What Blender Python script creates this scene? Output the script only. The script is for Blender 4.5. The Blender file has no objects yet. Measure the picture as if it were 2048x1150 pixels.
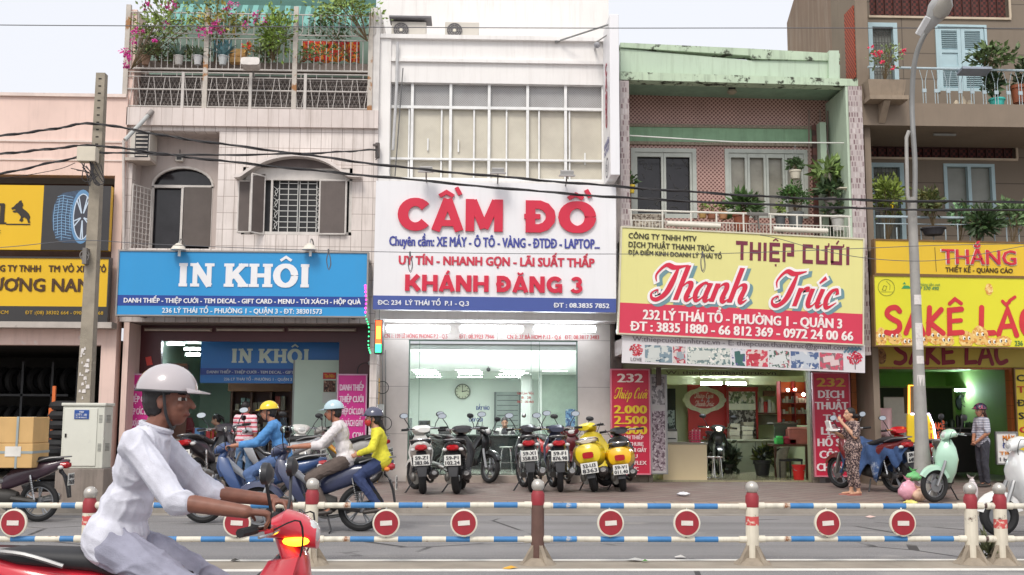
import bpy, bmesh, math, random, os, unicodedata
from mathutils import Vector, Matrix, Euler
random.seed(11)
sc = bpy.context.scene
COL = sc.collection
R = math.radians

# ------------------------------------------------------------ camera
F_PX, CAM_Z = 2160.0, 1.5
YAW, PITCH, ROLL = R(2.09), R(6.86), R(0.22)
fw = Vector((math.sin(YAW)*math.cos(PITCH), math.cos(YAW)*math.cos(PITCH), math.sin(PITCH)))
r0 = Vector((math.cos(YAW), -math.sin(YAW), 0)); u0 = r0.cross(fw)
rt = r0*math.cos(ROLL) + u0*math.sin(ROLL); up = u0*math.cos(ROLL) - r0*math.sin(ROLL)
EYE = Vector((0, 0, CAM_Z))
cd = bpy.data.cameras.new('camera'); cam = bpy.data.objects.new('camera', cd); COL.objects.link(cam)
cd.sensor_width = 36; cd.lens = F_PX/2048*36; cd.clip_end = 2000; cd.clip_start = .05
cam.matrix_world = Matrix(((rt.x, up.x, -fw.x, EYE.x), (rt.y, up.y, -fw.y, EYE.y), (rt.z, up.z, -fw.z, EYE.z), (0, 0, 0, 1)))
sc.camera = cam

# ------------------------------------------------------------ sky, sun, exposure
w = bpy.data.worlds.new('World'); sc.world = w; w.use_nodes = True
nt = w.node_tree; bg = nt.nodes['Background']
sky = nt.nodes.new('ShaderNodeTexSky'); sky.sky_type = 'NISHITA'; sky.sun_disc = False
SUN_EL, SUN_AZ = R(50), R(200)          # high veiled sun behind the camera
sky.sun_elevation = SUN_EL; sky.sun_rotation = SUN_AZ
sky.air_density = 1.6; sky.dust_density = 5.0; sky.ozone_density = 1.0
hs = nt.nodes.new('ShaderNodeHueSaturation'); hs.inputs['Saturation'].default_value = .30; hs.inputs['Value'].default_value = 1.0
mx = nt.nodes.new('ShaderNodeMix'); mx.data_type = 'RGBA'; mx.inputs[0].default_value = .65   # overcast veil over the blue
mx.inputs[7].default_value = (8.8, 8.95, 9.6, 1)
nt.links.new(sky.outputs[0], hs.inputs['Color']); nt.links.new(hs.outputs[0], mx.inputs[6]); nt.links.new(mx.outputs[2], bg.inputs[0])
bg.inputs[1].default_value = .094
sl = bpy.data.lights.new('sun', 'SUN'); sl.energy = 1.35; sl.angle = R(18); sl.color = (1, .945, .87)
so = bpy.data.objects.new('sun', sl); COL.objects.link(so)
sd = Vector((math.sin(SUN_AZ)*math.cos(SUN_EL), math.cos(SUN_AZ)*math.cos(SUN_EL), math.sin(SUN_EL)))
so.rotation_euler = (-sd).to_track_quat('-Z', 'Y').to_euler(); so.location = sd*40
sc.view_settings.view_transform = 'Standard'; sc.view_settings.look = 'None'; sc.view_settings.gamma = 1
sc.view_settings.exposure = .50
sc.render.engine = 'CYCLES'
try:
 sc.cycles.use_denoising = True; sc.cycles.denoiser = 'OPENIMAGEDENOISE'
 sc.cycles.max_bounces = 8; sc.cycles.transparent_max_bounces = 12; sc.cycles.sample_clamp_indirect = 4
 sc.cycles.use_light_tree = True
except Exception: pass

# ------------------------------------------------------------ pixel -> place helpers (photograph pixels, real depth Y)
def P(px, py, Y):
 d = fw*F_PX + rt*(px-1024) + up*(575-py)
 return EYE + d*(Y/d.y)
def S(Y): return Y/F_PX                       # metres per photo pixel at depth Y
def rc(x0, y0, x1, y1, Y):
 xm, ym = (x0+x1)/2, (y0+y1)/2
 return P(x0, ym, Y).x, P(x1, ym, Y).x, P(xm, y1, Y).z, P(xm, y0, Y).z      # X0 X1 Z0 Z1
def ground(px, py, z=0.0):
 d = fw*F_PX + rt*(px-1024) + up*(575-py)
 return EYE + d*((z-CAM_Z)/d.z)

# ------------------------------------------------------------ materials
def lin(c):
 c /= 255
 return c/12.92 if c <= .04045 else ((c+.055)/1.055)**2.4
def C(rgb, k=1.0): return tuple(min(.9, lin(v)*k) for v in rgb) + (1,)
MATS = {}
def _new(key):
 m = bpy.data.materials.new(key); m.use_nodes = True; MATS[key] = m
 return m, m.node_tree, m.node_tree.nodes['Principled BSDF']
def N(nt, t, **kw):
 n = nt.nodes.new(t)
 for k, v in kw.items():
  if k.startswith('i_'):
   k = k[2:]; n.inputs[int(k) if k.isdigit() else k.replace('_', ' ')].default_value = v
  else: setattr(n, k, v)
 return n
def mixc(nt, fac, a, b, blend='MIX'):
 m = N(nt, 'ShaderNodeMix', data_type='RGBA', blend_type=blend)
 for i, v in ((0, fac), (6, a), (7, b)):
  if hasattr(v, 'links') or hasattr(v, 'is_linked'): nt.links.new(v, m.inputs[i])
  else: m.inputs[i].default_value = v
 return m.outputs[2]
def ramp(nt, fac, a, b):
 r = N(nt, 'ShaderNodeMapRange', i_1=a, i_2=b); r.clamp = True
 nt.links.new(fac, r.inputs[0]); return r.outputs[0]
def coords(nt): return N(nt, 'ShaderNodeTexCoord').outputs['Object']
def mapped(nt, v, scale=(1, 1, 1), rot=(0, 0, 0)):
 m = N(nt, 'ShaderNodeMapping'); m.inputs['Scale'].default_value = scale; m.inputs['Rotation'].default_value = rot
 nt.links.new(v, m.inputs[0]); return m.outputs[0]
def noise(nt, v, scale, detail=4, rough=.55):
 n = N(nt, 'ShaderNodeTexNoise', i_Scale=scale, i_Detail=detail, i_Roughness=rough)
 nt.links.new(v, n.inputs['Vector']); return n.outputs['Fac']
def M(key, rgb=(200, 200, 200), rough=.6, metal=0., var=.10, scale=4., bump=0., streak=0., dirt=(70, 64, 56), spots=0., coat=0., k=1.0, blotch=None):
 """a plain surface with slight colour unevenness; streak: rain streaks, spots: grime specks, blotch: patches of a second colour"""
 if key in MATS: return MATS[key]
 m, nt, b = _new(key)
 c = C(rgb, k); v = coords(nt)
 lo = tuple(x*(1-var) for x in c[:3])+(1,); hi = tuple(min(.92, x*(1+var)) for x in c[:3])+(1,)
 col = mixc(nt, ramp(nt, noise(nt, v, scale), .3, .7), lo, hi)
 if blotch:
  col = mixc(nt, ramp(nt, noise(nt, v, blotch[1], 5, .65), blotch[2], blotch[2]+.06), col, C(blotch[0]))
 if streak:
  f = ramp(nt, noise(nt, mapped(nt, v, (5, 5, .35)), 1.6, 6, .7), .50, .78)
  s = N(nt, 'ShaderNodeMath', operation='MULTIPLY', i_1=streak); nt.links.new(f, s.inputs[0])
  col = mixc(nt, s.outputs[0], col, C(dirt))
 if spots:
  f = ramp(nt, noise(nt, v, 9, 8, .75), .58, .72)
  s = N(nt, 'ShaderNodeMath', operation='MULTIPLY', i_1=spots); nt.links.new(f, s.inputs[0])
  col = mixc(nt, s.outputs[0], col, C(dirt))
 nt.links.new(col, b.inputs['Base Color'])
 b.inputs['Roughness'].default_value = rough; b.inputs['Metallic'].default_value = metal
 if coat: b.inputs['Coat Weight'].default_value = coat; b.inputs['Coat Roughness'].default_value = .08
 if bump:
  bn = N(nt, 'ShaderNodeBump', i_Strength=bump, i_Distance=.02); nt.links.new(noise(nt, v, scale*12, 5), bn.inputs['Height'])
  nt.links.new(bn.outputs[0], b.inputs['Normal'])
 return m
def PAINT(rgb, key=None): return M(key or 'paint_%d_%d_%d' % rgb, rgb, .28, 0, .05, 3, coat=.6)
def PLAST(rgb, key=None): return M(key or 'plastic_%d_%d_%d' % rgb, rgb, .5, 0, .12, 6)
def INK(rgb): return M('ink_%d_%d_%d' % rgb, rgb, .5, 0, .03, 2)
def CLOTH(rgb): return M('cloth_%d_%d_%d' % rgb, rgb, .9, 0, .14, 14, bump=.25)
def LEAF(rgb):
 g_ = sum(rgb)/3; rgb = tuple(int((v*.78+g_*.22)*.92) for v in rgb); return M('leaf_%d_%d_%d' % rgb, rgb, .55, 0, .40, 13, blotch=((138, 122, 66), 8, .64))
def EMIT(key, rgb, strength):
 if key in MATS: return MATS[key]
 m, nt, b = _new(key); b.inputs['Base Color'].default_value = C(rgb)
 b.inputs['Emission Color'].default_value = tuple(lin(v) for v in rgb)+(1,); b.inputs['Emission Strength'].default_value = strength
 return m
def TILE(key, rgb, grout, w, h, off=0., mortar=.006, rough=.3, var=.05, second=None, streak=0., axis='xz', dirt=(80, 70, 60), rot=0.):
 if key in MATS: return MATS[key]
 m, nt, b = _new(key); v = coords(nt)
 sx = N(nt, 'ShaderNodeSeparateXYZ'); nt.links.new(v, sx.inputs[0]); cx = N(nt, 'ShaderNodeCombineXYZ')
 for i, a in enumerate(axis): nt.links.new(sx.outputs[a.upper()], cx.inputs[i])
 br = N(nt, 'ShaderNodeTexBrick', offset=off, i_Scale=1., i_Mortar_Size=mortar, i_Mortar_Smooth=.1, i_Bias=0., i_Brick_Width=w, i_Row_Height=h)
 c = C(rgb); br.inputs['Color1'].default_value = tuple(x*(1-var) for x in c[:3])+(1,)
 br.inputs['Color2'].default_value = C(second) if second else tuple(min(.9, x*(1+var)) for x in c[:3])+(1,)
 br.inputs['Mortar'].default_value = C(grout); vv = cx.outputs[0]
 if rot: vv = mapped(nt, vv, (1, 1, 1), (0, 0, rot))
 nt.links.new(vv, br.inputs['Vector']); col = br.outputs['Color']
 col = mixc(nt, ramp(nt, noise(nt, v, 1.3, 5, .6), .35, .75), col, mixc(nt, .26, col, C(dirt)))
 if streak:
  f = ramp(nt, noise(nt, mapped(nt, v, (5, 5, .35)), 1.6, 6, .7), .50, .78)
  s = N(nt, 'ShaderNodeMath', operation='MULTIPLY', i_1=streak); nt.links.new(f, s.inputs[0]); col = mixc(nt, s.outputs[0], col, C(dirt))
 nt.links.new(col, b.inputs['Base Color']); b.inputs['Roughness'].default_value = rough
 bn = N(nt, 'ShaderNodeBump', i_Strength=.3, i_Distance=.004, invert=True); nt.links.new(br.outputs['Fac'], bn.inputs['Height']); nt.links.new(bn.outputs[0], b.inputs['Normal'])
 return m
def DIAMOND(key, a, bcol, kx, kz, th=.15, rough=.45, swap=False):
 """diamond lattice pattern: sin(kx x) sin(kz z) beyond a threshold takes the second colour"""
 if key in MATS: return MATS[key]
 m, nt, b = _new(key); v = coords(nt); sx = N(nt, 'ShaderNodeSeparateXYZ'); nt.links.new(v, sx.inputs[0])
 outs = []
 for ax, kk in ((('Y' if swap else 'X'), kx), ('Z', kz)):
  mu = N(nt, 'ShaderNodeMath', operation='MULTIPLY', i_1=kk); nt.links.new(sx.outputs[ax], mu.inputs[0])
  s = N(nt, 'ShaderNodeMath', operation='SINE'); nt.links.new(mu.outputs[0], s.inputs[0]); outs.append(s.outputs[0])
 p = N(nt, 'ShaderNodeMath', operation='MULTIPLY'); nt.links.new(outs[0], p.inputs[0]); nt.links.new(outs[1], p.inputs[1])
 col = mixc(nt, ramp(nt, p.outputs[0], th-.1, th+.1), C(a), C(bcol))
 col = mixc(nt, ramp(nt, noise(nt, v, 1.6, 5), .4, .8), col, mixc(nt, .3, col, C((90, 70, 60))))
 nt.links.new(col, b.inputs['Base Color']); b.inputs['Roughness'].default_value = rough
 return m
def STRIPES(key, a, bcol, period, duty=.5, axis='Z', rough=.85, wob=0.):
 if key in MATS: return MATS[key]
 m, nt, b = _new(key); v = coords(nt); sx = N(nt, 'ShaderNodeSeparateXYZ'); nt.links.new(v, sx.inputs[0])
 d = N(nt, 'ShaderNodeMath', operation='DIVIDE', i_1=period); nt.links.new(sx.outputs[axis], d.inputs[0])
 o = d.outputs[0]
 if wob:
  n = N(nt, 'ShaderNodeMath', operation='MULTIPLY_ADD', i_1=wob); nt.links.new(noise(nt, v, 9), n.inputs[0]); nt.links.new(o, n.inputs[2]); o = n.outputs[0]
 f = N(nt, 'ShaderNodeMath', operation='FRACT'); nt.links.new(o, f.inputs[0])
 g = N(nt, 'ShaderNodeMath', operation='LESS_THAN', i_1=duty); nt.links.new(f.outputs[0], g.inputs[0])
 nt.links.new(mixc(nt, g.outputs[0], C(bcol), C(a)), b.inputs['Base Color']); b.inputs['Roughness'].default_value = rough
 return m
def PRINT(key, cols, scale=30, rough=.9, edges=(.42, .5, .58)):
 """mottled print of several colours (floral cloth, faded posters)"""
 if key in MATS: return MATS[key]
 m, nt, b = _new(key); v = coords(nt)
 col = C(cols[0])
 for i, c in enumerate(cols[1:]):
  f = ramp(nt, noise(nt, mapped(nt, v, (1, 1, 1), (i*1.1, i*.7, i)), scale*(1+.3*i), 2, .5), edges[i % 3]+.08, edges[i % 3]+.11)
  col = mixc(nt, f, col, C(c))
 nt.links.new(col, b.inputs['Base Color']); b.inputs['Roughness'].default_value = rough
 return m
def GLASS(key, tint=(225, 245, 238), gloss=.10):
 if key in MATS: return MATS[key]
 m, nt, b = _new(key); nt.nodes.remove(b); out = nt.nodes['Material Output']
 t = N(nt, 'ShaderNodeBsdfTransparent'); t.inputs[0].default_value = C(tint, 1.15)
 g = N(nt, 'ShaderNodeBsdfGlossy', i_Roughness=.03); lw = N(nt, 'ShaderNodeFresnel', i_IOR=1.45)
 mu = N(nt, 'ShaderNodeMath', operation='MULTIPLY', i_1=gloss*10); nt.links.new(lw.outputs[0], mu.inputs[0])
 mi = N(nt, 'ShaderNodeMixShader'); nt.links.new(mu.outputs[0], mi.inputs[0]); nt.links.new(t.outputs[0], mi.inputs[1]); nt.links.new(g.outputs[0], mi.inputs[2])
 nt.links.new(mi.outputs[0], out.inputs[0]); return m
def CHROME(): return M('chrome', (205, 205, 205), .18, 1., .05, 4)
def STEEL(): return M('galvanised_steel', (150, 150, 148), .45, .8, .15, 6)

# ------------------------------------------------------------ things and parts
OFF = {}
def thing(name, label, cat, loc=(0, 0, 0), rz=0., group=None, world=True, rot=None, kind=None):
 """an Empty at the thing's base; world=True: its parts are written in world coordinates"""
 o = bpy.data.objects.new(name, None); COL.objects.link(o); o.empty_display_size = .1
 o.location = loc; o.rotation_euler = rot if rot else (0, 0, rz)
 tag(o, label, cat, group, kind)
 OFF[o.name] = Vector(loc) if world else Vector((0, 0, 0))
 return o
def tag(o, label=None, cat=None, group=None, kind=None):
 if label: o['label'] = label
 if cat: o['category'] = cat
 if group: o['group'] = group
 if kind: o['kind'] = kind
 return o
def copy_tree(o, parent=None):
 c = o.copy(); COL.objects.link(c)
 if parent: c.parent = parent
 for ch in list(o.children): copy_tree(ch, c)
 OFF[c.name] = OFF.get(o.name, Vector()); return c
def empty_part(name, parent, loc=(0, 0, 0)):
 o = bpy.data.objects.new(name, None); COL.objects.link(o); o.parent = parent; o.location = loc; OFF[o.name] = OFF[parent.name]; return o

class MB:
 """collects shapes, then build() links them as one mesh object"""
 def __init__(s): s.v = []; s.f = []; s.mi = []; s.m = 0
 def mat(s, i): s.m = i; return s
 def add(s, vs, fs):
  n = len(s.v); s.v += [tuple(v) for v in vs]; s.f += [tuple(i+n for i in f) for f in fs]; s.mi += [s.m]*len(fs); return s
 def box(s, x0, x1, y0, y1, z0, z1):
  return s.add([(x0, y0, z0), (x1, y0, z0), (x1, y1, z0), (x0, y1, z0), (x0, y0, z1), (x1, y0, z1), (x1, y1, z1), (x0, y1, z1)],
 [(0, 3, 2, 1), (4, 5, 6, 7), (0, 1, 5, 4), (1, 2, 6, 5), (2, 3, 7, 6), (3, 0, 4, 7)])
 def obox(s, c, u, v, w_):
  """box from centre and three half-axis vectors"""
  c, u, v, w_ = map(Vector, (c, u, v, w_)); vs = [c+u*a+v*b+w_*d for d in (-1, 1) for a, b in ((-1, -1), (1, -1), (1, 1), (-1, 1))]
  return s.add(vs, [(0, 3, 2, 1), (4, 5, 6, 7), (0, 1, 5, 4), (1, 2, 6, 5), (2, 3, 7, 6), (3, 0, 4, 7)])
 def quad(s, a, b, c, d): return s.add([a, b, c, d], [(0, 1, 2, 3)])
 def poly(s, pts): return s.add(pts, [tuple(range(len(pts)))])
 def prism(s, pts, d):
  """closed planar outline extruded along vector d"""
  n = len(pts); d = Vector(d); a = [Vector(p) for p in pts]; b = [p+d for p in a]
  return s.add(a+b, [tuple(range(n)), tuple(range(2*n-1, n-1, -1))] + [(i, i+n, (i+1) % n+n, (i+1) % n) for i in range(n)])
 def rings(s, rings, caps=True, closed=False):
  n = len(rings[0]); vs = [p for r_ in rings for p in r_]; fs = []; k = len(rings)
  for i in range(k if closed else k-1):
   j = (i+1) % k
   for a in range(n): fs.append((i*n+a, i*n+(a+1) % n, j*n+(a+1) % n, j*n+a))
  if caps and not closed: fs += [tuple(range(n-1, -1, -1)), tuple(range((k-1)*n, k*n))]
  return s.add(vs, fs)
 def tube(s, pts, r, n=8, caps=True, closed=False):
  pts = [Vector(p) for p in pts]; k = len(pts); rr = r if isinstance(r, (list, tuple)) else [r]*k; out = []; nrm = None
  for i in range(k):
   a = pts[i-1] if (i or closed) else pts[0]; b = pts[(i+1) % k] if (i < k-1 or closed) else pts[-1]
   t = (b-a).normalized() if (b-a).length > 1e-9 else Vector((0, 0, 1))
   if nrm is None: nrm = t.orthogonal().normalized()
   else:
    nrm = nrm - t*nrm.dot(t)
    nrm = nrm.normalized() if nrm.length > 1e-6 else t.orthogonal().normalized()
   bn = t.cross(nrm)
   out.append([pts[i] + (nrm*math.cos(2*math.pi*j/n) + bn*math.sin(2*math.pi*j/n))*rr[i] for j in range(n)])
  return s.rings(out, caps, closed)
 def cyl(s, a, b, r, n=12, r2=None): return s.tube([a, b], [r, r if r2 is None else r2], n)
 def lathe(s, c, prof, n=20, axis='z'):
  """profile of (radius, height) turned about an axis through c"""
  c = Vector(c); out = []
  for r_, h in prof:
   ring = []
   for j in range(n):
    a = 2*math.pi*j/n; x, y = r_*math.cos(a), r_*math.sin(a)
    ring.append(c + Vector({'z': (x, y, h), 'y': (x, h, -y), 'x': (h, x, y)}[axis]))
   out.append(ring)
  return s.rings(out)
 def ball(s, c, r, n=14, sc_=(1, 1, 1)):
  c = Vector(c); k = max(5, n//2); out = []
  for i in range(k+1):
   t = math.pi*(i/k*.98+.01); out.append([c+Vector((r*math.sin(t)*math.cos(2*math.pi*j/n)*sc_[0], r*math.sin(t)*math.sin(2*math.pi*j/n)*sc_[1], -r*math.cos(t)*sc_[2])) for j in range(n)])
  return s.rings(out)
 def loft(s, secs, n=16, p=2.6):
  """secs: (centre, half-axis u, half-axis v); rounded (superellipse) sections"""
  out = []
  for se in secs:
   c, u, v = map(Vector, se[:3]); q = 2/(se[3] if len(se) > 3 else p); ring = []
   for j in range(n):
    a = 2*math.pi*j/n; x, y = math.cos(a), math.sin(a)
    ring.append(c + u*math.copysign(abs(x)**q, x) + v*math.copysign(abs(y)**q, y))
   out.append(ring)
  return s.rings(out)
 def torus(s, c, R_, r, n=28, m=8, axis='y', sy=1.):
  c = Vector(c); out = []
  for i in range(n):
   a = 2*math.pi*i/n; ring = []
   for j in range(m):
    b = 2*math.pi*j/m; rad = R_+r*math.cos(b); h = r*sy*math.sin(b)
    x, y = rad*math.cos(a), rad*math.sin(a)
    ring.append(c+Vector({'y': (x, h, y), 'z': (x, y, h), 'x': (h, x, y)}[axis]))
   out.append(ring)
  return s.rings(out, closed=True)
 def strip(s, pts, width, y, nrm=(0, -1, 0)): return s
 def build(s, name, mats, parent=None, smooth=False, bevel=0., angle=40):
  me = bpy.data.meshes.new(name); off = OFF.get(parent.name, Vector()) if parent else Vector()
  me.from_pydata([(v[0]-off.x, v[1]-off.y, v[2]-off.z) for v in s.v], [], s.f)
  for m in (mats if isinstance(mats, (list, tuple)) else [mats]): me.materials.append(m)
  if any(s.mi): me.polygons.foreach_set('material_index', s.mi)
  bm = bmesh.new(); bm.from_mesh(me)
  bmesh.ops.recalc_face_normals(bm, faces=bm.faces); bm.to_mesh(me); bm.free()
  if smooth:
   me.polygons.foreach_set('use_smooth', [True]*len(me.polygons))
   try: me.set_sharp_from_angle(angle=R(angle))
   except Exception: pass
  o = bpy.data.objects.new(name, me); COL.objects.link(o)
  if parent: o.parent = parent; OFF[o.name] = off
  if bevel:
   b = o.modifiers.new('bevel', 'BEVEL'); b.width = bevel; b.segments = 2; b.limit_method = 'ANGLE'
  return o
def holes_wall(mb, X0, X1, Z0, Z1, Y, holes, t=.2):
 """wall facing the street at Y with real openings (x0,x1,z0,z1) and reveals of thickness t"""
 xs = sorted({X0, X1} | {v for h in holes for v in h[:2] if X0 < v < X1}); zs = sorted({Z0, Z1} | {v for h in holes for v in h[2:4] if Z0 < v < Z1})
 inside = lambda x, z: any(h[0] < x < h[1] and h[2] < z < h[3] for h in holes)
 solid = {(i, j): not inside((xs[i]+xs[i+1])/2, (zs[j]+zs[j+1])/2) for i in range(len(xs)-1) for j in range(len(zs)-1)}
 for (i, j), so_ in solid.items():
  if not so_: continue
  a, b, c, d = xs[i], xs[i+1], zs[j], zs[j+1]
  mb.quad((a, Y, c), (b, Y, c), (b, Y, d), (a, Y, d)); mb.quad((b, Y+t, c), (a, Y+t, c), (a, Y+t, d), (b, Y+t, d))
  if not solid.get((i-1, j)): mb.quad((a, Y+t, c), (a, Y, c), (a, Y, d), (a, Y+t, d))
  if not solid.get((i+1, j)): mb.quad((b, Y, c), (b, Y+t, c), (b, Y+t, d), (b, Y, d))
  if not solid.get((i, j-1)): mb.quad((a, Y+t, c), (b, Y+t, c), (b, Y, c), (a, Y, c))
  if not solid.get((i, j+1)): mb.quad((a, Y, d), (b, Y, d), (b, Y+t, d), (a, Y+t, d))
 return mb
def BX(x0, y0, x1, y1, Y, d, mb=None):
 """box whose street face fills these photo pixels at depth Y; d = thickness away from the street"""
 X0, X1, Z0, Z1 = rc(x0, y0, x1, y1, Y); return (mb or MB()).box(X0, X1, Y, Y+d, Z0, Z1)

# ------------------------------------------------------------ lettering
def _raw_text(body, res=2):
 cu = bpy.data.curves.new('t', 'FONT'); cu.body = body; cu.size = 1; cu.resolution_u = res
 ob = bpy.data.objects.new('t', cu); COL.objects.link(ob); bpy.context.view_layer.update()
 dg = bpy.context.evaluated_depsgraph_get(); me = bpy.data.meshes.new_from_object(ob.evaluated_get(dg))
 bpy.data.objects.remove(ob); bpy.data.curves.remove(cu)
 vs = [(v.co.x, v.co.y) for v in me.vertices]; fs = [tuple(p.vertices) for p in me.polygons]; bpy.data.meshes.remove(me)
 return vs, fs
_W = {}
def _adv(body):
 if body not in _W:
  a = _raw_text(body+'|')[0]; b = _raw_text('|')[0]
  _W[body] = max(v[0] for v in a) - max(v[0] for v in b) if body else 0.
 return _W[body]
CAP = .69
def text_mb(mb, body, x0, x1, zb, cap, y, bx=0., bz=0., depth=0., align=None, slant=0.):
 """street-facing lettering: fills x0..x1 (natural width, centred, if x1 None), baseline zb, capital height cap, at depth y (towards the street = less)"""
 horn = lambda c: '\u031b' in unicodedata.normalize('NFD', c)
 plain = ''.join(unicodedata.normalize('NFC', unicodedata.normalize('NFD', c).replace('\u031b', '')) for c in body).replace('Đ', 'D')
 vs, fs = _raw_text(plain, 6 if depth else 2)
 if not vs: return mb
 n = len(vs); par = list(range(n))
 def f(a):
  while par[a] != a: par[a] = par[par[a]]; a = par[a]
  return a
 for q in fs:
  for a in q[1:]:
   ra, rb = f(q[0]), f(a)
   if ra != rb: par[ra] = rb
 bars = []
 for i, ch in enumerate(body):
  if ch == 'Đ':
   px = _adv(plain[:i]); bars.append(((px-.005, .31), (px+.36, .31), (px+.36, .39), (px-.005, .39)))
  elif horn(ch):
   px = _adv(plain[:i+1])-.045; h_ = .58 if ch.isupper() else .36; o_ = .04 if unicodedata.normalize('NFD', ch)[0] in 'Oo' else .0
   bars.append(((px-.06-o_, h_-.02), (px+.01, h_+.03), (px+.05, h_+.16), (px-.01, h_+.16), (px-.03, h_+.07), (px-.07-o_, h_+.05)))
 lo, hi = min(v[0] for v in vs), max(v[0] for v in vs)
 sz = cap/CAP; sx = (x1-x0)/(hi-lo) if x1 is not None else sz
 ids = {}
 if x1 is None: x0 = x0 - (hi-lo)*sx/2 if align == 'c' else x0
 cops = [(0, 0)] if not (bx or bz) else ([(x_*(1+.04*y_), y_*bz*(1+.05*j_)) for j_, x_ in enumerate((-bx, 0, bx) if bx > .06 else (-bx, bx)) for y_ in (-1, 1)] if (bx and bz) else ([(-bx, 0), (0, 0), (bx, 0)] if bx else [(0, -bz), (0, bz)]))
 for k, (dx, dz) in enumerate(cops):
  def tr(x, z, yy): return ((x-lo)*sx+x0+dx*cap + slant*z*sz, yy, z*sz+zb+dz*cap)
  vv = []
  for i, (x, z) in enumerate(vs):
   r_ = f(i); j = ids.setdefault(r_, len(ids)); vv.append(tr(x, z, y-depth-.0007*(j % 5)-.0035*k))
  mb.add(vv, fs)
  for bar in bars:
   yy = y-depth-.0035*k-.0035*.8; mb.add([tr(p_, q_, yy) for p_, q_ in bar], [tuple(range(len(bar)))])
  if depth:
   cnt = {}
   for q in fs:
    for a, b in zip(q, q[1:]+q[:1]): cnt[(a, b)] = cnt.get((a, b), 0)+1
   for (a, b), c_ in list(cnt.items()):
    if (b, a) not in cnt:
     A, B = vv[a], vv[b]; mb.add([A, B, (B[0], y, B[2]), (A[0], y, A[2])], [(0, 3, 2, 1)])
   for bar in bars:
    A = [tr(p_, q_, y-depth-.0035*k-.003) for p_, q_ in bar]
    for u_, w_ in zip(A, A[1:]+A[:1]): mb.add([u_, w_, (w_[0], y, w_[2]), (u_[0], y, u_[2])], [(0, 3, 2, 1)])
 return mb
_J = [0]
def stroke(mb, pts, w_, y, tr, closed=False, round_=False, depth=0.):
 """flat pen stroke through 2-D points; w_ = width or list of widths; tr maps (x, z) to place (X, Z)"""
 n = len(pts); ww = w_ if isinstance(w_, (list, tuple)) else [w_]*n; L = []; Rr = []; _J[0] = (_J[0]+1) % 9; yy = y - depth - .0006*_J[0]
 V = [Vector((p[0], p[1])) for p in pts]
 for i in range(n):
  a = V[i-1] if (i or closed) else V[i]; b = V[(i+1) % n] if (i < n-1 or closed) else V[i]
  t0 = (V[i]-a).normalized() if (V[i]-a).length > 1e-9 else (b-V[i]).normalized(); t1 = (b-V[i]).normalized() if (b-V[i]).length > 1e-9 else t0
  n0 = Vector((-t0.y, t0.x)); n1 = Vector((-t1.y, t1.x)); m_ = (n0+n1); m_ = m_.normalized() if m_.length > 1e-6 else n0
  k = 1/max(.5, m_.dot(n0)); L.append(V[i]+m_*ww[i]*.5*k); Rr.append(V[i]-m_*ww[i]*.5*k)
 if closed: L.append(L[0]); Rr.append(Rr[0])
 A = [tr(*p) for p in L]; B = [tr(*p) for p in Rr]; k = len(A)
 mb.add([(p[0], yy, p[1]) for p in A+B], [(i, i+k, i+k+1, i+1) for i in range(k-1)])
 if depth:
  for e in ([A, B] if closed else [A+B[::-1]+A[:1]]):
   for p, q in zip(e, e[1:]): mb.add([(p[0], yy, p[1]), (q[0], yy, q[1]), (q[0], y, q[1]), (p[0], y, p[1])], [(0, 1, 2, 3)])
 if round_:
  for i in (0, n-1):
   mb.add([(lambda q: (q[0], yy-.0003, q[1]))(tr(V[i].x+ww[i]*.5*math.cos(a*math.pi/6), V[i].y+ww[i]*.5*math.sin(a*math.pi/6))) for a in range(12)], [tuple(range(12))])
 return mb
def spl(pts, k=6):
 """Catmull-Rom curve through points (any dimension)"""
 pts = [Vector(p) for p in pts]; out = []
 for i in range(len(pts)-1):
  p0 = pts[max(i-1, 0)]; p1 = pts[i]; p2 = pts[i+1]; p3 = pts[min(i+2, len(pts)-1)]
  for j in range(k):
   t = j/k; out.append(.5*((2*p1)+(p2-p0)*t+(2*p0-5*p1+4*p2-p3)*t*t+(3*p1-p0-3*p2+p3)*t**3))
 return out+[pts[-1]]
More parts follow.
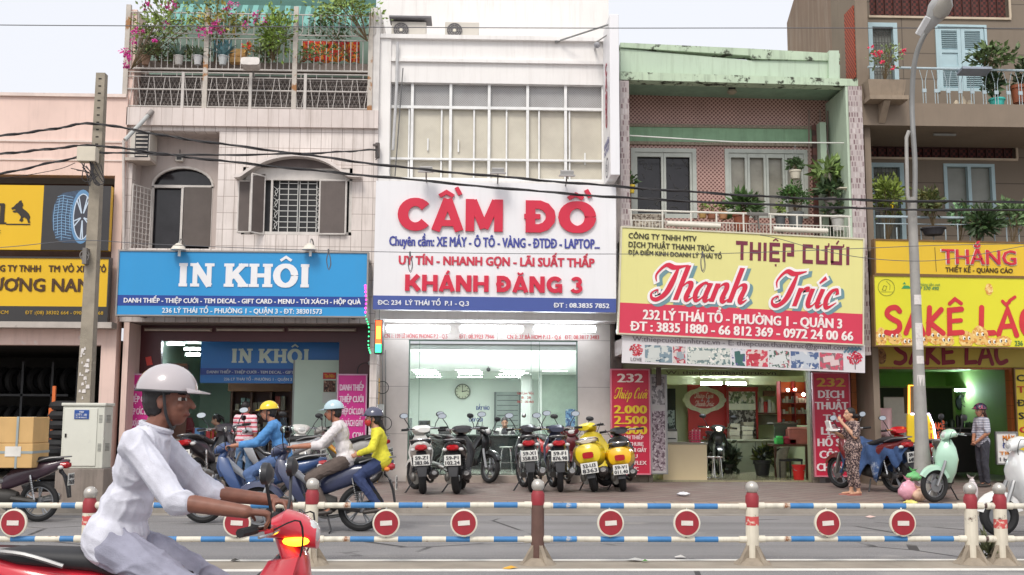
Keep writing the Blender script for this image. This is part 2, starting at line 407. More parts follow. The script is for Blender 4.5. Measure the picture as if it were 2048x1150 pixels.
# ============================================================ the setting
def structure(name, mb, m, **kw): return tag(mb.build(name, m, **kw), kind='structure')
structure('ground', MB().box(-150, 150, -60, 200, -.6, -.03), M('earth', (120, 112, 100), .95))
KERB_Y, SW_Z, SHOP_Y = 17.25, .12, 23.6
def asphalt(key, rgb):
 m = M(key, rgb, .88, 0, .12, .5, bump=.25, spots=.15, dirt=(95, 90, 84), blotch=((146, 143, 140), .3, .58)); nt = m.node_tree; b = nt.nodes['Principled BSDF']; v = coords(nt); col = b.inputs['Base Color'].links[0].from_socket
 col = mixc(nt, ramp(nt, noise(nt, mapped(nt, v, (.06, 1.3, 1)), 1.2, 5, .6), .48, .8), col, C((84, 82, 82)))      # worn wheel tracks along the lanes
 col = mixc(nt, ramp(nt, noise(nt, mapped(nt, v, (.2, .9, 1)), .9, 6, .7), .60, .66), col, C((164, 158, 150)))
 col = mixc(nt, ramp(nt, noise(nt, v, 70, 2), .56, .74), col, C((178, 174, 170))); col = mixc(nt, ramp(nt, noise(nt, v, 1.1, 6, .7), .68, .74), col, C((72, 68, 66)))
 vo = N(nt, 'ShaderNodeTexVoronoi', feature='DISTANCE_TO_EDGE', i_Scale=.42); nt.links.new(mixc(nt, .12, v, N(nt, 'ShaderNodeTexNoise', i_Scale=2.).outputs['Color']), vo.inputs['Vector'])
 f = N(nt, 'ShaderNodeMath', operation='LESS_THAN', i_1=.010); nt.links.new(vo.outputs['Distance'], f.inputs[0]); g_ = N(nt, 'ShaderNodeMath', operation='MULTIPLY'); nt.links.new(f.outputs[0], g_.inputs[0]); nt.links.new(ramp(nt, noise(nt, v, .5), .5, .56), g_.inputs[1])
 col = mixc(nt, g_.outputs[0], col, C((62, 60, 60))); nt.links.new(col, b.inputs['Base Color']); return m
structure('road', MB().box(-40, 40, -8, KERB_Y+.02, -.2, 0), asphalt('asphalt', (124, 122, 122)))
structure('median_strip', MB().box(-40, 40, 10.95, 11.62, -.05, .004), M('dusty_asphalt', (150, 141, 128), .95, 0, .2, 1.5, bump=.15, spots=.5, dirt=(120, 105, 90)))
mm = M('road_paint', (225, 222, 214), .8, 0, .08, 5, spots=.55, dirt=(140, 136, 130))
structure('lane_marking', MB().box(-40, 40, 10.86, 10.97, -.02, .008), mm)
structure('lane_marking', MB().box(-40, 40, 11.60, 11.69, -.02, .008), mm)
structure('gutter', MB().box(-40, 40, KERB_Y-.35, KERB_Y, -.02, .005), M('gutter_concrete', (140, 134, 126), .9, 0, .15, 2, spots=.4))
pm = TILE('pavement_tile', (142, 128, 120), (94, 86, 80), .3, .3, mortar=.014, rough=.85, var=.10, axis='xy', rot=R(45), second=(128, 108, 102))
structure('pavement', MB().box(-40, 40, KERB_Y+.22, SHOP_Y+.1, -.1, SW_Z), pm)
structure('pavement_edge', MB().box(-40, 40, KERB_Y+.2, KERB_Y+.85, -.1, SW_Z+.004), TILE('edge_tile', (156, 140, 124), (110, 98, 88), .3, .3, mortar=.01, rough=.85, axis='xy', second=(154, 128, 110)))
structure('kerb', MB().box(-40, 40, KERB_Y, KERB_Y+.22, -.1, SW_Z+.006), M('kerb_stone', (150, 143, 134), .9, 0, .14, 3, spots=.4))
# litter and stains along the median
for i, (px, py, col, sz) in enumerate([(1270, 1123, (225, 222, 215), .11), (1362, 1117, (220, 215, 208), .09), (1022, 1139, (214, 160, 50), .10), (1290, 1126, (70, 130, 50), .05), (1530, 1127, (150, 60, 60), .07), (470, 1124, (70, 66, 60), .06), (60, 1116, (80, 74, 66), .07), (1740, 1036, (225, 190, 180), .10)]):
 g = ground(px, py); mb = MB(); k = 7
 ring = [Vector((g.x+sz*random.uniform(.6, 1)*math.cos(a*6.283/k), g.y+sz*.7*random.uniform(.5, 1)*math.sin(a*6.283/k), .012+random.uniform(0, .012))) for a in range(k)]
 mb.add(ring+[Vector((g.x, g.y, .04))], [(j, (j+1) % k, k) for j in range(k)])
 tag(mb.build('litter_scrap', PLAST(col)), ['crumpled white paper scrap on the median dust right of the peeling brown bollard', 'flat pale paper scrap on the median dust left of the white striped bollard', 'thin orange wrapper lying on the near white line', 'small green leaf scrap on the median dust', 'dull red rag scrap beside the foot of the white bollard', 'dark clod lying behind the foreground rider on the median', 'dark bent scrap on the median at the far left', 'small pinkish paper scrap on the asphalt under the right rail'][i], 'litter', 'scraps of litter on the road')

# ============================================================ median barrier
BY = 11.35
white_p = M('chalk_white_paint', (214, 208, 192), .6, 0, .1, 6, spots=.5, dirt=(120, 95, 70))
peel = M('peeling_white_paint', (216, 208, 190), .7, 0, .08, 6, blotch=((84, 62, 52), 5, .57), streak=.4, dirt=(150, 136, 118))
peel2 = M('brown_primer', (98, 72, 64), .75, 0, .15, 8, blotch=((216, 208, 190), 5, .66))
red_p = M('post_red_paint', (142, 42, 50), .6, 0, .15, 8, spots=.4, dirt=(120, 90, 84), blotch=((206, 192, 178), 7, .66))
conc = M('rough_concrete', (150, 138, 122), .95, 0, .2, 6, bump=.4, spots=.4)
def bollard(px, ytop, label, body, redband=None, knob=None, ystart=0):
 g = P(px, 1118, BY); x = g.x; t = thing('bollard', label, 'bollard', (x, BY, 0), group='posts of the median barrier'); t.rotation_euler = (random.uniform(-.012, .012), random.uniform(-.014, .014), 0)
 zt = P(px, ytop, BY).z; r = 12.6*S(BY)
 z = lambda y: P(px, y, BY).z
 mb = MB(); mb.lathe((x, BY, 0), [(r*1.02, .0), (r*1.02, z(1100)), (r, z(1015)), (r, z(ytop+38))], 20)
 mb.build('shaft', body, t, True)
 MB().lathe((x, BY, 0), [(r*1.02, z(ytop+52)), (r*1.045, z(ytop+51)), (r*1.045, z(ytop+30)), (r*.9, z(ytop+27)), (r*.8, z(ytop+23))], 20).build('collar', red_p, t, True)
 MB().lathe((x, BY, 0), [(r*.78, z(ytop+28)), (r*.78, z(ytop+20))], 16).build('neck', M('rusty_neck', (110, 88, 78), .7), t, True)
 MB().ball((x, BY, z(ytop+13)), 13*S(BY), 20).build('ball', knob or M('dull_ball', (185, 180, 172), .35, .5, .12, 4, spots=.2), t, True)
 if redband: MB().lathe((x, BY, 0), [(r*1.03, z(redband+9)), (r*1.03, z(redband-9))], 20).build('band', M('faded_red_band', (196, 80, 78), .6, 0, .1, 8, blotch=((216, 208, 190), 9, .52)), t, True)
 mb = MB()                                             # splayed fins and cement round the foot
 for a in range(4):
  an = a*math.pi/2+.5; d = Vector((math.cos(an), math.sin(an), 0)); n = Vector((-d.y, d.x, 0))*.02
  q = [Vector((x, BY, 0))+d*.05+Vector((0, 0, .22)), Vector((x, BY, 0))+d*.19+Vector((0, 0, .012)), Vector((x, BY, 0))+d*.05+Vector((0, 0, .012))]
  mb.prism([p-n for p in q], n*2)
 mb.lathe((x, BY, 0), [(.20, .004), (.17, .03), (.10, .07)], 12)
 mb.build('foot', conc, t)
 return x
xs = []
for a in [(174, 973, 'bollard half hidden beside the white shirted rider, faded red band', peel, 1040), (620, 956, 'bollard with pale round ball near the scooter headlight', peel, None),
 (1075, 958, 'bollard whose white paint has peeled down to brown', peel2, None), (1505, 962, 'bollard with red smears and white shaft below the translation board', peel, 1041),
 (1945, 965, 'bollard with brown peeled patches, left of a pair of posts', peel, None), (2004, 965, 'bollard at the far right with faded red band and red collar', peel, 1047)]:
 xs.append(bollard(*a))
def rail_span(x0, x1, z, label, phase, rusty=False):
 t = thing('guard_rail', label, 'guard rail', (x0, BY, z), group='painted rails of the median barrier')
 t.rotation_euler = (0, random.uniform(-.0035, .0035), 0); r = 5.4*S(BY); blue = M('rail_blue', (62, 122, 176), .55, 0, .14, 5, spots=.4, dirt=(50, 66, 90), blotch=((196, 190, 178), 6, .64)); seg = .245; x = x0+.1; i = phase
 MB().cyl((x0, BY, z), (x1, BY, z), r, 14).build('pipe', M('rail_white', (214, 208, 192), .55, 0, .08, 6, blotch=((140, 92, 60), 5, .61 if not rusty else .53), streak=.35), t, True)
 while x < x1-.08:
  if i % 2: MB().cyl((x, BY, z), (min(x+seg, x1-.06), BY, z), r*1.02, 14).build('blue_band', blue, t, True)
  x += seg; i += 1
 for xx, s_ in ((x0, 1), (x1, -1)): MB().cyl((xx, BY, z), (xx+s_*.075, BY, z), r*1.28, 14).build('sleeve', white_p, t, True)
ends = [-8.0]+xs+[8.5]
names = ['left end past the tan box', 'behind the white shirted rider', 'between the headlight bollard and the peeling one', 'in front of the wedding card shop', 'below the woman eating and the rubbish bags', 'short link between the paired posts', 'at the far right edge']
for i in range(len(ends)-1):
 a, b = ends[i]+.06, ends[i+1]-.06
 for z, nm in ((P(1024, 1011, BY).z, 'upper'), (P(1024, 1078, BY).z, 'lower')):
  if i == 5:
   t = thing('guard_rail', '%s dark pipe stub bridging the paired posts' % nm, 'guard rail', (a, BY, z), group='painted rails of the median barrier')
   MB().cyl((a, BY, z), (b, BY, z), .024, 12).build('pipe', M('rusty_pipe', (86, 66, 62), .7), t, True)
   for xx, s_ in ((a, 1), (b, -1)): MB().cyl((xx, BY, z), (xx+s_*.08, BY, z), .036, 12).build('sleeve', white_p, t, True)
  else:
   rail_span(a, b, z, 'blue and white %s rail %s' % (nm, names[i]), i, i == 2)
disc_red = M('sign_red', (150, 34, 46), .55, 0, .14, 4, spots=.3, dirt=(96, 40, 44), streak=.3)
zr = P(1024, 1045, BY).z
for px, lab in ((31, 'round no entry disc at the far left, beside the grey cabinet'), (476, 'round no entry disc below the two riders passing behind'), (773, 'round no entry disc under the rear wheel of the dark motorbike'), (928, 'round no entry disc below the black parked scooter'),
    (1220, 'round no entry disc below the black and yellow scooter'), (1372, 'round no entry disc below the litter bag on the pavement'), (1652, 'round no entry disc with ragged rim right of the white bollard'), (1802, 'round no entry disc with ragged rim below the rubbish bags')):
 x = P(px, 1045, BY).x; t = thing('no_entry_sign', lab, 'traffic sign', (x, BY-.04, zr), group='no entry discs hung on the barrier'); t.rotation_euler = (random.uniform(-.03, .03), random.uniform(-.05, .05), random.uniform(-.10, .10)); r = 26.5*S(BY)
 tilt = random.uniform(-.06, .06)
 MB().lathe((x, BY-.045, zr), [(r, .02), (r, -.006), (r*.9, -.012)], 36, 'y').build('rim', white_p if px < 1500 else peel, t, True, angle=30)
 MB().lathe((x, BY-.06, zr), [(r*.88, .02), (r*.88, 0), (.001, -.001)], 36, 'y').build('disc', disc_red, t)
 b = MB(); c, s_ = math.cos(tilt), math.sin(tilt); b.obox((x, BY-.063, zr), (11.5*S(BY)*c, 0, 11.5*S(BY)*s_), (0, .003, 0), (-4.6*S(BY)*s_, 0, 4.6*S(BY)*c)); b.build('bar', M('bar_white', (214, 206, 198), .6, 0, .1, 20, spots=.3, dirt=(150, 80, 80)), t)
 for dz in (1, -1): MB().cyl((x, BY-.02, zr+dz*r*.97), (x, BY, zr+dz*(r+.03)), .012, 8).build('bracket', STEEL(), t)

# ============================================================ utility pole, street lamp, cabinet
PY_ = 18.9
x0, x1 = P(170, 985, PY_), P(203, 148, PY_)
t = thing('utility_pole', 'tall square grey concrete pole rising behind the roadside cabinet', 'utility pole', (x0.x+.1, PY_, SW_Z))
hw0, hw1 = 14*S(PY_), 9*S(PY_); zt = x1.z; xc = (P(176, 700, PY_).x)
cpole = M('pole_concrete', (150, 141, 126), .9, 0, .15, 5, bump=.3, spots=.35)
MB().rings([[(xc-h, PY_-h, z), (xc+h, PY_-h, z), (xc+h, PY_+h, z), (xc-h, PY_+h, z)] for h, z in ((hw0, SW_Z), (hw1, zt))]).build('shaft', cpole, t)
def pole_face(z): return PY_-(hw0+(hw1-hw0)*(z-SW_Z)/(zt-SW_Z))
mb = MB()
for i in range(10):
 z = P(190, 160+i*14.5, PY_).z; yy = pole_face(z); mb.box(xc-.025, xc+.025, yy-.004, yy+.02, z-.012, z+.012)
mb.build('rung_hole', M('hole_dark', (50, 46, 42), .9), t)
mb = MB(); zA, zB = P(170, 800, PY_).z, P(170, 695, PY_).z
for i in range(26):
 z = random.uniform(zA, zB); x = xc+random.uniform(-.09, .05); h = random.uniform(.02, .07); ww = random.uniform(.02, .07); yy = pole_face(z)-.006-.0004*i
 MB().quad((x, yy, z), (x+ww, yy, z+.004), (x+ww-.01, yy, z+h), (x+.005, yy, z+h-.006)).build('flyer', M('flyer_paper', (214, 208, 204), .8, 0, .12, 20, spots=.5, dirt=(110, 80, 90)), t)
X0, X1, Z0, Z1 = rc(160, 297, 197, 326, PY_-.2); mb = MB().box(X0, X1, PY_-.36, PY_-.16, Z0, Z1); mb.build('junction_box', M('box_cream', (205, 196, 178), .6, 0, .06, 5, spots=.2), t, bevel=.008)
mb = MB(); ry = random.Random(3)
for i in range(9):
 a = P(175+ry.uniform(-12, 14), 326+ry.uniform(-4, 4), PY_-.3); b = P(183+ry.uniform(-14, 28), 340+ry.uniform(0, 30), PY_-.3); c = P(168+ry.uniform(-28, 34), 312+ry.uniform(-10, 30), PY_-.28)
 mb.tube(spl([a, (a+b)/2+Vector((ry.uniform(-.1, .1), 0, -.15)), b, c], 5), .008, 5)
mb.build('loose_wires', M('cable_black', (42, 40, 42), .6), t)
z = P(170, 385+120, PY_).z; mb = MB(); c0 = P(169, 510, PY_-.2)
mb.torus(c0, .075, .012, 20, 6); mb.torus(c0+Vector((.02, -.03, -.05)), .06, .01, 20, 6); mb.box(c0.x-.02, c0.x+.05, c0.y-.05, c0.y+.1, c0.z-.16, c0.z+.12); mb.build('cable_clamp', M('clamp_grey', (120, 116, 112), .5, .4), t)

CY = 17.95
t = thing('roadside_cabinet', 'pale grey metal telecom cabinet on a concrete plinth before the pole', 'cabinet', (P(168, 990, CY).x, CY, SW_Z))
X0, X1, Z0, Z1 = rc(123, 812, 207, 937, CY); cm = M('cabinet_grey', (208, 208, 196), .45, 0, .04, 2, spots=.12, streak=.15)
MB().box(X0, X1, CY, CY+.42, Z0, Z1).build('body', cm, t, bevel=.012)
MB().box(X0-.02, X1+.02, CY-.025, CY+.45, Z1+.002, Z1+.05).build('lid', cm, t, bevel=.01)
MB().box(X0+.035, X1-.11, CY-.016, CY-.001, Z0+.04, Z1-.035).build('door', M('cabinet_door', (214, 214, 202), .45, 0, .04, 3, spots=.15, blotch=((176, 172, 162), 3.5, .68)), t, bevel=.006)
MB().box(X0+.06, X0+.085, CY-.03, CY-.015, Z0+.50, Z0+.56).build('handle', M('lock_dark', (60, 58, 55), .4, .6), t)
mb = MB()
for zz in (.28, .74):
 for i in range(6): mb.box(X1-.001, X1+.006, CY+.1, CY+.3, Z0+zz+i*.022, Z0+zz+.010+i*.022); mb.box(X1-.085, X1-.03, CY-.006, CY+.01, Z0+zz+i*.022, Z0+zz+.009+i*.022)
mb.build('vent', M('vent_shadow', (130, 130, 124), .6), t)
MB().box(X0-.05, X1+.05, CY-.06, CY+.5, SW_Z-.02, Z0-.002).build('plinth', M('plinth_concrete', (140, 130, 122), .95, 0, .15, 3, bump=.3, streak=.5, spots=.3), t, bevel=.012)
a0, a1, b0, b1 = rc(149, 820, 178, 838, CY-.02); pl = MB().box(a0, a1, CY-.028, CY-.0165, b0, b1).build('label_plate', M('plate_blue', (38, 78, 150), .4), t)
mb = MB(); h = b1-b0
text_mb(mb, 'TPP', (a0+a1)/2, None, b1-h*.36, h*.22, CY-.029, .05, .03, align='c'); text_mb(mb, 'LTT1 - B1', a0+.03, a1-.03, b0+h*.36, h*.22, CY-.029, .05, .03)
text_mb(mb, 'ĐT: 08 38301573', a0+.03, a1-.03, b0+h*.10, h*.14, CY-.029, .03); mb.build('lettering', INK((235, 238, 242)), pl)

LY = 19.0
base = P(1838, 962, LY); gz = SW_Z; zj = P(1824, 395, LY).z
t = thing('street_lamp', 'tall grey tapering lamp post with a curved arm among the rubbish bags', 'street lamp', (base.x, LY, gz))
lm = M('lamp_grey', (158, 155, 150), .6, .1, .10, 4, streak=.25, spots=.3)
xb = P(1836, 700, LY).x
MB().lathe((xb, LY, 0), [(.24, gz), (.235, gz+.08), (.15, P(0, 930, LY).z), (.115, P(0, 870, LY).z), (.094, P(0, 700, LY).z), (.078, zj)], 18).build('post', lm, t, True)
pts = [P(x, y, LY) for x, y in ((1829, 420), (1830, 330), (1826, 262), (1824, 200), (1823, 135), (1830, 95), (1846, 62), (1862, 40))]
pts = [Vector((xb+(p.x-xb), LY-(.0 if i < 4 else .12*(i-3)), p.z)) for i, p in enumerate(pts)]
MB().tube(spl(pts, 5), .046, 10).build('arm', M('arm_steel', (140, 140, 138), .5, .4, .1, 3), t, True)
c = P(1812, 300, LY-.1); MB().tube([P(1818, 262, LY-.1), P(1813, 275, LY-.1), P(1813, 300, LY-.1), P(1815, 390, LY-.1), P(1818, 402, LY-.1)], .034, 8).build('conduit', lm, t, True)
h0, h1 = P(1858, 52, LY-.6), P(1892, -6, LY-.9); ax = (h1-h0).normalized(); sd_ = Vector((1, 0, -.5)); sd_ = (sd_-ax*sd_.dot(ax)).normalized(); nn = ax.cross(sd_)
L = (h1-h0).length
hd = MB().loft([(h0+ax*L*f-nn*.0, sd_*w_, nn*d_) for f, w_, d_ in ((-.25, .05, .04), (.0, .09, .07), (.25, .14, .09), (.55, .20, .10), (.85, .19, .10), (1.05, .10, .06))], 16, 2.4).build('lamp_head', M('head_grey', (176, 176, 174), .4, .3, .06), t, True)
MB().loft([(h0+ax*L*f+sd_*.03-nn*(.06 if nn.z > 0 else -.06), sd_*w_, nn*.07) for f, w_ in ((.35, .08), (.5, .15), (.85, .14), (1.0, .06))], 14, 2.2).build('diffuser', M('diffuser', (150, 146, 138), .25), t, True)
a = P(1846, 52, LY-.75); MB().obox(a, ax*.17, sd_*.05, nn*.06).build('control_box', M('box_white', (200, 200, 200), .5), t, bevel=.01)
mb = MB()
for (x, y, hh) in ((1831, 610, 20), (1838, 678, 32), (1836, 700, 22), (1839, 728, 16), (1838, 772, 22), (1834, 850, 7), (1840, 858, 6), (1840, 882, 5)):
 p = P(x, y, LY); k = 14 if hh < 10 else 9
 rr = .094*1.02+.006*(p.z < 4); MB().add([(xb+rr*math.sin(a_), LY-rr*math.cos(a_), p.z+d) for a_ in (-.7, -.2, .3, .7) for d in (0, hh*S(LY))], [(0, 2, 3, 1), (2, 4, 5, 3), (4, 6, 7, 5)]).build('flyer', MATS['flyer_paper'], t)

# ============================================================ overhead cables
WY = 18.75
cab = M('cable_black', (42, 40, 42), .6)
def cable(label, pts, r, Ys=None, twist=0, col=None):
 q = [P(x, y, (Ys[i] if Ys else WY)) for i, (x, y) in enumerate(pts)]; q = spl(q, 8); mb = MB(); mb.tube(q, r, 6)
 if twist:
  for k in range(twist): mb.tube([p+Vector((0, r*1.3*math.cos(i*.9+k*2.1), r*1.3*math.sin(i*.9+k*2.1))) for i, p in enumerate(q)], r*.7, 5)
 return tag(mb.build('overhead_cable', col or cab, smooth=True), label, 'cable', 'cables strung along the street')
cable('upper black cable bundle leaving the pole and crossing over the pawn sign', [(-160, 293), (0, 272), (100, 259), (186, 247), (300, 266), (400, 282), (600, 308), (800, 334), (1020, 355), (1237, 373), (1450, 388), (1600, 396), (1822, 402), (2200, 406)], .015, twist=2)
cable('lower black cable bundle crossing the top of the red pawn lettering', [(-160, 322), (0, 308), (90, 299), (187, 291), (300, 304), (400, 317), (600, 338), (800, 357), (1093, 384), (1312, 399), (1600, 412), (1822, 419), (2200, 421)], .015, twist=2)
cable('black service cable from the pole to the bracket on the tiled house corner', [(170, 304), (240, 306), (400, 310), (600, 307), (690, 303), (752, 299)], .014, [WY]*4+[20.5, 22.4], twist=1)
cable('black service cable dropping left from the pole junction box', [(-160, 372), (0, 348), (90, 328), (160, 314)], .016, twist=1)
cable('thin sagging wire left of the pole below the junction box', [(-160, 366), (0, 357), (110, 340), (150, 326)], .006)
cable('thin wire crossing the whole sky at the top', [(-200, 47), (0, 50), (512, 53), (1100, 56), (1600, 56), (2250, 57)], .008, col=M('cable_grey', (96, 96, 100), .6))
cable('thin telephone wire crossing the blue and white shop signs', [(-160, 500), (0, 495), (160, 481), (300, 488), (520, 497), (735, 503), (1000, 507), (1235, 508), (1440, 507), (1740, 496), (1900, 490), (2200, 485)], .006, col=MATS['cable_grey'])
cable('thin frayed wire sagging across the wedding sign and the orange sign', [(1520, 470), (1560, 478), (1640, 500), (1740, 517), (1850, 522), (1940, 512), (2060, 490), (2200, 470)], .006, col=MATS['cable_grey'])
for px, y0, lab in ((657, 502, 'loop of spare wire hanging before the blue sign'), (820, 507, 'loop of spare wire hanging before the white pawn sign'), (1405, 507, 'loop of spare wire hanging before the yellow wedding sign')):
 q = [P(px+dx, y0+dy, WY-.02) for dx, dy in ((0, 0), (-4, 14), (-3, 28), (0, 36), (4, 26), (3, 12), (0, 0))]; mb = MB(); mb.tube(spl(q, 5), .006, 5)
 mb.tube([p+Vector((.012, -.02, -.02)) for p in spl(q, 5)], .005, 5); mb.cyl(P(px, y0-4, WY), P(px, y0+4, WY), .016, 8)
 tag(mb.build('wire_loop', MATS['cable_grey']), lab, 'wire loop', 'loops of spare wire on the telephone line')
# ============================================================ the row of shophouses
GY = SHOP_Y                      # shopfront plane
def room(root, X0, X1, Z0, Z1, Y0, Y1, mw, mf, mc, side=None, cy=None):
 """inside of a shop behind the shopfront: walls, floor, ceiling as separate parts"""
 mb = MB(); mb.box(X0, X1, Y1, Y1+.1, Z0, Z1); mb.build('interior_back_wall', mw, root)
 MB().box(X0-.1, X0, Y0, Y1, Z0, Z1).build('interior_side_wall', side or mw, root); MB().box(X1, X1+.1, Y0, Y1, Z0, Z1).build('interior_side_wall', side or mw, root)
 MB().box(X0, X1, Y0, Y1, Z0-.1, Z0).build('interior_floor', mf, root); MB().box(X0, X1, cy or Y0, Y1, Z1, Z1+.1).build('interior_ceiling', mc, root)
def tubelight(label, x0, y0, x1, y1, Y, lit=8., group='fluorescent tubes', fat=1, fix=(225, 225, 220), col=(236, 246, 255)):
 X0, X1, Z0, Z1 = rc(x0, y0, x1, y1, Y); zc = (Z0+Z1)/2; h = Z1-Z0
 t = thing('tube_light', label, 'tube light', (X0, Y, zc), group=group)
 MB().box(X0-.03, X1+.03, Y+.03, Y+.075, zc-.025, zc+.045).build('fixture', PLAST(fix), t)
 r = (min(.02, h*.4) if h < .12 else .028)*fat
 MB().cyl((X0, Y, zc), (X1, Y, zc), r, 10).build('tube', EMIT('tube_lit_%s_%d' % (lit, col[0]), col, lit) if lit else PLAST((205, 195, 180)), t, True)
 return t

# ---------- pink tyre shop (far left)
YA = 22.7
A = thing('shophouse', 'salmon pink two storey tyre shop at the left end of the row', 'building', (-10.5, YA, SW_Z), group='shophouses in a row')
pk = M('pink_render', (228, 200, 188), .85, 0, .07, 1.2, streak=.4, dirt=(180, 154, 144), blotch=((222, 214, 208), .9, .64), spots=.15)
XA0 = -16.; XA1 = P(241.5, 500, YA).x
zt = P(120, 194, YA).z; r0_, r1_ = P(120, 350, YA).z, P(120, 648, YA).z
o0, o1 = XA0, P(197, 800, YA).x; oz = P(120, 690, YA).z
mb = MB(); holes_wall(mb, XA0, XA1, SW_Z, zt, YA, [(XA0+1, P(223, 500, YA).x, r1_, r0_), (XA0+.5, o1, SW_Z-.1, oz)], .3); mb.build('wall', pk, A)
mb = MB().box(XA0, XA1-.02, YA-.06, YA+.4, zt, zt+.07); mb.box(XA0, XA1-.01, YA-.03, YA, P(0, 283, YA).z, P(0, 279, YA).z); mb.box(XA0, XA1-.01, YA-.025, YA, P(0, 320, YA).z, P(0, 317, YA).z); mb.build('parapet_cap', M('pale_cap', (222, 205, 196), .85, spots=.3), A)
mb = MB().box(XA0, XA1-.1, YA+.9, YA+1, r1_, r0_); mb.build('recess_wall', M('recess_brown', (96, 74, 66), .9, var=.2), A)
MB().box(XA0, XA1+.0, YA-.35, YA-.02, P(0, 655, YA-.3).z, P(0, 643, YA-.3).z).build('ledge', M('ledge_grey', (182, 174, 166), .8, spots=.4), A)
MB().box(XA0, XA1, YA+.31, YA+12, zt-.3, zt-.15).build('roof', M('roof_grey', (150, 140, 132), .9), A)
MB().box(XA0-.2, XA0, YA+.31, YA+12, SW_Z, zt-.3).build('side_wall', pk, A)
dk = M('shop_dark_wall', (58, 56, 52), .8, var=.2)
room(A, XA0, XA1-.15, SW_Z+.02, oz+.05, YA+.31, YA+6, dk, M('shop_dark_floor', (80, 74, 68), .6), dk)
tubelight('lit tube on the ceiling of the dark tyre shop', 128, 688, 168, 696, YA+1.6, 6, 'fluorescent tubes')
# shelves of tyres inside
rub = M('tyre_rubber', (30, 30, 31), .75, 0, .2, 8)
t = thing('tyre_rack', 'dark steel rack of tyres in the shadow of the tyre shop', 'rack', (-11, YA+3.5, SW_Z))
mb = MB(); mb.box(XA0+1, P(150, 700, YA+3.3).x, YA+3.0, YA+3.9, 1.05, 1.1); mb.box(XA0+1, P(150, 700, YA+3.3).x, YA+3.0, YA+3.9, 1.95, 2.0)
for px in (-20, 40, 100, 150): X = P(px, 800, YA+3).x; mb.box(X, X+.05, YA+3, YA+3.05, SW_Z+.03, 2.75)
mb.build('frame', M('rack_steel', (70, 72, 74), .5, .3), t)
k = 0; places = ['leftmost on the top shelf', 'second', 'third', 'fourth', 'fifth', 'sixth', 'seventh']
for row, z in enumerate((2.32, 1.42, .5)):
 for i in range(7):
  x = P(8+i*22, 800, YA+3.4).x; tt = thing('tyre', 'black tyre stored upright on the shadowy rack of the tyre shop', 'tyre', (x, YA+3.4, z), group='tyres on the shadowy rack', world=False, rz=R(70+random.uniform(-8, 8)))
  MB().torus((0, 0, 0), .24, .085, 22, 8).build('tread', rub, tt, True); MB().lathe((0, 0, 0), [(.17, -.05), (.15, 0), (.17, .05)], 18, 'y').build('rim', M('dull_rim', (90, 92, 95), .4, .7), tt, True)
for i in range(9):
 tt = thing('tyre', ['lowest tyre of the stack beside the grey cabinet', 'second tyre up in the stack beside the grey cabinet', 'third tyre up in the stack beside the grey cabinet', 'fourth tyre up in the stack beside the grey cabinet', 'fifth tyre up in the stack beside the grey cabinet', 'sixth tyre up in the stack beside the grey cabinet', 'seventh tyre up in the stack beside the grey cabinet', 'eighth tyre up in the stack beside the grey cabinet', 'topmost tyre of the stack beside the grey cabinet'][i], 'tyre', (P(128, 900, 21.8).x+random.uniform(-.03, .03), 21.8, SW_Z+.09+i*.185), group='tyres stacked at the shop front', world=False)
 MB().torus((0, 0, 0), .24, .1, 26, 8, 'z').build('tread', rub, tt, True); MB().lathe((0, 0, 0), [(.16, -.06), (.15, .0), (.16, .06)], 18).build('liner', M('tyre_liner', (44, 44, 45), .8), tt, True)
for i in range(4):
 tt = thing('tyre', ['lowest tyre of the low stack behind the passing tan box', 'second tyre of the low stack behind the passing tan box', 'third tyre of the low stack behind the passing tan box', 'top tyre of the low stack behind the passing tan box'][i], 'tyre', (P(90, 900, 20.6).x+random.uniform(-.04, .04), 20.6, SW_Z+.1+i*.2), group='low stack of tyres on the pavement', world=False)
 MB().torus((0, 0, 0), .27, .105, 26, 8, 'z').build('tread', rub, tt, True); MB().lathe((0, 0, 0), [(.18, -.06), (.17, .0), (.18, .06)], 18).build('liner', MATS['tyre_liner'], tt, True)
# orange stand with a tyre maker's word
t = thing('display_stand', 'orange tyre display stand with a lettered crossbar in the tyre shop doorway', 'stand', (P(105, 920, 21.6).x, 21.6, SW_Z))
og = M('stand_orange', (214, 108, 48), .5); X0, X1, Z0, Z1 = rc(101, 772, 107, 925, 21.6); mb = MB().box(X0, X1, 21.6, 21.65, SW_Z, Z1); mb.box(X0+.02, X0+.9, 21.62, 21.64, SW_Z, SW_Z+.04); mb.build('upright', og, t)
BX(97, 816, 160, 838, 21.57, .02).build('crossbar', og, t); X0, X1, Z0, Z1 = rc(101, 820, 122, 834, 21.565); mb = MB(); text_mb(mb, '@n', X0, X1, Z0+.03, Z1-Z0-.04, 21.56, .05, .03)
mb.build('lettering', INK((60, 40, 30)), t); BX(117, 816, 126, 830, 21.55, .008).build('paper_tag', PLAST((205, 200, 195)), t); BX(119, 849, 128, 859, 21.62, .02).build('yellow_tag', PLAST((225, 180, 40)), t)

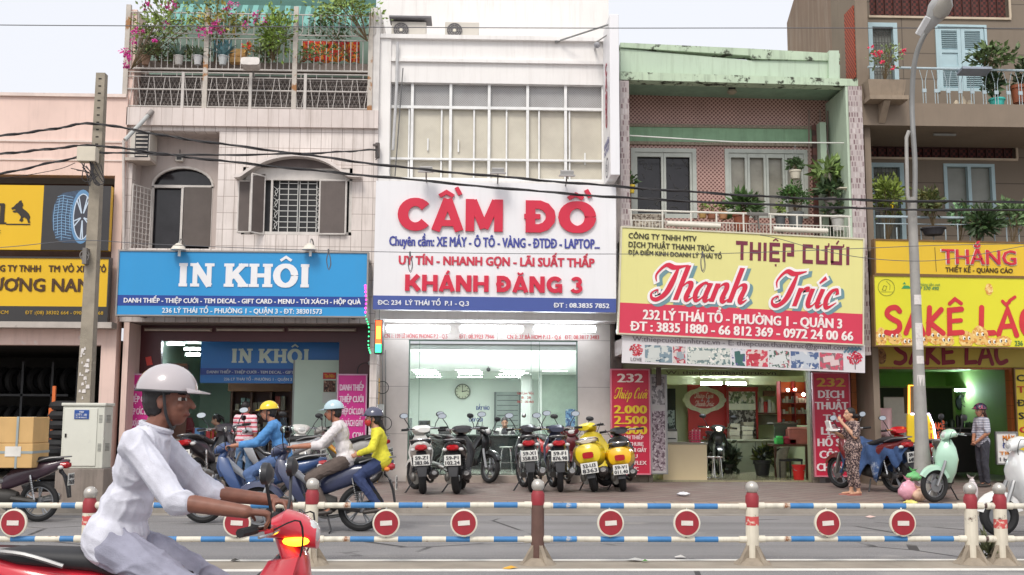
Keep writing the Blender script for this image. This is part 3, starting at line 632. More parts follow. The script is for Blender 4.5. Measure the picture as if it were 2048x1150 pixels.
# ---------- tiled house (blue sign)
YB = 22.8
B = thing('shophouse', 'white tiled house with roof garden and arched window above the blue sign', 'building', (P(495, 900, YB).x, YB, SW_Z), group='shophouses in a row')
XB0, XB1 = P(243, 500, YB).x, P(752, 500, YB).x; px_ = 21.4*S(YB); pz_ = 33.6*S(YB)
tile = TILE('facade_tile', (226, 216, 210), (150, 134, 126), px_, pz_, mortar=.005, rough=.25, var=.06, streak=.65, dirt=(136, 120, 108))
zt = P(500, 255, YB).z; zs = P(500, 645, YB).z
rec = rc(263, 262, 435, 497, YB); aw = rc(484, 335, 704, 470, YB)
mb = MB(); holes_wall(mb, XB0, XB1, zs, zt, YB, [rec, aw], .22); mb.build('wall', tile, B)
MB().box(XB0-.0, XB1, YB-.1, YB+.3, zt, P(500, 217, YB-.1).z).build('fascia', TILE('fascia_tile', (218, 206, 200), (168, 150, 142), px_, 1.2, mortar=.004, rough=.3, streak=.5, dirt=(140, 124, 112)), B)
ZF = P(500, 217, YB-.1).z
MB().box(XB0, XB1, YB+.3, YB+12, ZF-.35, ZF-.01).build('roof_slab', M('slab_grey', (170, 160, 152), .9), B)
# recessed door bay
gw = M('bay_wall', (188, 176, 170), .8, 0, .05, 1.5, streak=.2)
bd = .62
mb = MB(); arch_c = P(362, 374, YB+bd); ar = 60*S(YB+bd)
X0, X1, Z0, Z1 = rec
dx0, dx1 = P(302, 430, YB+bd).x, P(424, 430, YB+bd).x; dzt = P(360, 373, YB+bd).z
holes_wall(mb, X0-.05, X1+.05, Z0-.1, dzt, YB+bd, [(dx0, dx1, Z0-.2, dzt)], .15)
n = 14; arc = [(dx0+dx1)/2+(dx1-dx0)/2*math.cos(math.pi*i/n) for i in range(n+1)]; arz = [dzt+(P(360, 335, YB+bd).z-dzt)*math.sin(math.pi*i/n) for i in range(n+1)]
top = Z1+.1
mb.quad((dx1, YB+bd, dzt), (X1+.05, YB+bd, dzt), (X1+.05, YB+bd, top), (dx1, YB+bd, top)); mb.quad((X0-.05, YB+bd, dzt), (dx0, YB+bd, dzt), (dx0, YB+bd, top), (X0-.05, YB+bd, top))
for i in range(n): mb.quad((arc[i], YB+bd, arz[i]), (arc[i+1], YB+bd, arz[i+1]), (arc[i+1], YB+bd, top), (arc[i], YB+bd, top)); mb.quad((arc[i], YB+bd, arz[i]), (arc[i], YB+bd+.15, arz[i]), (arc[i+1], YB+bd+.15, arz[i+1]), (arc[i+1], YB+bd, arz[i+1]))
mb.build('bay_wall', gw, B)
mb = MB(); mb.box(X0-.12, X0-.001, YB+.22, YB+bd, Z0, Z1); mb.box(X1+.001, X1+.12, YB+.22, YB+bd, Z0, Z1); mb.box(X0, X1, YB+.22, YB+bd, Z1+.001, Z1+.1); mb.box(X0, X1, YB+.22, YB+bd, Z0-.12, Z0-.001); mb.build('bay_reveal', gw, B)
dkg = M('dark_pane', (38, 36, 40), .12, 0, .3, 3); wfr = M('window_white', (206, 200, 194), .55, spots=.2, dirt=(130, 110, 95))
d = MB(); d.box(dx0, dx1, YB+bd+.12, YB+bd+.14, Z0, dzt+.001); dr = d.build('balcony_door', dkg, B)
mb = MB(); mb.tube([(a, YB+bd-.005, z) for a, z in zip(arc, arz)], .03, 6); mb.box(dx0, dx1, YB+bd-.01, YB+bd+.05, dzt-.03, dzt+.03); mb.box(dx0, dx0+.04, YB+bd-.01, YB+bd+.06, Z0, dzt); mb.box(dx1-.04, dx1, YB+bd-.01, YB+bd+.06, Z0, dzt)
xm = P(363, 430, YB+bd).x; mb.box(xm-.025, xm+.025, YB+bd-.0, YB+bd+.06, Z0, dzt); mb.build('frame', wfr, dr)
mb = MB(); mb.add([((dx0+dx1)/2, YB+bd+.12, dzt)]+[(a, YB+bd+.12, z) for a, z in zip(arc, arz)], [(0, i+1, i+2) for i in range(n)]); mb.build('fanlight', dkg, B)
# half-drawn mesh leaf on the right, open barred leaf on the left
X0_, X1_, Z0_, Z1_ = rc(366, 374, 421, 492, YB+bd-.05); MB().box(X0_, X1_, YB+bd-.03, YB+bd-.015, Z0_, Z1_).build('screen_leaf', M('mesh_grey', (92, 84, 80), .7), B)
mb = MB(); q0, q1 = P(266, 372, YB+.02), P(303, 380, YB+bd-.05); zb = P(266, 497, YB).z; zt_ = P(266, 368, YB).z
def lv(u, z): return Vector((q0.x+(q1.x-q0.x)*u, q0.y+(q1.y-q0.y)*u, z))
for u in (0, .2, .4, .6, .8, 1): mb.tube([lv(u, zb), lv(u, zt_)], .018 if u in (0, 1) else .010, 6)
for i in range(12): mb.tube([lv(0, zb+(zt_-zb)*i/11), lv(1, zb+(zt_-zb)*i/11)], .010 if 0 < i < 11 else .018, 6)
mb.build('barred_leaf', wfr, B)
# arched window
X0, X1, Z0, Z1 = aw
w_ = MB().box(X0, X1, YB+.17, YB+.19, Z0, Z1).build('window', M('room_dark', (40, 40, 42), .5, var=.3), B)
mb = MB(); pxx = lambda x: P(x, 420, YB+.05).x; pz = lambda y: P(590, y, YB+.05).z
for a, b_, c, d_ in ((484, 335, 490, 470), (698, 335, 704, 470), (484, 335, 704, 361), (484, 464, 704, 470), (541, 361, 545, 464), (646, 361, 650, 464)): mb.box(pxx(a), pxx(b_) if False else pxx(c), YB+.02, YB+.10, pz(d_), pz(b_))
mb.build('frame', wfr, w_)
mb = MB()
for x in (557, 575, 594, 598, 614, 632): mb.box(pxx(x)-.008, pxx(x)+.008, YB+.1, YB+.115, Z0, pz(361))
for y in range(366, 464, 11):
 for a, b_ in ((557, 575), (575, 594), (598, 614), (614, 632)): mb.box(pxx(a), pxx(b_), YB+.1, YB+.112, pz(y)-.007, pz(y)+.007)
for a in (550, 636):
 for y in range(372, 460, 22): mb.tube(spl([(pxx(a-6), YB+.105, pz(y)), (pxx(a+4), YB+.105, pz(y+9)), (pxx(a-4), YB+.105, pz(y+20))], 4), .008, 5); mb.tube(spl([(pxx(a+6), YB+.105, pz(y+4)), (pxx(a-2), YB+.105, pz(y+10)), (pxx(a+2), YB+.105, pz(y+20))], 4), .008, 5)
mb.build('grille', M('grille_white', (205, 204, 200), .5), w_)
shut = M('shutter_grey', (96, 86, 82), .6, streak=.2)
def shutter(p0, p1, y0, y1):
 a, b_ = p0, p1; u = (b_-a); n_ = Vector((0, 0, 1)).cross(u).normalized()*.012; zt_, zb_ = y0, y1
 mb = MB(); mid = (a+b_)/2; mid.z = (zt_+zb_)/2; mb.obox(mid, u*.5, n_, Vector((0, 0, (zt_-zb_)/2))); s = mb.build('shutter', shut, w_)
 mb = MB()
 for q in (a, b_): mb.cyl((q.x, q.y, zb_), (q.x, q.y, zt_), .022, 6)
 for z in (zb_, zt_): mb.cyl((a.x, a.y, z), (b_.x, b_.y, z), .022, 6)
 mb.build('frame', wfr, s)
shutter(P(491, 0, YB+.0), P(514, 0, YB+.0), P(500, 362, YB).z, P(500, 464, YB).z)
shutter(P(516, 0, YB-.28), P(541, 0, YB-.0), P(520, 350, YB-.15).z, P(520, 466, YB-.15).z)
shutter(P(650, 0, YB-.04), P(701, 0, YB-.06), P(675, 361, YB-.05).z, P(675, 468, YB-.05).z)
hood = [P(x, y, YB-.13) for x, y in ((470, 357), (482, 356), (497, 346), (525, 329), (555, 319), (590, 315), (625, 318), (655, 328), (682, 345), (697, 355), (722, 356))]
mb = MB(); hd = spl([(p.x, p.z) for p in hood], 4)
mb.rings([[(p[0], YB-.26, p[1]), (p[0], YB-.26, p[1]+.07), (p[0], YB+.01, p[1]+.07), (p[0], YB+.01, p[1])] for p in hd]); mb.build('window_hood', M('hood_white', (214, 204, 198), .7, spots=.25), B)
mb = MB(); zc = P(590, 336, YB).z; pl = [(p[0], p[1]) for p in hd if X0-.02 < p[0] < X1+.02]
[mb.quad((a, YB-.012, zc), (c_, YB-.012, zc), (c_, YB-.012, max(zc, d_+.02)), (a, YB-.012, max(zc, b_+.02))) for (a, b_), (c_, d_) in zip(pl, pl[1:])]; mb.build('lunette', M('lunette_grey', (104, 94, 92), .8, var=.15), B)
# roof garden: parapet, railing, canopy wall
y_ = YB+.0
bw = M('louvre_dark', (126, 118, 114), .9, 0, .15, 3)
mb = MB()
for i in range(7): z = ZF+.02+i*.108; mb.obox(((XB0+XB1)/2, YB+.38, z+.05), ((XB1-XB0)/2-.12, 0, 0), (0, .05, -.04), (0, .006, .01))
mb.box(XB0+.1, XB1-.1, YB+.46, YB+.5, ZF, ZF+.9); mb.build('louvre_parapet', bw, B)
MB().box(XB0+.1, XB1-.1, YB+.30, YB+.52, P(500, 141, YB+.3).z, P(500, 124, YB+.3).z).build('parapet_beam', M('beam_grey', (150, 138, 130), .85, streak=.3), B)
rw = M('rail_grey_white', (196, 190, 184), .55, .1, .08, 8, spots=.3, dirt=(150, 100, 60)); YR = YB-.05
mb = MB(); z = lambda y: P(500, y, YR).z; xx = lambda x: P(x, 120, YR).x
for y, r in ((28, .014), (69, .014), (78, .012), (140, .022), (147, .014), (156, .012), (181, .018), (215, .016)): mb.cyl((xx(256), YR, z(y)), (xx(742), YR, z(y)), r, 6)
for i in range(40):
 x = 262+i*12.2; mb.cyl((xx(x), YR, z(140)), (xx(x), YR, z(80)), .0105, 5)
 if i % 3 == 0: q = [(xx(x), YR, z(28)), (xx(x), YR, z(62)), (xx(x+4), YR, z(68)), (xx(x+8), YR, z(68)), (xx(x+12), YR, z(62)), (xx(x+12), YR, z(28))]; mb.tube(q, .0105, 5)
 elif i % 3 == 2: mb.cyl((xx(x), YR, z(69)), (xx(x), YR, z(22)), .0075, 5)
for i in range(31):
 x = 266+i*15.6; dx = 4 if i % 2 else -4; mb.cyl((xx(x-dx), YR, z(156)), (xx(x+dx), YR, z(215)), .008, 5)
for i in range(16): x = 262+i*31; mb.cyl((xx(x), YR, z(147)), (xx(x), YR, z(156)), .008, 5)
mb.build('railing', rw, B)
mb = MB()
for i in range(60):
 for s_ in (1, -1): x = 262+i*8; mb.cyl((xx(x), YR+.05, z(215)), (xx(min(742, max(256, x+s_*30))), YR+.05, z(157)), .0035, 4)
mb.build('wire_mesh', M('mesh_wire', (150, 142, 136), .6), B)
rust = M('rusty_post', (190, 182, 172), .7, 0, .1, 8, blotch=((158, 112, 70), 2.2, .57))
for x, yt in ((253, 14), (412, 18), (590, 12), (741, 22)): MB().box(xx(x)-.05, xx(x)+.05, YR-.03, YR+.05, ZF+.002, z(yt)).build('post', rust, B)
for x in (368, 503, 612): MB().box(xx(x)-.03, xx(x)+.03, YR-.02, YR+.03, ZF+.002, z(146)).build('stay', rw, B)
gnw = M('garden_green_wall', (122, 142, 130), .85, 0, .15, 1.5, streak=.3)
MB().box(XB0-.6, XB1-.05, YB+2.4, YB+2.5, ZF, P(500, 40, YB+2.4).z).build('garden_wall', gnw, B)
mb = MB(); ya, yb_ = YB+.55, YB+2.35
yb_ = ya+.5; zA, zB_ = P(500, 47, ya).z, P(500, 10, yb_).z; mb2 = MB().box(xx(312), xx(740), yb_+.01, yb_+.06, zB_-.02, zB_+.5); mb2.build('awning_back', M('awning_dark', (84, 120, 112), .9), B)
mb.quad((xx(312), ya, zA), (xx(740), ya, zA), (xx(740), yb_, zB_), (xx(312), yb_, zB_))
for i in range(36): x = xx(312)+(xx(740)-xx(312))*i/36; dx = (xx(740)-xx(312))/36; mb.add([(x, ya, zA), (x+dx, ya, zA), (x+dx, ya-.005, zA-.06), (x+dx/2, ya-.005, zA-.09), (x, ya-.005, zA-.06)], [(0, 1, 2, 3, 4)])
tag(mb.build('awning', STRIPES('awning_stripe', (116, 168, 160), (78, 118, 112), .24, .5, 'X'), None), 'green striped canvas awning over the roof garden', 'awning')
mb = MB(); mb.box(xx(740)+.001, XB1+.0, YB-.04, YB+3, ZF, z(10)); mb.build('party_wall', M('party_white', (214, 210, 206), .85, streak=.3), B)
MB().box(XB0-.02, XB0+.10, YB-.02, YB+1.0, ZF, z(22)).build('corner_pier', pk, B)
for (x0, y0, x1, y1, nm) in ((486, 121, 520, 139, 'x'),):
 t = thing('floodlight', 'grey floodlight head sitting on the roof garden railing', 'floodlight', P(503, 140, YR-.2))
 c = P(503, 130, YR-.3); MB().loft([(c+Vector((0, .15, -.05)), (.10, 0, 0), (0, .0, .03)), (c+Vector((0, .05, -.02)), (.19, 0, 0), (0, .02, .09)), (c+Vector((0, -.16, .04)), (.2, 0, 0), (0, .02, .09))], 12, 5).build('housing', PLAST((196, 190, 184)), t, True)
 MB().cyl(c+Vector((0, .1, -.02)), (c.x, YR, c.z-.18), .02, 6).build('arm', STEEL(), t)
# shopfront
mar = M('maroon_panel', (84, 34, 40), .35, 0, .12, 1.5)
XL, XR = P(250, 800, GY).x, P(748, 800, GY).x; zsf = P(500, 640, GY).z
ox0, ox1, oz = P(318, 800, GY).x, P(676, 800, GY).x, P(500, 683, GY).z
mb = MB(); holes_wall(mb, XL, XR, SW_Z, zs, GY, [(ox0, ox1, SW_Z-.1, oz)], .15); mb.build('shopfront', mar, B)
MB().box(XB0, XB1, YB+.22, GY+.15, zs-.01, zs+.1).build('soffit', M('soffit_grey', (120, 110, 106), .9), B)
for a, b_ in ((241, 252), (738, 752)): MB().box(P(a, 800, YB).x, P(b_, 800, YB).x, YB, GY+.1, SW_Z, zs-.012).build('pier', pk if a < 300 else tile, B)
mint = M('mint_wall', (206, 226, 210), .7, 0, .04, 1.2)
room(B, XL+.1, XR-.1, SW_Z+.02, oz+.12, GY+.15, GY+6, mint, TILE('shop_floor', (176, 170, 158), (140, 134, 124), .4, .4, axis='xy', rough=.2), mint)
for i, (a, b_) in enumerate(((290, 420), (434, 565), (578, 709))): tubelight('unlit tube holder under the blue sign, %s' % ('above the left magenta board', 'above the middle of the inner sign', 'beside the right magenta board')[i], a, 655, b_, 665, GY-.15, 0, 'unlit tubes under the blue sign', fix=(150, 128, 116))
for a in ((336, 684, 366, 692, GY+.9), (370, 694, 398, 703, GY+1.6), (372, 706, 398, 713, GY+2.5)): tubelight('lit tube above the doorway of the print shop, %s' % {684: 'the nearest', 694: 'the middle one', 706: 'the farthest'}[a[1]], *a, 85, 'tubes lit inside the print shop', fix=(210, 226, 214))

# ---------- white pawn shop
YC = 22.9
Cb = thing('shophouse', 'white pawn shop with a wide band of framed windows and glass front', 'building', (P(995, 900, YC).x, YC, SW_Z), group='shophouses in a row')
wht = M('white_render', (234, 231, 228), .7, 0, .04, 1.2, streak=.32, dirt=(176, 168, 160), spots=.08)
XC0, XC1 = P(753, 500, YC).x, P(1238, 500, YC).x; zt = P(990, 82, YC).z; zs = P(990, 640, YC).z
ww = rc(779, 167, 1207, 361, YC)
mb = MB(); holes_wall(mb, XC0, XC1, zs, zt, YC, [ww], .25); mb.build('wall', wht, Cb)
mb = MB(); mb.box(XC0, XC1+.02, YC-.10, YC+.3, zt, zt+.09); mb.box(XC0+.25, XC1, YC-.07, YC-.001, P(990, 127, YC).z, P(990, 121, YC).z); mb.box(XC0, XC0+.24, YC-.05, YC-.001, zs+2.2, zt-.001); mb.build('cornice', wht, Cb)
MB().box(XC0, XC1, YC+.31, YC+12, zt-.3, zt-.02).build('roof_slab', wht, Cb)
MB().box(P(760, 0, 25).x, P(1217, 0, 25).x, 25, 33, zt-.3, 16.5).build('tower', wht, Cb)
X0, X1, Z0, Z1 = ww; wz = lambda y: P(990, y, YC+.1).z; wx = lambda x: P(x, 260, YC+.1).x
gtop = M('frosted_grey', (146, 144, 142), .25, 0, .05, 2); glow = DIAMOND('blind_beige', (208, 202, 186), (198, 191, 174), 160, 160, .2, .3)
MB().box(X0, X1, YC+.16, YC+.18, wz(217), Z1).build('top_pane', DIAMOND('wired_glass', (170, 169, 168), (146, 145, 144), 120, 120, .2, .2), Cb)
MB().box(X0, X1, YC+.17, YC+.19, Z0, wz(217)-.001).build('lower_pane', glow, Cb)
al = M('white_aluminium', (232, 232, 230), .4); mb = MB()
for x in (779, 824, 901, 978, 1055, 1131, 1206): mb.box(wx(x)-.03, wx(x)+.03, YC+.06, YC+.15, Z0, Z1)
for y, h in ((167, .02), (217, .03), (320, .022), (360, .03)): mb.box(X0, X1, YC+.055, YC+.14, wz(y)-h, wz(y)+h)
for x in (818, 883, 948, 1013, 1078, 1139): mb.box(wx(x)-.017, wx(x)+.017, YC+.09, YC+.155, Z0, wz(217))
mb.build('window_frame', al, Cb)
mb = MB()
for x, y in ((856, 290), (917, 292), (1170, 315)): mb.box(wx(x)-.015, wx(x)+.015, YC+.12, YC+.168, wz(y+12), wz(y-12))
mb.build('window_handle', al, Cb)
# ground floor
zs2 = P(990, 680, GY).z; gx0, gx1 = P(816, 800, GY).x, P(1156, 800, GY).x; tb = TILE('pier_tile', (206, 198, 192), (150, 142, 136), 5., 1.02, mortar=.006, rough=.3, var=.02)
mb = MB(); holes_wall(mb, P(755, 800, GY).x, P(1221, 800, GY).x, SW_Z, zs, GY, [(gx0, gx1, SW_Z-.1, zs2)], .25); mb.build('shopfront', tb, Cb)
MB().box(XC0, XC1, YC+.25, GY, zs-.02, zs+.1).build('soffit', M('soffit_white', (200, 196, 192), .8), Cb)
MB().box(P(1222, 800, GY).x, P(1243, 800, GY).x, GY-.12, GY+.2, SW_Z, zs).build('stone_pier', M('dark_stone', (92, 82, 76), .8, 0, .3, 9, spots=.3), Cb)
FZ = .27
MB().box(gx0, gx1, GY-.32, GY+.001, SW_Z, FZ-.005).build('step', M('step_stone', (160, 148, 138), .8, spots=.3), Cb)
cw = M('pawn_mint', (222, 232, 226), .6, 0, .03, 1); zc1 = P(990, 704, GY+1).z; zc2 = P(990, 743, GY+1.3).z
YI0, YI1 = GY+.25, GY+6.6
rx0, rx1 = gx0-.35, gx1+.35
room(Cb, rx0, rx1, FZ, zc2, YI0, YI1, cw, TILE('pawn_floor', (186, 196, 182), (150, 160, 148), .6, .6, axis='xy', rough=.08), cw, cy=GY+1.401)
mb = MB().box(rx0, rx1, GY+1.3, GY+1.4, zc2, zc1+.2); mb.build('bulkhead', cw, Cb)
MB().box(rx0, rx1, YI0, GY+1.299, zc1, zc1+.1).build('interior_ceiling', cw, Cb)
for a_ in (rx0-.1, rx1): MB().box(a_, a_+.1, YI0, GY+1.3, zc2+.003, zc1+.1).build('interior_side_wall', cw, Cb)
gl = MB().box(gx0, gx1, GY+.06, GY+.07, FZ, zs2).build('shop_window', GLASS('shop_glass', (236, 247, 241), .10), Cb)
mb = MB(); mb.box(gx0, gx0+.03, GY+.05, GY+.09, FZ, zs2); mb.box(gx1-.03, gx1, GY+.05, GY+.09, FZ, zs2); mb.box(gx0, gx1, GY+.05, GY+.09, zs2-.03, zs2-.001); mb.build('frame', M('green_edge', (120, 140, 130), .3, .3), gl)
for x in (838, 1079, 1062): X = P(x, 800, GY+.06).x; MB().box(X-.006, X+.006, GY+.045, GY+.085, FZ, zs2-.03).build('glass_edge', MATS['green_edge'], gl)
mb = MB(); mb.ball((P(1048, 831, GY).x, GY+.02, P(1048, 831, GY).z), .05, 12); mb.build('door_knob', CHROME(), gl, True)
mb = MB(); a = P(960, 811, GY+.05); text_mb(mb, 'ĐẨY VÀO', P(959, 0, GY).x, P(984, 0, GY).x, P(0, 816, GY).z, .085, GY+.048, .05); mb.build('decal', INK((44, 66, 130)), gl)
mb = MB(); xa, xb_ = P(945, 0, GY).x, P(971, 0, GY).x; text_mb(mb, 'KÉO VÀO', xa, xb_, P(0, 840, GY).z, .085, GY+.048, .05); mb.v = [(xa+xb_-v[0], v[1], v[2]) for v in mb.v]; mb.build('decal', INK((44, 66, 130)), gl)
mb = MB()
for y, s_ in ((784, 'Giờ Làm Việc'), (793, '8h - 20h'), (801, 'thứ 2 - chủ nhật')): text_mb(mb, s_, P(1037, 0, GY).x if y != 793 else P(1045, 0, GY).x, P(1069, 0, GY).x if y != 793 else P(1064, 0, GY).x, P(0, y, GY).z, .06, GY+.048, .03)
mb.build('decal', INK((170, 50, 50)), gl)
for i, (a, b_) in enumerate(((774, 898), (922, 1045), (1069, 1190))): tubelight('bright tube over the pawn shop glass front, %s' % ('left one', 'middle one', 'right one')[i], a, 651, b_, 664, GY-.4, 11, 'bright tubes over the pawn shop', 2.6, fix=(235, 235, 232))
zl = P(0, 671, GY).z; mb = MB()
for s_, a, b_ in (('CN 1: 139 LÊ HỒNG PHONG P.2 - Q.5', 781, 902), ('ĐT: 08.3923 7966', 926, 992), ('CN 2: 37 BÀ HOM P.13 - Q.6', 1017, 1121), ('ĐT: 08.3817 2483', 1129, 1194)): text_mb(mb, s_, P(a, 0, GY).x, P(b_, 0, GY).x, zl, .09, GY-.004, .03)
tag(mb.build('wall_lettering', INK((190, 84, 88))), 'row of red branch addresses on the white lintel above the glass front', 'lettering')
lit = EMIT('ceiling_tube', (250, 252, 250), 100.)
for c_, pts in enumerate((((848, 744), (852, 748), (856, 752), (858, 757)), ((935, 744), (940, 748), (941, 752), (940, 757)), ((1024, 745), (1032, 749), (1022, 752), (1017, 757)), ((1110, 745),))):
 for i, (x, y) in enumerate(pts):
  Y = (zc2-.03-CAM_Z)*F_PX/(835-y); p = P(x, y, Y)
  h_ = .30*Y/27; mb = MB().quad((p.x-h_, Y-.035, zc2-.004), (p.x+h_, Y-.035, zc2-.004), (p.x+h_, Y+.035, zc2-.004), (p.x-h_, Y+.035, zc2-.004))
  tag(mb.build('ceiling_light', lit), 'lit ceiling strip in the pawn shop, %s row from the left, %s from the street' % (('first', 'second', 'third', 'fourth')[c_], ('first', 'second', 'third', 'fourth')[i]), 'ceiling light', 'strip lights on the pawn shop ceiling')

# ---------- green shop
YD = 22.3
D = thing('shophouse', 'pale green house with mosaic piers and a deep balcony above the wedding sign', 'building', (P(1485, 900, YD).x, YD, SW_Z), group='shophouses in a row')
gr = M('mint_green_render', (186, 203, 182), .8, 0, .05, 1.2, streak=.5, dirt=(120, 130, 104), spots=.16)
grd = M('mouldy_green', (186, 204, 178), .85, 0, .08, 3, blotch=((70, 74, 62), 3.4, .525), streak=.5, dirt=(70, 72, 60))
XD0, XD1 = P(1241, 300, YD).x, P(1716, 300, YD).x; q = lambda x, y, Y=YD: P(x, y, Y)
def slab(pts, Y, d): return MB().prism([P(x, y, Y) for x, y in pts], (0, d, 0))
slab([(1241, 97), (1500, 121), (1660, 121), (1680, 130), (1680, 160), (1241, 146)], YD+.25, .2).build('parapet', gr, D)
mb = slab([(1241, 85), (1500, 97), (1500, 111), (1241, 94)], YD+.2, .28); mb.build('parapet_cap', grd, D)
mb = slab([(1500, 97), (1680, 107), (1680, 122), (1505, 117), (1500, 111)], YD+.2, .28); mb.build('parapet_cap', grd, D)
slab([(1658, 101), (1678, 101), (1678, 160), (1658, 160)], YD+.15, .3).build('parapet_pier', gr, D)
slab([(1241, 143), (1716, 158), (1716, 172), (1241, 159)], YD, .32).build('canopy_edge', grd, D)
yk = 23.62; zsof = P(1480, 165, YD).z
MB().prism([(XD0, YD+.33, P(1241, 152, YD).z), (XD0, yk+.02, P(1241, 152, YD).z), (XD1, yk+.02, P(1716, 166, YD).z), (XD1, YD+.33, P(1716, 166, YD).z)], (0, 0, .15)).build('canopy_soffit', M('soffit_green', (146, 174, 152), .85, streak=.2), D)
MB().box(XD0, XD1, yk+.2, yk+11, P(0, 140, YD).z-.5, P(0, 140, YD).z-.3).build('roof_slab', gr, D)
pt = DIAMOND('lattice_tile', (200, 162, 150), (112, 68, 62), math.pi/(4.2*S(yk)), math.pi/(4.2*S(yk)), .12, .35)
zD0 = P(1480, 668, yk).z; zDt = P(1480, 150, yk).z
dh = rc(1262, 297, 1393, 436, yk); wh = rc(1450, 299, 1616, 436, yk)
mb = MB(); holes_wall(mb, XD0, XD1, zD0, zDt, yk, [dh, wh], .15); mb.build('wall', pt, D)
MB().box(XD0+.2, P(1640, 250, yk).x, yk-.03, yk-.002, P(0, 268, yk).z, P(0, 236, yk).z).build('wall_band', M('band_green', (146, 182, 148), .8, streak=.3), D)
for y in (234, 270): MB().box(XD0+.2, P(1640, 250, yk).x, yk-.06, yk-.001, P(0, y+3, yk).z, P(0, y-3, yk).z).build('string_course', M('pebble_course', (150, 138, 122), .9, 0, .4, 30), D)
mos = TILE('mosaic_pier', (214, 204, 202), (188, 176, 172), .058, .12, off=.5, mortar=.012, rough=.3, second=(120, 92, 96), var=.1)
MB().box(P(1241, 300, YD).x, P(1259, 300, YD).x, YD-.0, yk, P(0, 700, YD).z, P(1250, 161, YD).z).build('mosaic_pier', mos, D)
MB().box(P(1700, 300, YD).x, P(1727, 300, YD).x, YD-.02, yk, P(0, 700, YD).z, P(1710, 173, YD).z).build('mosaic_pier', mos, D)
MB().box(P(1695, 300, YD).x, P(1700, 300, YD).x-.002, YD+.01, yk, P(0, 480, YD).z, P(1710, 173, YD).z).build('pier_edge', gr, D)
MB().box(P(1640, 300, yk-.3).x, P(1652, 300, yk-.3).x, yk-.35, yk-.002, P(0, 480, YD).z, P(0, 230, yk).z).build('inner_pier', gr, D)
wfg = M('window_grey', (188, 192, 184), .6, spots=.1)
def casement(hole, ncol, kind):
 X0, X1, Z0, Z1 = hole
 w_ = MB().box(X0, X1, yk+.1, yk+.12, Z0, Z1).build(kind, dkg if ncol == 2 else M('curtained_pane', (150, 146, 134), .3, 0, .2, 3), D)
 mb = MB(); f = .09
 mb.box(X0, X0+f, yk-.03, yk+.08, Z0, Z1); mb.box(X1-f, X1, yk-.03, yk+.08, Z0, Z1); mb.box(X0+f, X1-f, yk-.03, yk+.08, Z1-f, Z1)
 for i in range(ncol):
  a = X0+f+(X1-X0-2*f)*i/ncol; b_ = X0+f+(X1-X0-2*f)*(i+1)/ncol; g = .055
  mb.box(a+.004, a+g, yk+.0, yk+.07, Z0, Z1-f-.003); mb.box(b_-g, b_-.004, yk+.0, yk+.07, Z0, Z1-f-.003); mb.box(a+g, b_-g, yk+.0, yk+.07, Z1-f-.1, Z1-f-.003); mb.box(a+g, b_-g, yk, yk+.07, Z0, Z0+.1)
 mb.build('frame', wfg, w_); return w_
dw = casement(dh, 2, 'balcony_door'); casement(wh, 4, 'window')
mb = MB(); rr = random.Random(5)
for i in range(46):
 x = rr.uniform(dh[0]+.15, dh[1]-.15); z = rr.uniform(dh[2]+.1, dh[3]-.25); a = rr.uniform(0, 6.3); l = .12
 mb.tube([(x, yk+.09, z), (x+l*math.cos(a)*.5, yk+.09, z+l*math.sin(a)*.5+.02), (x+l*math.cos(a), yk+.09, z+l*math.sin(a))], .008, 4)
mb.build('grille', M('grille_dark', (62, 60, 58), .5), dw)
mb = MB(); mb.box(P(1614, 0, yk).x, P(1700, 0, yk).x, yk-.1, yk-.004, zD0, P(0, 230, yk).z); mb.build('side_panel', DIAMOND('brown_lattice', (112, 66, 58), (74, 46, 42), 22, 22, .1), D)
for x, y0, y1 in ((1618, 220, 440), (1640, 220, 345), (1655, 222, 320)): MB().cyl(P(x, y0, yk-.2), P(x, y1, yk-.2), .02, 8).build('pipe', M('pipe_brown', (132, 112, 104), .6), D)
MB().tube([P(1258, 271, YD+.2), P(1470, 284, YD+.25), P(1697, 286, YD+.2)], .014, 6).build('clothes_rod', M('rod_white', (214, 214, 208), .5), D)
YR2 = YD+.02; mb = MB(); zz = lambda y: P(1480, y, YR2).z; xx2 = lambda x: P(x, 440, YR2).x
def zl_(x, y): return P(x, y+(x-1255)*.030, YR2).z
for y, r in ((420, .022), (440, .012)): mb.cyl((xx2(1255), YR2, zl_(1255, y)), (xx2(1702), YR2, zl_(1702, y)), r, 8)
for x in (1262, 1325, 1382, 1433, 1487, 1541, 1594, 1641, 1698): mb.cyl((xx2(x), YR2, zl_(x, 470)), (xx2(x), YR2, zl_(x, 420)), .02, 8)
for i in range(66): x = 1258+i*6.7; mb.cyl((xx2(x), YR2, zl_(x, 470)), (xx2(x), YR2, zl_(x, 440)), .007, 4)
mb.build('balcony_railing', M('rail_white2', (214, 210, 200), .5, spots=.3, dirt=(140, 110, 90)), D)
BX(1257, 428, 1330, 470, YD+.12, .1).build('rockery_panel', PRINT('crazy_paving', [(170, 160, 146), (110, 96, 84), (196, 186, 170)], 9), D)
MB().box(XD0, XD1, YD+.06, yk, P(0, 668, YD).z, P(0, 466, YD).z).build('balcony_base', M('base_grey', (140, 130, 120), .9), D)
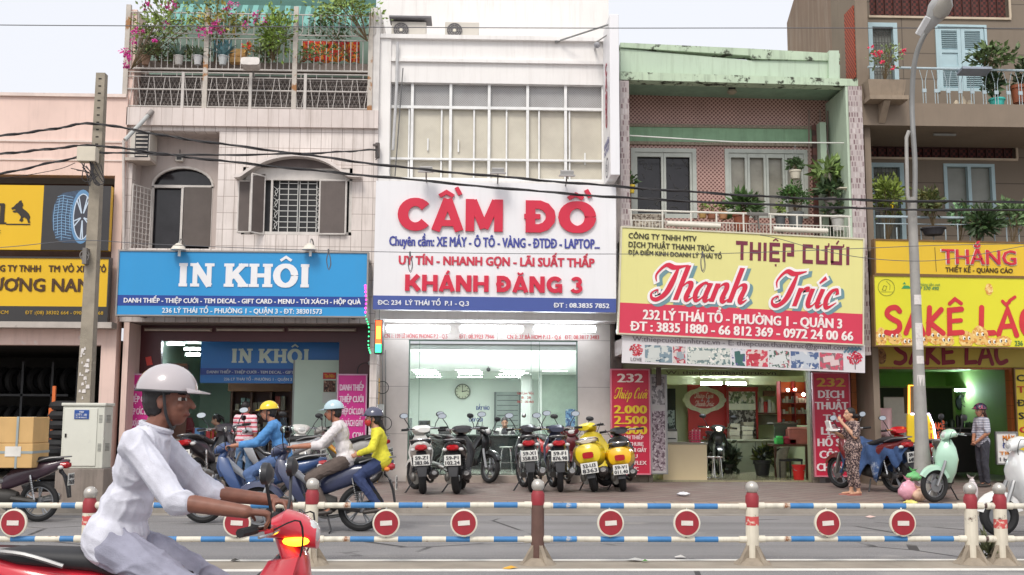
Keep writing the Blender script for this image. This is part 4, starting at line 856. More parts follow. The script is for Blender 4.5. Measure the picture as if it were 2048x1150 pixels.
# ground floor
X0, X1 = P(1244, 800, GY).x, P(1700, 800, GY).x; ox0, ox1 = P(1302, 800, GY).x, P(1618, 800, GY).x; oz = P(1460, 738, GY).z
olive = M('olive_lintel', (170, 172, 140), .7, 0, .05, 1.5)
mb = MB(); holes_wall(mb, X0, X1, SW_Z, P(0, 660, GY).z, GY, [(ox0, ox1, SW_Z-.1, oz)], .2); mb.build('shopfront', olive, D)
for a, b_ in ((1294, 1302), (1618, 1630)): MB().box(P(a, 800, GY).x, P(b_, 800, GY).x, GY-.14, GY-.003, SW_Z, oz).build('stone_pier', M('grey_granite', (130, 122, 108), .6, 0, .35, 20), D)
BX(1630, 940, 1700, 975, GY-.1, .09).build('plinth', DIAMOND('scale_tile', (150, 148, 146), (96, 92, 92), 24, 30, .1), D)
BX(1244, 950, 1302, 975, GY-.1, .09).build('plinth', M('stone_plinth', (136, 126, 112), .7, 0, .3, 12), D)
dwm = M('wedding_wall', (196, 204, 164), .7, 0, .05, 1.2)
room(D, X0+.05, X1-.05, SW_Z+.03, oz+.35, GY+.2, GY+5.2, dwm, TILE('wed_floor', (180, 172, 140), (150, 142, 116), .4, .4, axis='xy', rough=.15), dwm)
Y2 = GY+3.4; MB().box(X0+.06, X1-.06, Y2-.3, Y2, P(0, 762, Y2-.3).z, P(0, 744, Y2-.3).z).build('ceiling_beam', M('beam_pale', (214, 222, 186), .7), D)
mb = MB(); text_mb(mb, 'W: thiepcuoithanhtruc.vn', P(1322, 0, GY-.02).x, P(1533, 0, GY-.02).x, P(0, 741, GY).z, .075, GY-.006, .02); tag(mb.build('lintel_lettering', INK((96, 84, 84))), 'grey web address on the olive lintel under the wedding banner', 'lettering')
tubelight('bright tube at the back of the wedding card shop, left of the pair', 1404, 764, 1443, 771, Y2-.45, 230, 'tubes in the wedding card shop'); tubelight('bright tube at the back of the wedding card shop, right of the pair', 1454, 764, 1491, 771, Y2-.45, 230, 'tubes in the wedding card shop')
tubelight('lit tube behind the red price board', 1296, 768, 1326, 774, GY+.5, 30, 'tubes in the wedding card shop')

# ---------- brown house (right)
YE = 22.6
E = thing('shophouse', 'brown grey stucco house with balconies and light blue shutters at the right end', 'building', (P(1900, 900, YE).x, YE, SW_Z), group='shophouses in a row')
br = M('brown_stucco', (134, 120, 105), .9, 0, .08, 1.4, streak=.3, dirt=(110, 98, 86), spots=.12)
XE0, XE1 = P(1737, 500, YE).x, 17.; YEB = 24.2
ze_b = P(0, 668, YEB).z; zts = P(1880, 207, YE-.2).z; ztf = P(1880, 252, YE-.2).z
stz = TILE('stucco_lines', (131, 119, 105), (92, 84, 76), 40., .62, mortar=.012, rough=.9, var=.04, streak=.3, dirt=(110, 98, 86))
sd1 = rc(1738, 46, 1796, 200, YEB); sh1 = rc(1872, 50, 1975, 182, YEB); v1 = rc(1738, -60, 2015, 34, YEB)
fd = rc(1740, 326, 1810, 500, YEB); fw_ = rc(1888, 328, 1990, 424, YEB); v2 = rc(1742, 271, 2030, 316, YEB)
mb = MB(); holes_wall(mb, XE0-.0, XE1, ze_b, 15., YEB, [sd1, sh1, v1, fd, fw_, v2], .2); mb.build('wall', stz, E)
MB().box(XE0, P(1740, 300, YE).x+.02, YE, YEB-.001, P(0, 980, YE).z, ztf).build('corner_pier', br, E)
XS = P(1713, 60, YE).x; MB().box(XS, P(1739, 100, YE).x, YE+.05, YEB-.001, zts+.001, 15).build('corner_pier', br, E)
MB().box(XE0-.12, XE1, YE-.2, YEB-.001, ztf, zts).build('balcony_slab', br, E)
# side wall above the green house, with sloping top, and red breeze-block strip
ys0, ys1 = YE+.3, 27.7
a0, a1 = P(1690, 60, ys0), P(1571, 45, ys1)
zl1 = P(1571, 46, ys1).z
MB().prism([(XS, YEB+.002, 5), (XS, ys1, 5), (XS, ys1, zl1), (XS, ys1-2.2, zl1+1.3), (XS, YEB+.002, zl1+3.5)], (.15, 0, 0)).build('side_wall', M('side_stucco', (138, 117, 101), .9, 0, .08, 1, streak=.45, dirt=(196, 184, 172)), E)
brk = DIAMOND('breeze_red', (196, 92, 56), (118, 44, 30), 62, 58, -.05, .7)
X0, X1, Z0, Z1 = rc(1693, 8, 1711, 152, YE+.02); MB().box(XS-.03, XS-.003, YE+.10, YE+.66, Z0, Z1).build('breeze_strip', DIAMOND('breeze_red_side', (196, 92, 56), (110, 40, 28), 62, 58, -.05, .7, swap=True), E)
db = DIAMOND('breeze_dark', (104, 50, 44), (48, 28, 28), 52, 46, .0, .8); cr = M('cream_frame', (196, 180, 158), .8)
for h in (v1, v2):
 p = MB().box(h[0], h[1], YEB+.14, YEB+.19, h[2], h[3]).build('vent_panel', db, E); mb = MB()
 for i in range(16): x = h[0]+(h[1]-h[0])*i/16; mb.box(x-.012, x+.012, YEB+.09, YEB+.14, h[2], h[3])
 zmid = (h[2]+h[3])/2; mb.box(h[0], h[1], YEB+.088, YEB+.138, zmid-.012, zmid+.012); mb.build('ribs', M('rib_dark', (74, 44, 40), .8), p)
 mb = MB(); mb.box(h[0]-.04, h[1]+.04, YEB-.04, YEB+.02, h[2]-.05, h[2]+.0); mb.box(h[0]-.04, h[1]+.04, YEB-.04, YEB+.02, h[3], h[3]+.05); mb.box(h[1]+.0, h[1]+.05, YEB-.04, YEB+.02, h[2], h[3]); mb.build('frame', cr, p)
lb = M('light_blue_wood', (174, 198, 204), .6, 0, .05, 5, spots=.15)
def blue_door(h, nm):
 d_ = MB().box(h[0], h[1], YEB+.12, YEB+.14, h[2], h[3]).build(nm, M('curtain_grey', (128, 130, 124), .8, 0, .2, 3, streak=.4), E); mb = MB(); f = .1
 mb.box(h[0], h[0]+f, YEB-.03, YEB+.1, h[2], h[3]); mb.box(h[1]-f, h[1], YEB-.03, YEB+.1, h[2], h[3]); mb.box(h[0]+f, h[1]-f, YEB-.03, YEB+.1, h[3]-f, h[3]); mb.build('frame', lb, d_)
 mb = MB(); n_ = 7
 for i in range(n_): x = h[0]+f+(h[1]-h[0]-2*f)*(i+.5)/n_; mb.cyl((x, YEB+.05, h[2]), (x, YEB+.05, h[3]-f), .007, 4)
 for z in (.15, .4, .75, 1.1):
  for i in range(n_-1): x = h[0]+f+(h[1]-h[0]-2*f)*(i+1)/n_; mb.torus((x, YEB+.045, h[3]-f-z), .04, .006, 10, 4)
 mb.build('grille', M('grille_dark2', (86, 84, 80), .5), d_)
blue_door(sd1, 'balcony_door'); blue_door(fd, 'balcony_door')
for k, (a, b_) in enumerate(((0, .5), (.5, 1))):
 h = sh1; x0 = h[0]+.06+(h[1]-h[0]-.12)*a; x1 = h[0]+.06+(h[1]-h[0]-.12)*b_; zz0, zz1 = h[2], h[3]-.06
 lf = MB(); lf.box(x0+.004, x0+.09, YEB, YEB+.05, zz0, zz1); lf.box(x1-.09, x1-.004, YEB, YEB+.05, zz0, zz1)
 for z0_, z1_ in ((zz0, zz0+.08), (zz1-.08, zz1), (zz0+.52, zz0+.6), (zz1-.62, zz1-.54)): lf.box(x0+.09, x1-.09, YEB+.002, YEB+.05, z0_, z1_)
 lf.box(x0+.09, x1-.09, YEB+.03, YEB+.045, zz0+.6, zz1-.62); s_ = lf.build('shutter', lb, E)
 for zA, zB in ((zz0+.08, zz0+.52), (zz1-.54, zz1-.08)):
  n_ = 9; mb = MB()
  for i in range(n_): z = zA+(zB-zA)*(i+.5)/n_; mb.obox(((x0+x1)/2, YEB+.03, z), ((x1-x0)/2-.09, 0, 0), (0, .018, -.012), (0, .003, .005))
  mb.build('louvre', lb, s_)
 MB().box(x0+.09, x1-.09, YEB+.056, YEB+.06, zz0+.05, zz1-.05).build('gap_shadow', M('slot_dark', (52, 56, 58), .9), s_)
mb = MB(); h = sh1; mb.box(h[0], h[0]+.055, YEB-.03, YEB+.08, h[2]-.04, h[3]); mb.box(h[1]-.055, h[1], YEB-.03, YEB+.08, h[2]-.04, h[3]); mb.box(h[0]+.055, h[1]-.055, YEB-.03, YEB+.08, h[3]-.055, h[3]); mb.build('shutter_frame', lb, E)
wn = MB().box(fw_[0], fw_[1], YEB+.1, YEB+.12, fw_[2], fw_[3]).build('window', M('net_pane', (132, 134, 126), .35, 0, .15, 2), E)
mb = MB(); h = fw_; xm = (h[0]+h[1])/2
for a, b_ in ((h[0], h[0]+.08), (h[1]-.08, h[1]), (xm-.04, xm+.04)): mb.box(a, b_, YEB-.03, YEB+.08, h[2], h[3]-.071)
mb.box(h[0], h[1], YEB-.03, YEB+.08, h[3]-.07, h[3]); mb.build('frame', lb, wn)
# balcony railings
YR3 = YE-.12; rb = M('rail_light_blue', (172, 188, 194), .5, 0, .06, 6, spots=.2, dirt=(110, 90, 80))
mb = MB(); zz = lambda y: P(1880, y, YR3).z; x3 = lambda x: P(x, 170, YR3).x
mb.cyl((x3(1737), YR3, P(1737, 134, YR3).z), (XE1, YR3, P(2200, 147, YR3).z), .028, 8)
for i in range(16):
 x = 1848+i*24; t_ = P(x, 137+(x-1737)*.028, YR3).z; b_ = zts+.01
 for dx in (-.03, .03): mb.cyl((x3(x)+dx, YR3, b_), (x3(x)+dx, YR3, t_-.25), .008, 5)
 mb.cyl((x3(x)-.03, YR3, t_-.25), (x3(x-8), YR3, t_), .007, 5); mb.cyl((x3(x)+.03, YR3, t_-.25), (x3(x+8), YR3, t_), .007, 5); mb.box(x3(x)-.045, x3(x)+.045, YR3-.012, YR3+.012, t_-.5, t_-.42)
mb.build('balcony_railing', rb, E)
mb = MB(); mb.cyl((x3(1742), YR3, P(1742, 433, YR3).z), (XE1, YR3, P(2100, 440, YR3).z), .028, 8); mb.cyl((x3(1742), YR3, P(1742, 447, YR3).z), (XE1, YR3, P(2100, 452, YR3).z), .012, 6)
for i in range(26): x = 1758+i*24; mb.cyl((x3(x), YR3, P(x, 492, YR3).z), (x3(x), YR3, P(x, (455 if i % 2 else 447), YR3).z), .014, 6)
mb.build('balcony_railing', rb, E)
MB().box(XE0, XE1, YE-.15, YEB, P(0, 668, YE).z, P(0, 486, YE).z).build('balcony_base', br, E)
mb = MB().box(P(1900, 0, YE+.3).x-.5, P(1900, 0, YE+.3).x+.0, YE+.3, YE+.36, ztf-.07, ztf-.03); mb.build('soffit_lamp', PLAST((150, 150, 146)), E)
# planter on a bracket
t = thing('planter', 'concrete planter box on a carved bracket under the desert rose', 'planter', P(1772, 205, YE-.4))
X0, X1, Z0, Z1 = rc(1735, 160, 1811, 192, YE-.55); pc = M('planter_concrete', (150, 134, 116), .9, 0, .12, 4, streak=.4, spots=.3)
MB().rings([[(X0+.05, YE-.55, Z0), (X1-.04, YE-.55, Z0), (X1-.04, YE-.22, Z0), (X0+.05, YE-.22, Z0)], [(X0, YE-.6, Z1), (X1, YE-.6, Z1), (X1, YE-.22, Z1), (X0, YE-.22, Z1)]]).build('box', pc, t)
MB().box(X0+.02, X1+.03, YE-.63, YE-.22, Z0-.09, Z0-.001).build('shelf', pc, t); xm = (X0+X1)/2
MB().prism([(xm-.07, YE-.58, Z0-.1), (xm-.07, YE-.215, Z0-.1), (xm-.07, YE-.215, Z0-.5)], (.14, 0, 0)).build('bracket', pc, t)
# ground floor
X0, X1 = P(1704, 800, GY).x, 17.; ox0, ox1 = P(1757, 800, GY).x, P(2022, 800, GY).x; oz = P(1880, 738, GY).z
ot = TILE('orange_tile', (206, 124, 70), (150, 84, 50), .5, .28, off=.5, mortar=.005, rough=.3)
mb = MB(); holes_wall(mb, X0, X1, SW_Z, ze_b+.2, GY+.02, [(ox0, ox1, SW_Z-.1, oz)], .2); mb.build('shopfront', ot, E)
grn = M('lime_wall', (176, 210, 128), .7, 0, .05, 1.2)
room(E, X0+.05, P(2110, 800, GY).x, SW_Z+.03, oz+.15, GY+.23, GY+5.5, grn, M('dark_floor', (100, 96, 84), .3), grn)
tubelight('cold blue tube on the lime wall above the wall fan', 1910, 777, 1958, 785, GY+4.2, 130, 'tubes in the snack shop', col=(214, 236, 255))
MB().box(XE0, XE1, GY+.81, 26, 14.8, 15).build('roof_slab', br, E)
# ============================================================ signs and lettering
class Sign:
 """a board facing the street in its own local frame; places are given in photo pixels"""
 def __init__(s, name, label, cat, x0, y0, x1, y1, Y, d, mat, tilt=0., frame=None, group=None, rz=0., part='panel'):
  s.cx, s.cy, s.Y, s.t, s.k = (x0+x1)/2, (y0+y1)/2, Y, tilt, S(Y)
  s.root = thing(name, label, cat, P(s.cx, s.cy, Y), group=group, world=False, rot=(0, tilt, rz))
  s.w, s.h = (x1-x0)*s.k/2, (y1-y0)*s.k/2; s.d = d; s.n = 0
  s.panel = MB().box(-s.w, s.w, 0, d, -s.h, s.h).build(part, mat, s.root)
  if frame:
   f = .03; mb = MB()
   for a in ((-s.w-f, -s.w, -s.h-f, s.h+f), (s.w, s.w+f, -s.h-f, s.h+f), (-s.w, s.w, -s.h-f, -s.h), (-s.w, s.w, s.h, s.h+f)): mb.box(a[0], a[1], -.02, d+.01, a[2], a[3])
   mb.build('frame', frame, s.root)
 def L(s, px, py):
  dx, dz = (px-s.cx)*s.k, (s.cy-py)*s.k; c, q = math.cos(s.t), math.sin(s.t); return c*dx-q*dz, q*dx+c*dz
 def band(s, y0, y1, mat, name='stripe', x0=None, x1=None, y=.004):
  a = -s.w if x0 is None else s.L(x0, s.cy)[0]; b = s.w if x1 is None else s.L(x1, s.cy)[0]
  z0 = max(-s.h, (s.cy-y1)*s.k); z1 = min(s.h, (s.cy-y0)*s.k); return MB().box(a, b, -y, -.0005, z0, z1).build(name, mat, s.root)
 def text(s, body, x0, x1, yb, cap, col, bx=.03, bz=0., depth=0., y=.008, slant=0., mb=None, align=None):
  m = mb or MB(); X, Z = s.L(x0, yb); text_mb(m, body, X, None if x1 is None else X+(x1-x0)*s.k, Z, cap*s.k, -y, bx, bz, depth, align, slant)
  return m if mb else m.build('lettering', INK(col), s.root)
 def shapes(s, fn, mat, name='lettering'):
  mb = MB(); fn(mb); return mb.build(name, mat, s.root)
 def pts(s, pl, y=.006): return [(lambda q: (q[0], -y, q[1]))(s.L(*p)) for p in pl]

def glyph_row(mb, word, font, x0, z0, h, y, adv_scale=1., w=.2, round_=False, slant=0., total=None, grow=0., dx=0., dz=0., depth=0.):
 """lettering drawn with pen strokes: font maps a letter to (advance, strokes); total fits the row to a length"""
 adv = sum(font[c][0] for c in word); sx = (total/adv if total else h*adv_scale); x = 0.
 for c in word:
  a, strokes = font[c]
  for st in strokes:
   pts = st[0]; ww = st[1] if len(st) > 1 else w
   if len(st) > 2 and st[2]:
    q = spl([tuple(p)+((ww[i],) if isinstance(ww, list) else (ww,)) for i, p in enumerate(pts)], 5); pts = [(p[0], p[1]) for p in q]; ww = [max(.015, p[2])+grow for p in q]
   else: ww = [v+grow for v in ww] if isinstance(ww, list) else ww+grow
   if grow and len(pts) > 1:
    p0, p1 = Vector(pts[0][:2]), Vector(pts[1][:2]); e0, e1 = Vector(pts[-1][:2]), Vector(pts[-2][:2])
    pts = [tuple(p0+(p0-p1).normalized()*grow*.45)]+[tuple(p[:2]) for p in pts[1:-1]]+[tuple(e0+(e0-e1).normalized()*grow*.45)]
   xo = x
   stroke(mb, pts, ww, y, lambda u, v: (x0+(xo+u)*sx+slant*v*h+dx, z0+v*h+dz), round_=round_, depth=depth, closed=len(st) > 3)
  x += a
 return mb
sf = lambda x, z: [(x-.17, z), (x+.17, z)]
arc_ = lambda cx, cz, rx, rz, a0, a1, n=16: [(cx+rx*math.cos(R(a0+(a1-a0)*i/n)), cz+rz*math.sin(R(a0+(a1-a0)*i/n))) for i in range(n+1)]
_A = [([(.10, 0), (.44, .99)], .25), ([(.78, 0), (.44, .99)], .25), ([(.24, .24), (.64, .24)], .19)]; _D = [([(.18, .13), (.40, .13), (.56, .20), (.68, .36), (.70, .5), (.68, .64), (.56, .80), (.40, .87), (.18, .87)], .26), ([(.15, 0), (.15, 1)], .26), ([(-.02, .5), (.42, .5)], .15)]
_O = [(arc_(.5, .5, .36, .385, 1, 361, 24), [.22+.09*abs(math.cos(i*math.pi/12)) for i in range(25)])]; hat = ([(.20, 1.08), (.40, 1.21), (.60, 1.08)], .12)
HEAVY = {'C': (.98, [(arc_(.5, .5, .355, .385, 38, 322, 20), [.25+.05*abs(math.cos(R(38+14.2*i))) for i in range(21)])]), 'Ầ': (.93, _A+[hat, ([(.68, 1.36), (.80, 1.13)], .12)]), 'Á': (.93, _A+[([(.42, 1.07), (.54, 1.27)], .13)]), 'Ă': (.93, _A+[(arc_(.44, 1.24, .14, .13, 190, 350, 8), .10)]),
 'M': (1.16, [([(.15, 0), (.15, 1)], .25), ([(.97, 0), (.97, 1)], .25), ([(.22, .96), (.56, .10)], .25), ([(.90, .96), (.56, .10)], .25)]), 'Đ': (.92, _D), 'Ồ': (1.0, _O+[([(.26, 1.08), (.46, 1.21), (.66, 1.08)], .12), ([(.74, 1.36), (.86, 1.13)], .12)]),
 'K': (.96, [([(.15, 0), (.15, 1)], .26), ([(.26, .38), (.76, .97)], .25), ([(.38, .58), (.80, .03)], .27)]), 'H': (.98, [([(.15, 0), (.15, 1)], .26), ([(.77, 0), (.77, 1)], .26), ([(.15, .5), (.77, .5)], .2)]), 'N': (.98, [([(.15, 0), (.15, 1)], .25), ([(.77, 0), (.77, 1)], .25), ([(.18, .93), (.74, .07)], .27)]),
 'G': (1.0, [(arc_(.5, .5, .355, .385, 38, 335, 20), .25), ([(.82, 0), (.82, .5)], .18), ([(.52, .46), (.91, .46)], .17)]), ' ': (.36, []), '3': (.8, [(arc_(.36, .72, .22, .19, 160, -90, 12), .2), (arc_(.36, .28, .25, .19, 90, -165, 12), .2)])}
SLAB = {'I': (.5, [([(.23, 0), (.23, 1)], .27), (sf(.23, .065), .13), (sf(.23, .935), .13)]),
  'N': (1.02, [([(.2, 0), (.2, 1)], .19), ([(.76, 0), (.76, 1)], .19), ([(.18, .97), (.78, .03)], .27), ([(.02, .065), (.38, .065)], .13), ([(.0, .935), (.3, .935)], .13), ([(.58, .935), (.96, .935)], .13)]),
  ' ': (.33, []),
  'K': (1.0, [([(.2, 0), (.2, 1)], .27), ([(.26, .38), (.76, .95)], .22), ([(.4, .6), (.8, .05)], .27), ([(.0, .065), (.4, .065)], .13), ([(.0, .935), (.4, .935)], .13), ([(.58, .935), (.96, .935)], .13), ([(.56, .065), (.98, .065)], .13)]),
  'H': (1.0, [([(.2, 0), (.2, 1)], .26), ([(.74, 0), (.74, 1)], .26), ([(.2, .5), (.74, .5)], .17), ([(.0, .065), (.4, .065)], .13), ([(.0, .935), (.4, .935)], .13), ([(.54, .065), (.94, .065)], .13), ([(.54, .935), (.94, .935)], .13)]),
  'Ô': (1.0, [([(.46+.36*math.cos(a*.3142+.01), .5+.42*math.sin(a*.3142+.01)) for a in range(21)], [.19+.10*abs(math.cos(a*.3142)) for a in range(21)]), ([(.24, 1.14), (.46, 1.3), (.68, 1.14)], .11)])}
SQ = {'T': (.95, [([(0, .92), (.8, .92)], .21), ([(.42, 0), (.42, .9)], .21)]), 'H': (.92, [([(.1, 0), (.1, 1)], .21), ([(.66, 0), (.66, 1)], .21), ([(.1, .48), (.66, .48)], .19)]),
 'I': (.42, [([(.12, 0), (.12, 1)], .21)]), 'Ệ': (.9, [([(.72, .92), (.1, .92), (.1, .08), (.72, .08)], .21), ([(.1, .5), (.66, .5)], .19), ([(.24, 1.12), (.42, 1.22), (.6, 1.12)], .08), ([(.38, -.2), (.5, -.2)], .12)]),
 'P': (.95, [([(.1, 0), (.1, .92), (.68, .92), (.68, .42), (.3, .42)], .21)]), ' ': (.42, []), 'C': (.92, [([(.7, .92), (.1, .92), (.1, .08), (.7, .08)], .21)]),
 'Ư': (1.0, [([(.1, 1), (.1, .08), (.68, .08), (.68, 1)], .21), ([(.68, .92), (.86, .98), (.86, 1.14)], .09)]), 'Ớ': (1.05, [([(.1, .08), (.1, .92), (.68, .92), (.68, .08), (.02, .08)], .21), ([(.68, .92), (.88, 1.0), (.88, 1.12)], .09), ([(.38, 1.1), (.54, 1.3)], .1)])}
COMIC = {'S': (.78, [([(.60, .84), (.46, .97), (.2, .92), (.1, .72), (.3, .55), (.55, .42), (.56, .18), (.32, .03), (.05, .06)], .2, 1)]), 'A': (.84, [([(.04, .05), (.42, .95), (.72, .03)], .2), ([(.2, .32), (.62, .36)], .18)]),
 'K': (.82, [([(.16, .98), (.08, .04)], .2), ([(.62, .92), (.14, .45), (.66, .06)], .2)]), 'Ê': (.80, [([(.6, .95), (.12, .90), (.10, .06), (.6, .1)], .2), ([(.12, .5), (.56, .54)], .16), ([(.14, 1.14), (.36, 1.32), (.6, 1.16)], .14)]),
 ' ': (.4, []), 'L': (.70, [([(.14, .98), (.08, .07), (.56, .1)], .2)]), 'Ắ': (.84, [([(.04, .05), (.42, .95), (.72, .03)], .2), ([(.2, .32), (.62, .36)], .18), ([(.24, 1.22), (.36, 1.1), (.5, 1.2)], .12), ([(.5, 1.24), (.72, 1.38)], .11)]),
 'C': (.74, [([(.62, .78), (.44, .96), (.16, .78), (.1, .36), (.28, .06), (.62, .16)], .2, 1)])}
hook = ([(0, .5), (.28, .93), (.52, .96), (.62, .75), (.58, .22), (.74, .02), (.98, .2)], [.04, .12, .24, .3, .3, .2, .05], 1)
tail_ = ([(.68, 1.0), (.64, .28), (.78, .02), (1.02, .2)], [.3, .3, .2, .05], 1)
SCRIPT = {'T': (1.35, [([(-.16, .95), (-.32, 1.35), (.05, 1.86), (.6, 1.74), (1.35, 1.9)], [.05, .13, .22, .26, .06], 1), ([(.82, 1.75), (.78, 1.0), (.66, .35), (.3, .0), (-.05, .05), (-.18, .32), (.08, .5), (.2, .3)], [.14, .34, .34, .26, .16, .12, .08, .04], 1)]),
 'h': (1.05, [([(.02, 0), (.02, 1.9)], .3), hook]), 'a': (1.1, [([(.62, .85), (.35, 1.0), (.05, .7), (.03, .3), (.22, .02), (.46, .18), (.64, .6)], [.1, .15, .28, .28, .2, .1, .05], 1), tail_]),
 'n': (1.08, [([(.02, 0), (.02, 1.0)], .3), hook]), 'r': (.78, [([(.02, 0), (.02, 1.0)], .3), ([(.02, .5), (.22, .92), (.46, 1.0), (.52, .8)], [.05, .12, .22, .24], 1)]),
 'u': (1.1, [([(.02, 1), (.02, .3), (.18, .02), (.42, .12), (.62, .5)], [.3, .3, .2, .1, .05], 1), tail_]), 'ú': (1.1, [([(.02, 1), (.02, .3), (.18, .02), (.42, .12), (.62, .5)], [.3, .3, .2, .1, .05], 1), tail_, ([(.32, 1.3), (.62, 1.62)], [.12, .26])]),
 'c': (.95, [([(.62, .72), (.48, 1.0), (.16, .86), (.03, .4), (.26, .0), (.75, .3)], [.24, .15, .25, .3, .22, .05], 1)]), 'i': (.5, [([(.02, 1), (.0, .28), (.16, .02), (.42, .2)], [.28, .28, .2, .05], 1), ([(.0, 1.32), (.1, 1.42)], .2)]),
 'ệ': (.95, [([(.1, .45), (.5, .62), (.5, .92), (.2, .95), (.03, .5), (.2, .02), (.7, .25)], [.08, .12, .18, .16, .28, .22, .05], 1), ([(.12, 1.2), (.32, 1.36), (.5, 1.2)], .1), ([(.24, -.26), (.34, -.26)], .14)]),
 'p': (1.05, [([(.02, -.7), (.02, 1.0)], .26), ([(.02, .5), (.3, .95), (.62, .8), (.6, .25), (.3, .02), (.05, .2)], [.05, .14, .28, .28, .16, .08], 1)]), ' ': (.55, []),
 'C': (1.15, [([(.9, 1.4), (.75, 1.85), (.35, 1.7), (.05, .9), (.25, .05), (.8, .3)], [.16, .14, .28, .34, .24, .05], 1)]),
 'ư': (1.2, [([(.02, 1), (.02, .3), (.18, .02), (.42, .12), (.62, .5)], [.3, .3, .2, .1, .05], 1), tail_, ([(.7, .95), (.88, 1.05), (.86, 1.25)], .1)]),
 'ớ': (.98, [([(.36, 1.0), (.08, .75), (.06, .25), (.32, .02), (.58, .3), (.56, .75), (.36, 1.0)], [.14, .26, .28, .16, .26, .26, .14], 1), ([(.55, .9), (.74, 1.0), (.72, 1.2)], .1), ([(.28, 1.3), (.5, 1.6)], [.1, .22])])}

# ---------- blue print shop sign
blue = M('sign_blue', (44, 148, 208), .35, 0, .03, .8, streak=.10, dirt=(80, 140, 175)); navy = M('sign_navy', (32, 66, 146), .4, 0, .03, 1)
alu = M('sign_edge_alu', (150, 146, 142), .5, .4, .1, 5, spots=.3)
s = Sign('shop_sign', 'wide sky blue print shop sign with white slab letters', 'shop sign', 240, 504, 732, 631, 22.0, .16, blue, frame=alu)
s.band(592, 613, navy)
s.shapes(lambda m: glyph_row(m, 'IN KHÔI', SLAB, s.L(356, 0)[0], s.L(0, 574)[1], 47*s.k, -.01, total=266*s.k*1.0), INK((232, 232, 234)))
s.text('DANH THIẾP - THIỆP CƯỚI - TEM DECAL - GIFT CARD - MENU - TÚI XÁCH - HỘP QUÀ', 253, 721, 607, 9, (240, 240, 245), .05, .03)
s.text('236 LÝ THÁI TỔ - PHƯỜNG 1 - QUẬN 3 - ĐT: 38301573', 329, 644, 627, 9.5, (225, 235, 245), .05, .03)
mb = MB(); mb.box(-s.w, s.w, .16, .8, s.h-.12, s.h-.04); mb.box(-s.w+.3, -s.w+.36, .16, .85, -s.h, -s.h+.06); mb.box(s.w-.36, s.w-.3, .16, .85, -s.h, -s.h+.06); mb.build('bracket', STEEL(), s.root)
for px, lab in ((357, 'white gooseneck lamp over the left end of the blue sign'), (619, 'white gooseneck lamp over the right part of the blue sign')):
 Y = 21.85; c = P(px, 497, Y); t = thing('sign_lamp', lab, 'lamp', c, group='lamps over the blue sign')
 MB().lathe(c, [(.16, -.03), (.155, -.02), (.11, .05), (.05, .10), (.0, .12)], 20).build('shade', M('shade_white', (214, 208, 196), .45), t, True)
 MB().cyl(c+Vector((.02, 0, -.03)), c+Vector((.02, 0, -.16)), .028, 10).build('bulb', M('bulb_frost', (222, 222, 218), .3), t, True)
 MB().tube(spl([c+Vector((0, 0, .1)), c+Vector((.02, .06, .2)), c+Vector((.03, .25, .18)), c+Vector((.03, .5, -.06))], 5), .014, 6).build('arm', STEEL(), t, True)

# ---------- white pawn sign
wb = M('sign_white', (232, 231, 233), .4, 0, .02, .7, streak=.06)
red = INK((206, 40, 68)); redd = M('letter_red', (206, 38, 66), .35, 0, .04, 2)
s = Sign('shop_sign', 'big white pawn shop sign with raised crimson letters and a blue foot band', 'shop sign', 747, 361.5, 1236, 624, 22.05, .2, wb, tilt=.006)
s.band(596, 625, M('band_blue', (70, 88, 156), .4, 0, .03, 1))
for word, x0_, x1_, yb in (('CẦM', 793, 1010, 462), ('ĐỒ', 1050, 1194, 464)): s.shapes(lambda m: glyph_row(m, word, HEAVY, s.L(x0_, yb)[0], s.L(x0_, yb)[1], 66*s.k, -.002, total=(x1_-x0_)*s.k, depth=.05), redd)
s.text('Chuyên cầm: XE MÁY - Ô TÔ - VÀNG - ĐTDĐ - LAPTOP...', 777, 1202, 493, 19, (72, 78, 158), .04, .02)
s.text('UY TÍN - NHANH GỌN - LÃI SUẤT THẤP', 797, 1191, 531, 17, (206, 60, 80), .058, .035)
s.shapes(lambda m: glyph_row(m, 'KHÁNH ĐĂNG 3', HEAVY, s.L(809, 585)[0], s.L(809, 585)[1], 33*s.k, -.002, total=361*s.k, depth=.04), redd)
s.text('ĐC: 234  LÝ THÁI TỔ  P.1 - Q.3', 757, 938, 613, 9, (232, 234, 240), .05, .03); s.text('ĐT : 08.3835 7852', 1110, 1221, 616, 9, (232, 234, 240), .05, .03)
for px, py, lab in ((852, 338, 'grey floodlight above the left end of the crimson pawn lettering'), (996, 341, 'grey floodlight above the middle of the crimson pawn lettering'), (1134, 346, 'grey floodlight above the right end of the crimson pawn lettering')):
 Y = 21.7; c = P(px, py, Y); t = thing('floodlight', lab, 'floodlight', c, group='floodlights over the pawn sign'); k = S(Y)
 MB().obox(c, (13*k, 0, 0), (0, .1, .03), (0, -.02, .05)).build('housing', M('flood_grey', (172, 170, 168), .5, .2), t, bevel=.01)
 MB().obox(c+Vector((0, -.02, -.06)), (16*k, 0, 0), (0, .13, .02), (0, 0, .012)).build('visor', MATS['flood_grey'], t)
 MB().tube([c+Vector((0, .08, -.05)), c+Vector((0, .16, -.16)), c+Vector((0, .42, -.2))], .016, 6).build('arm', STEEL(), t)
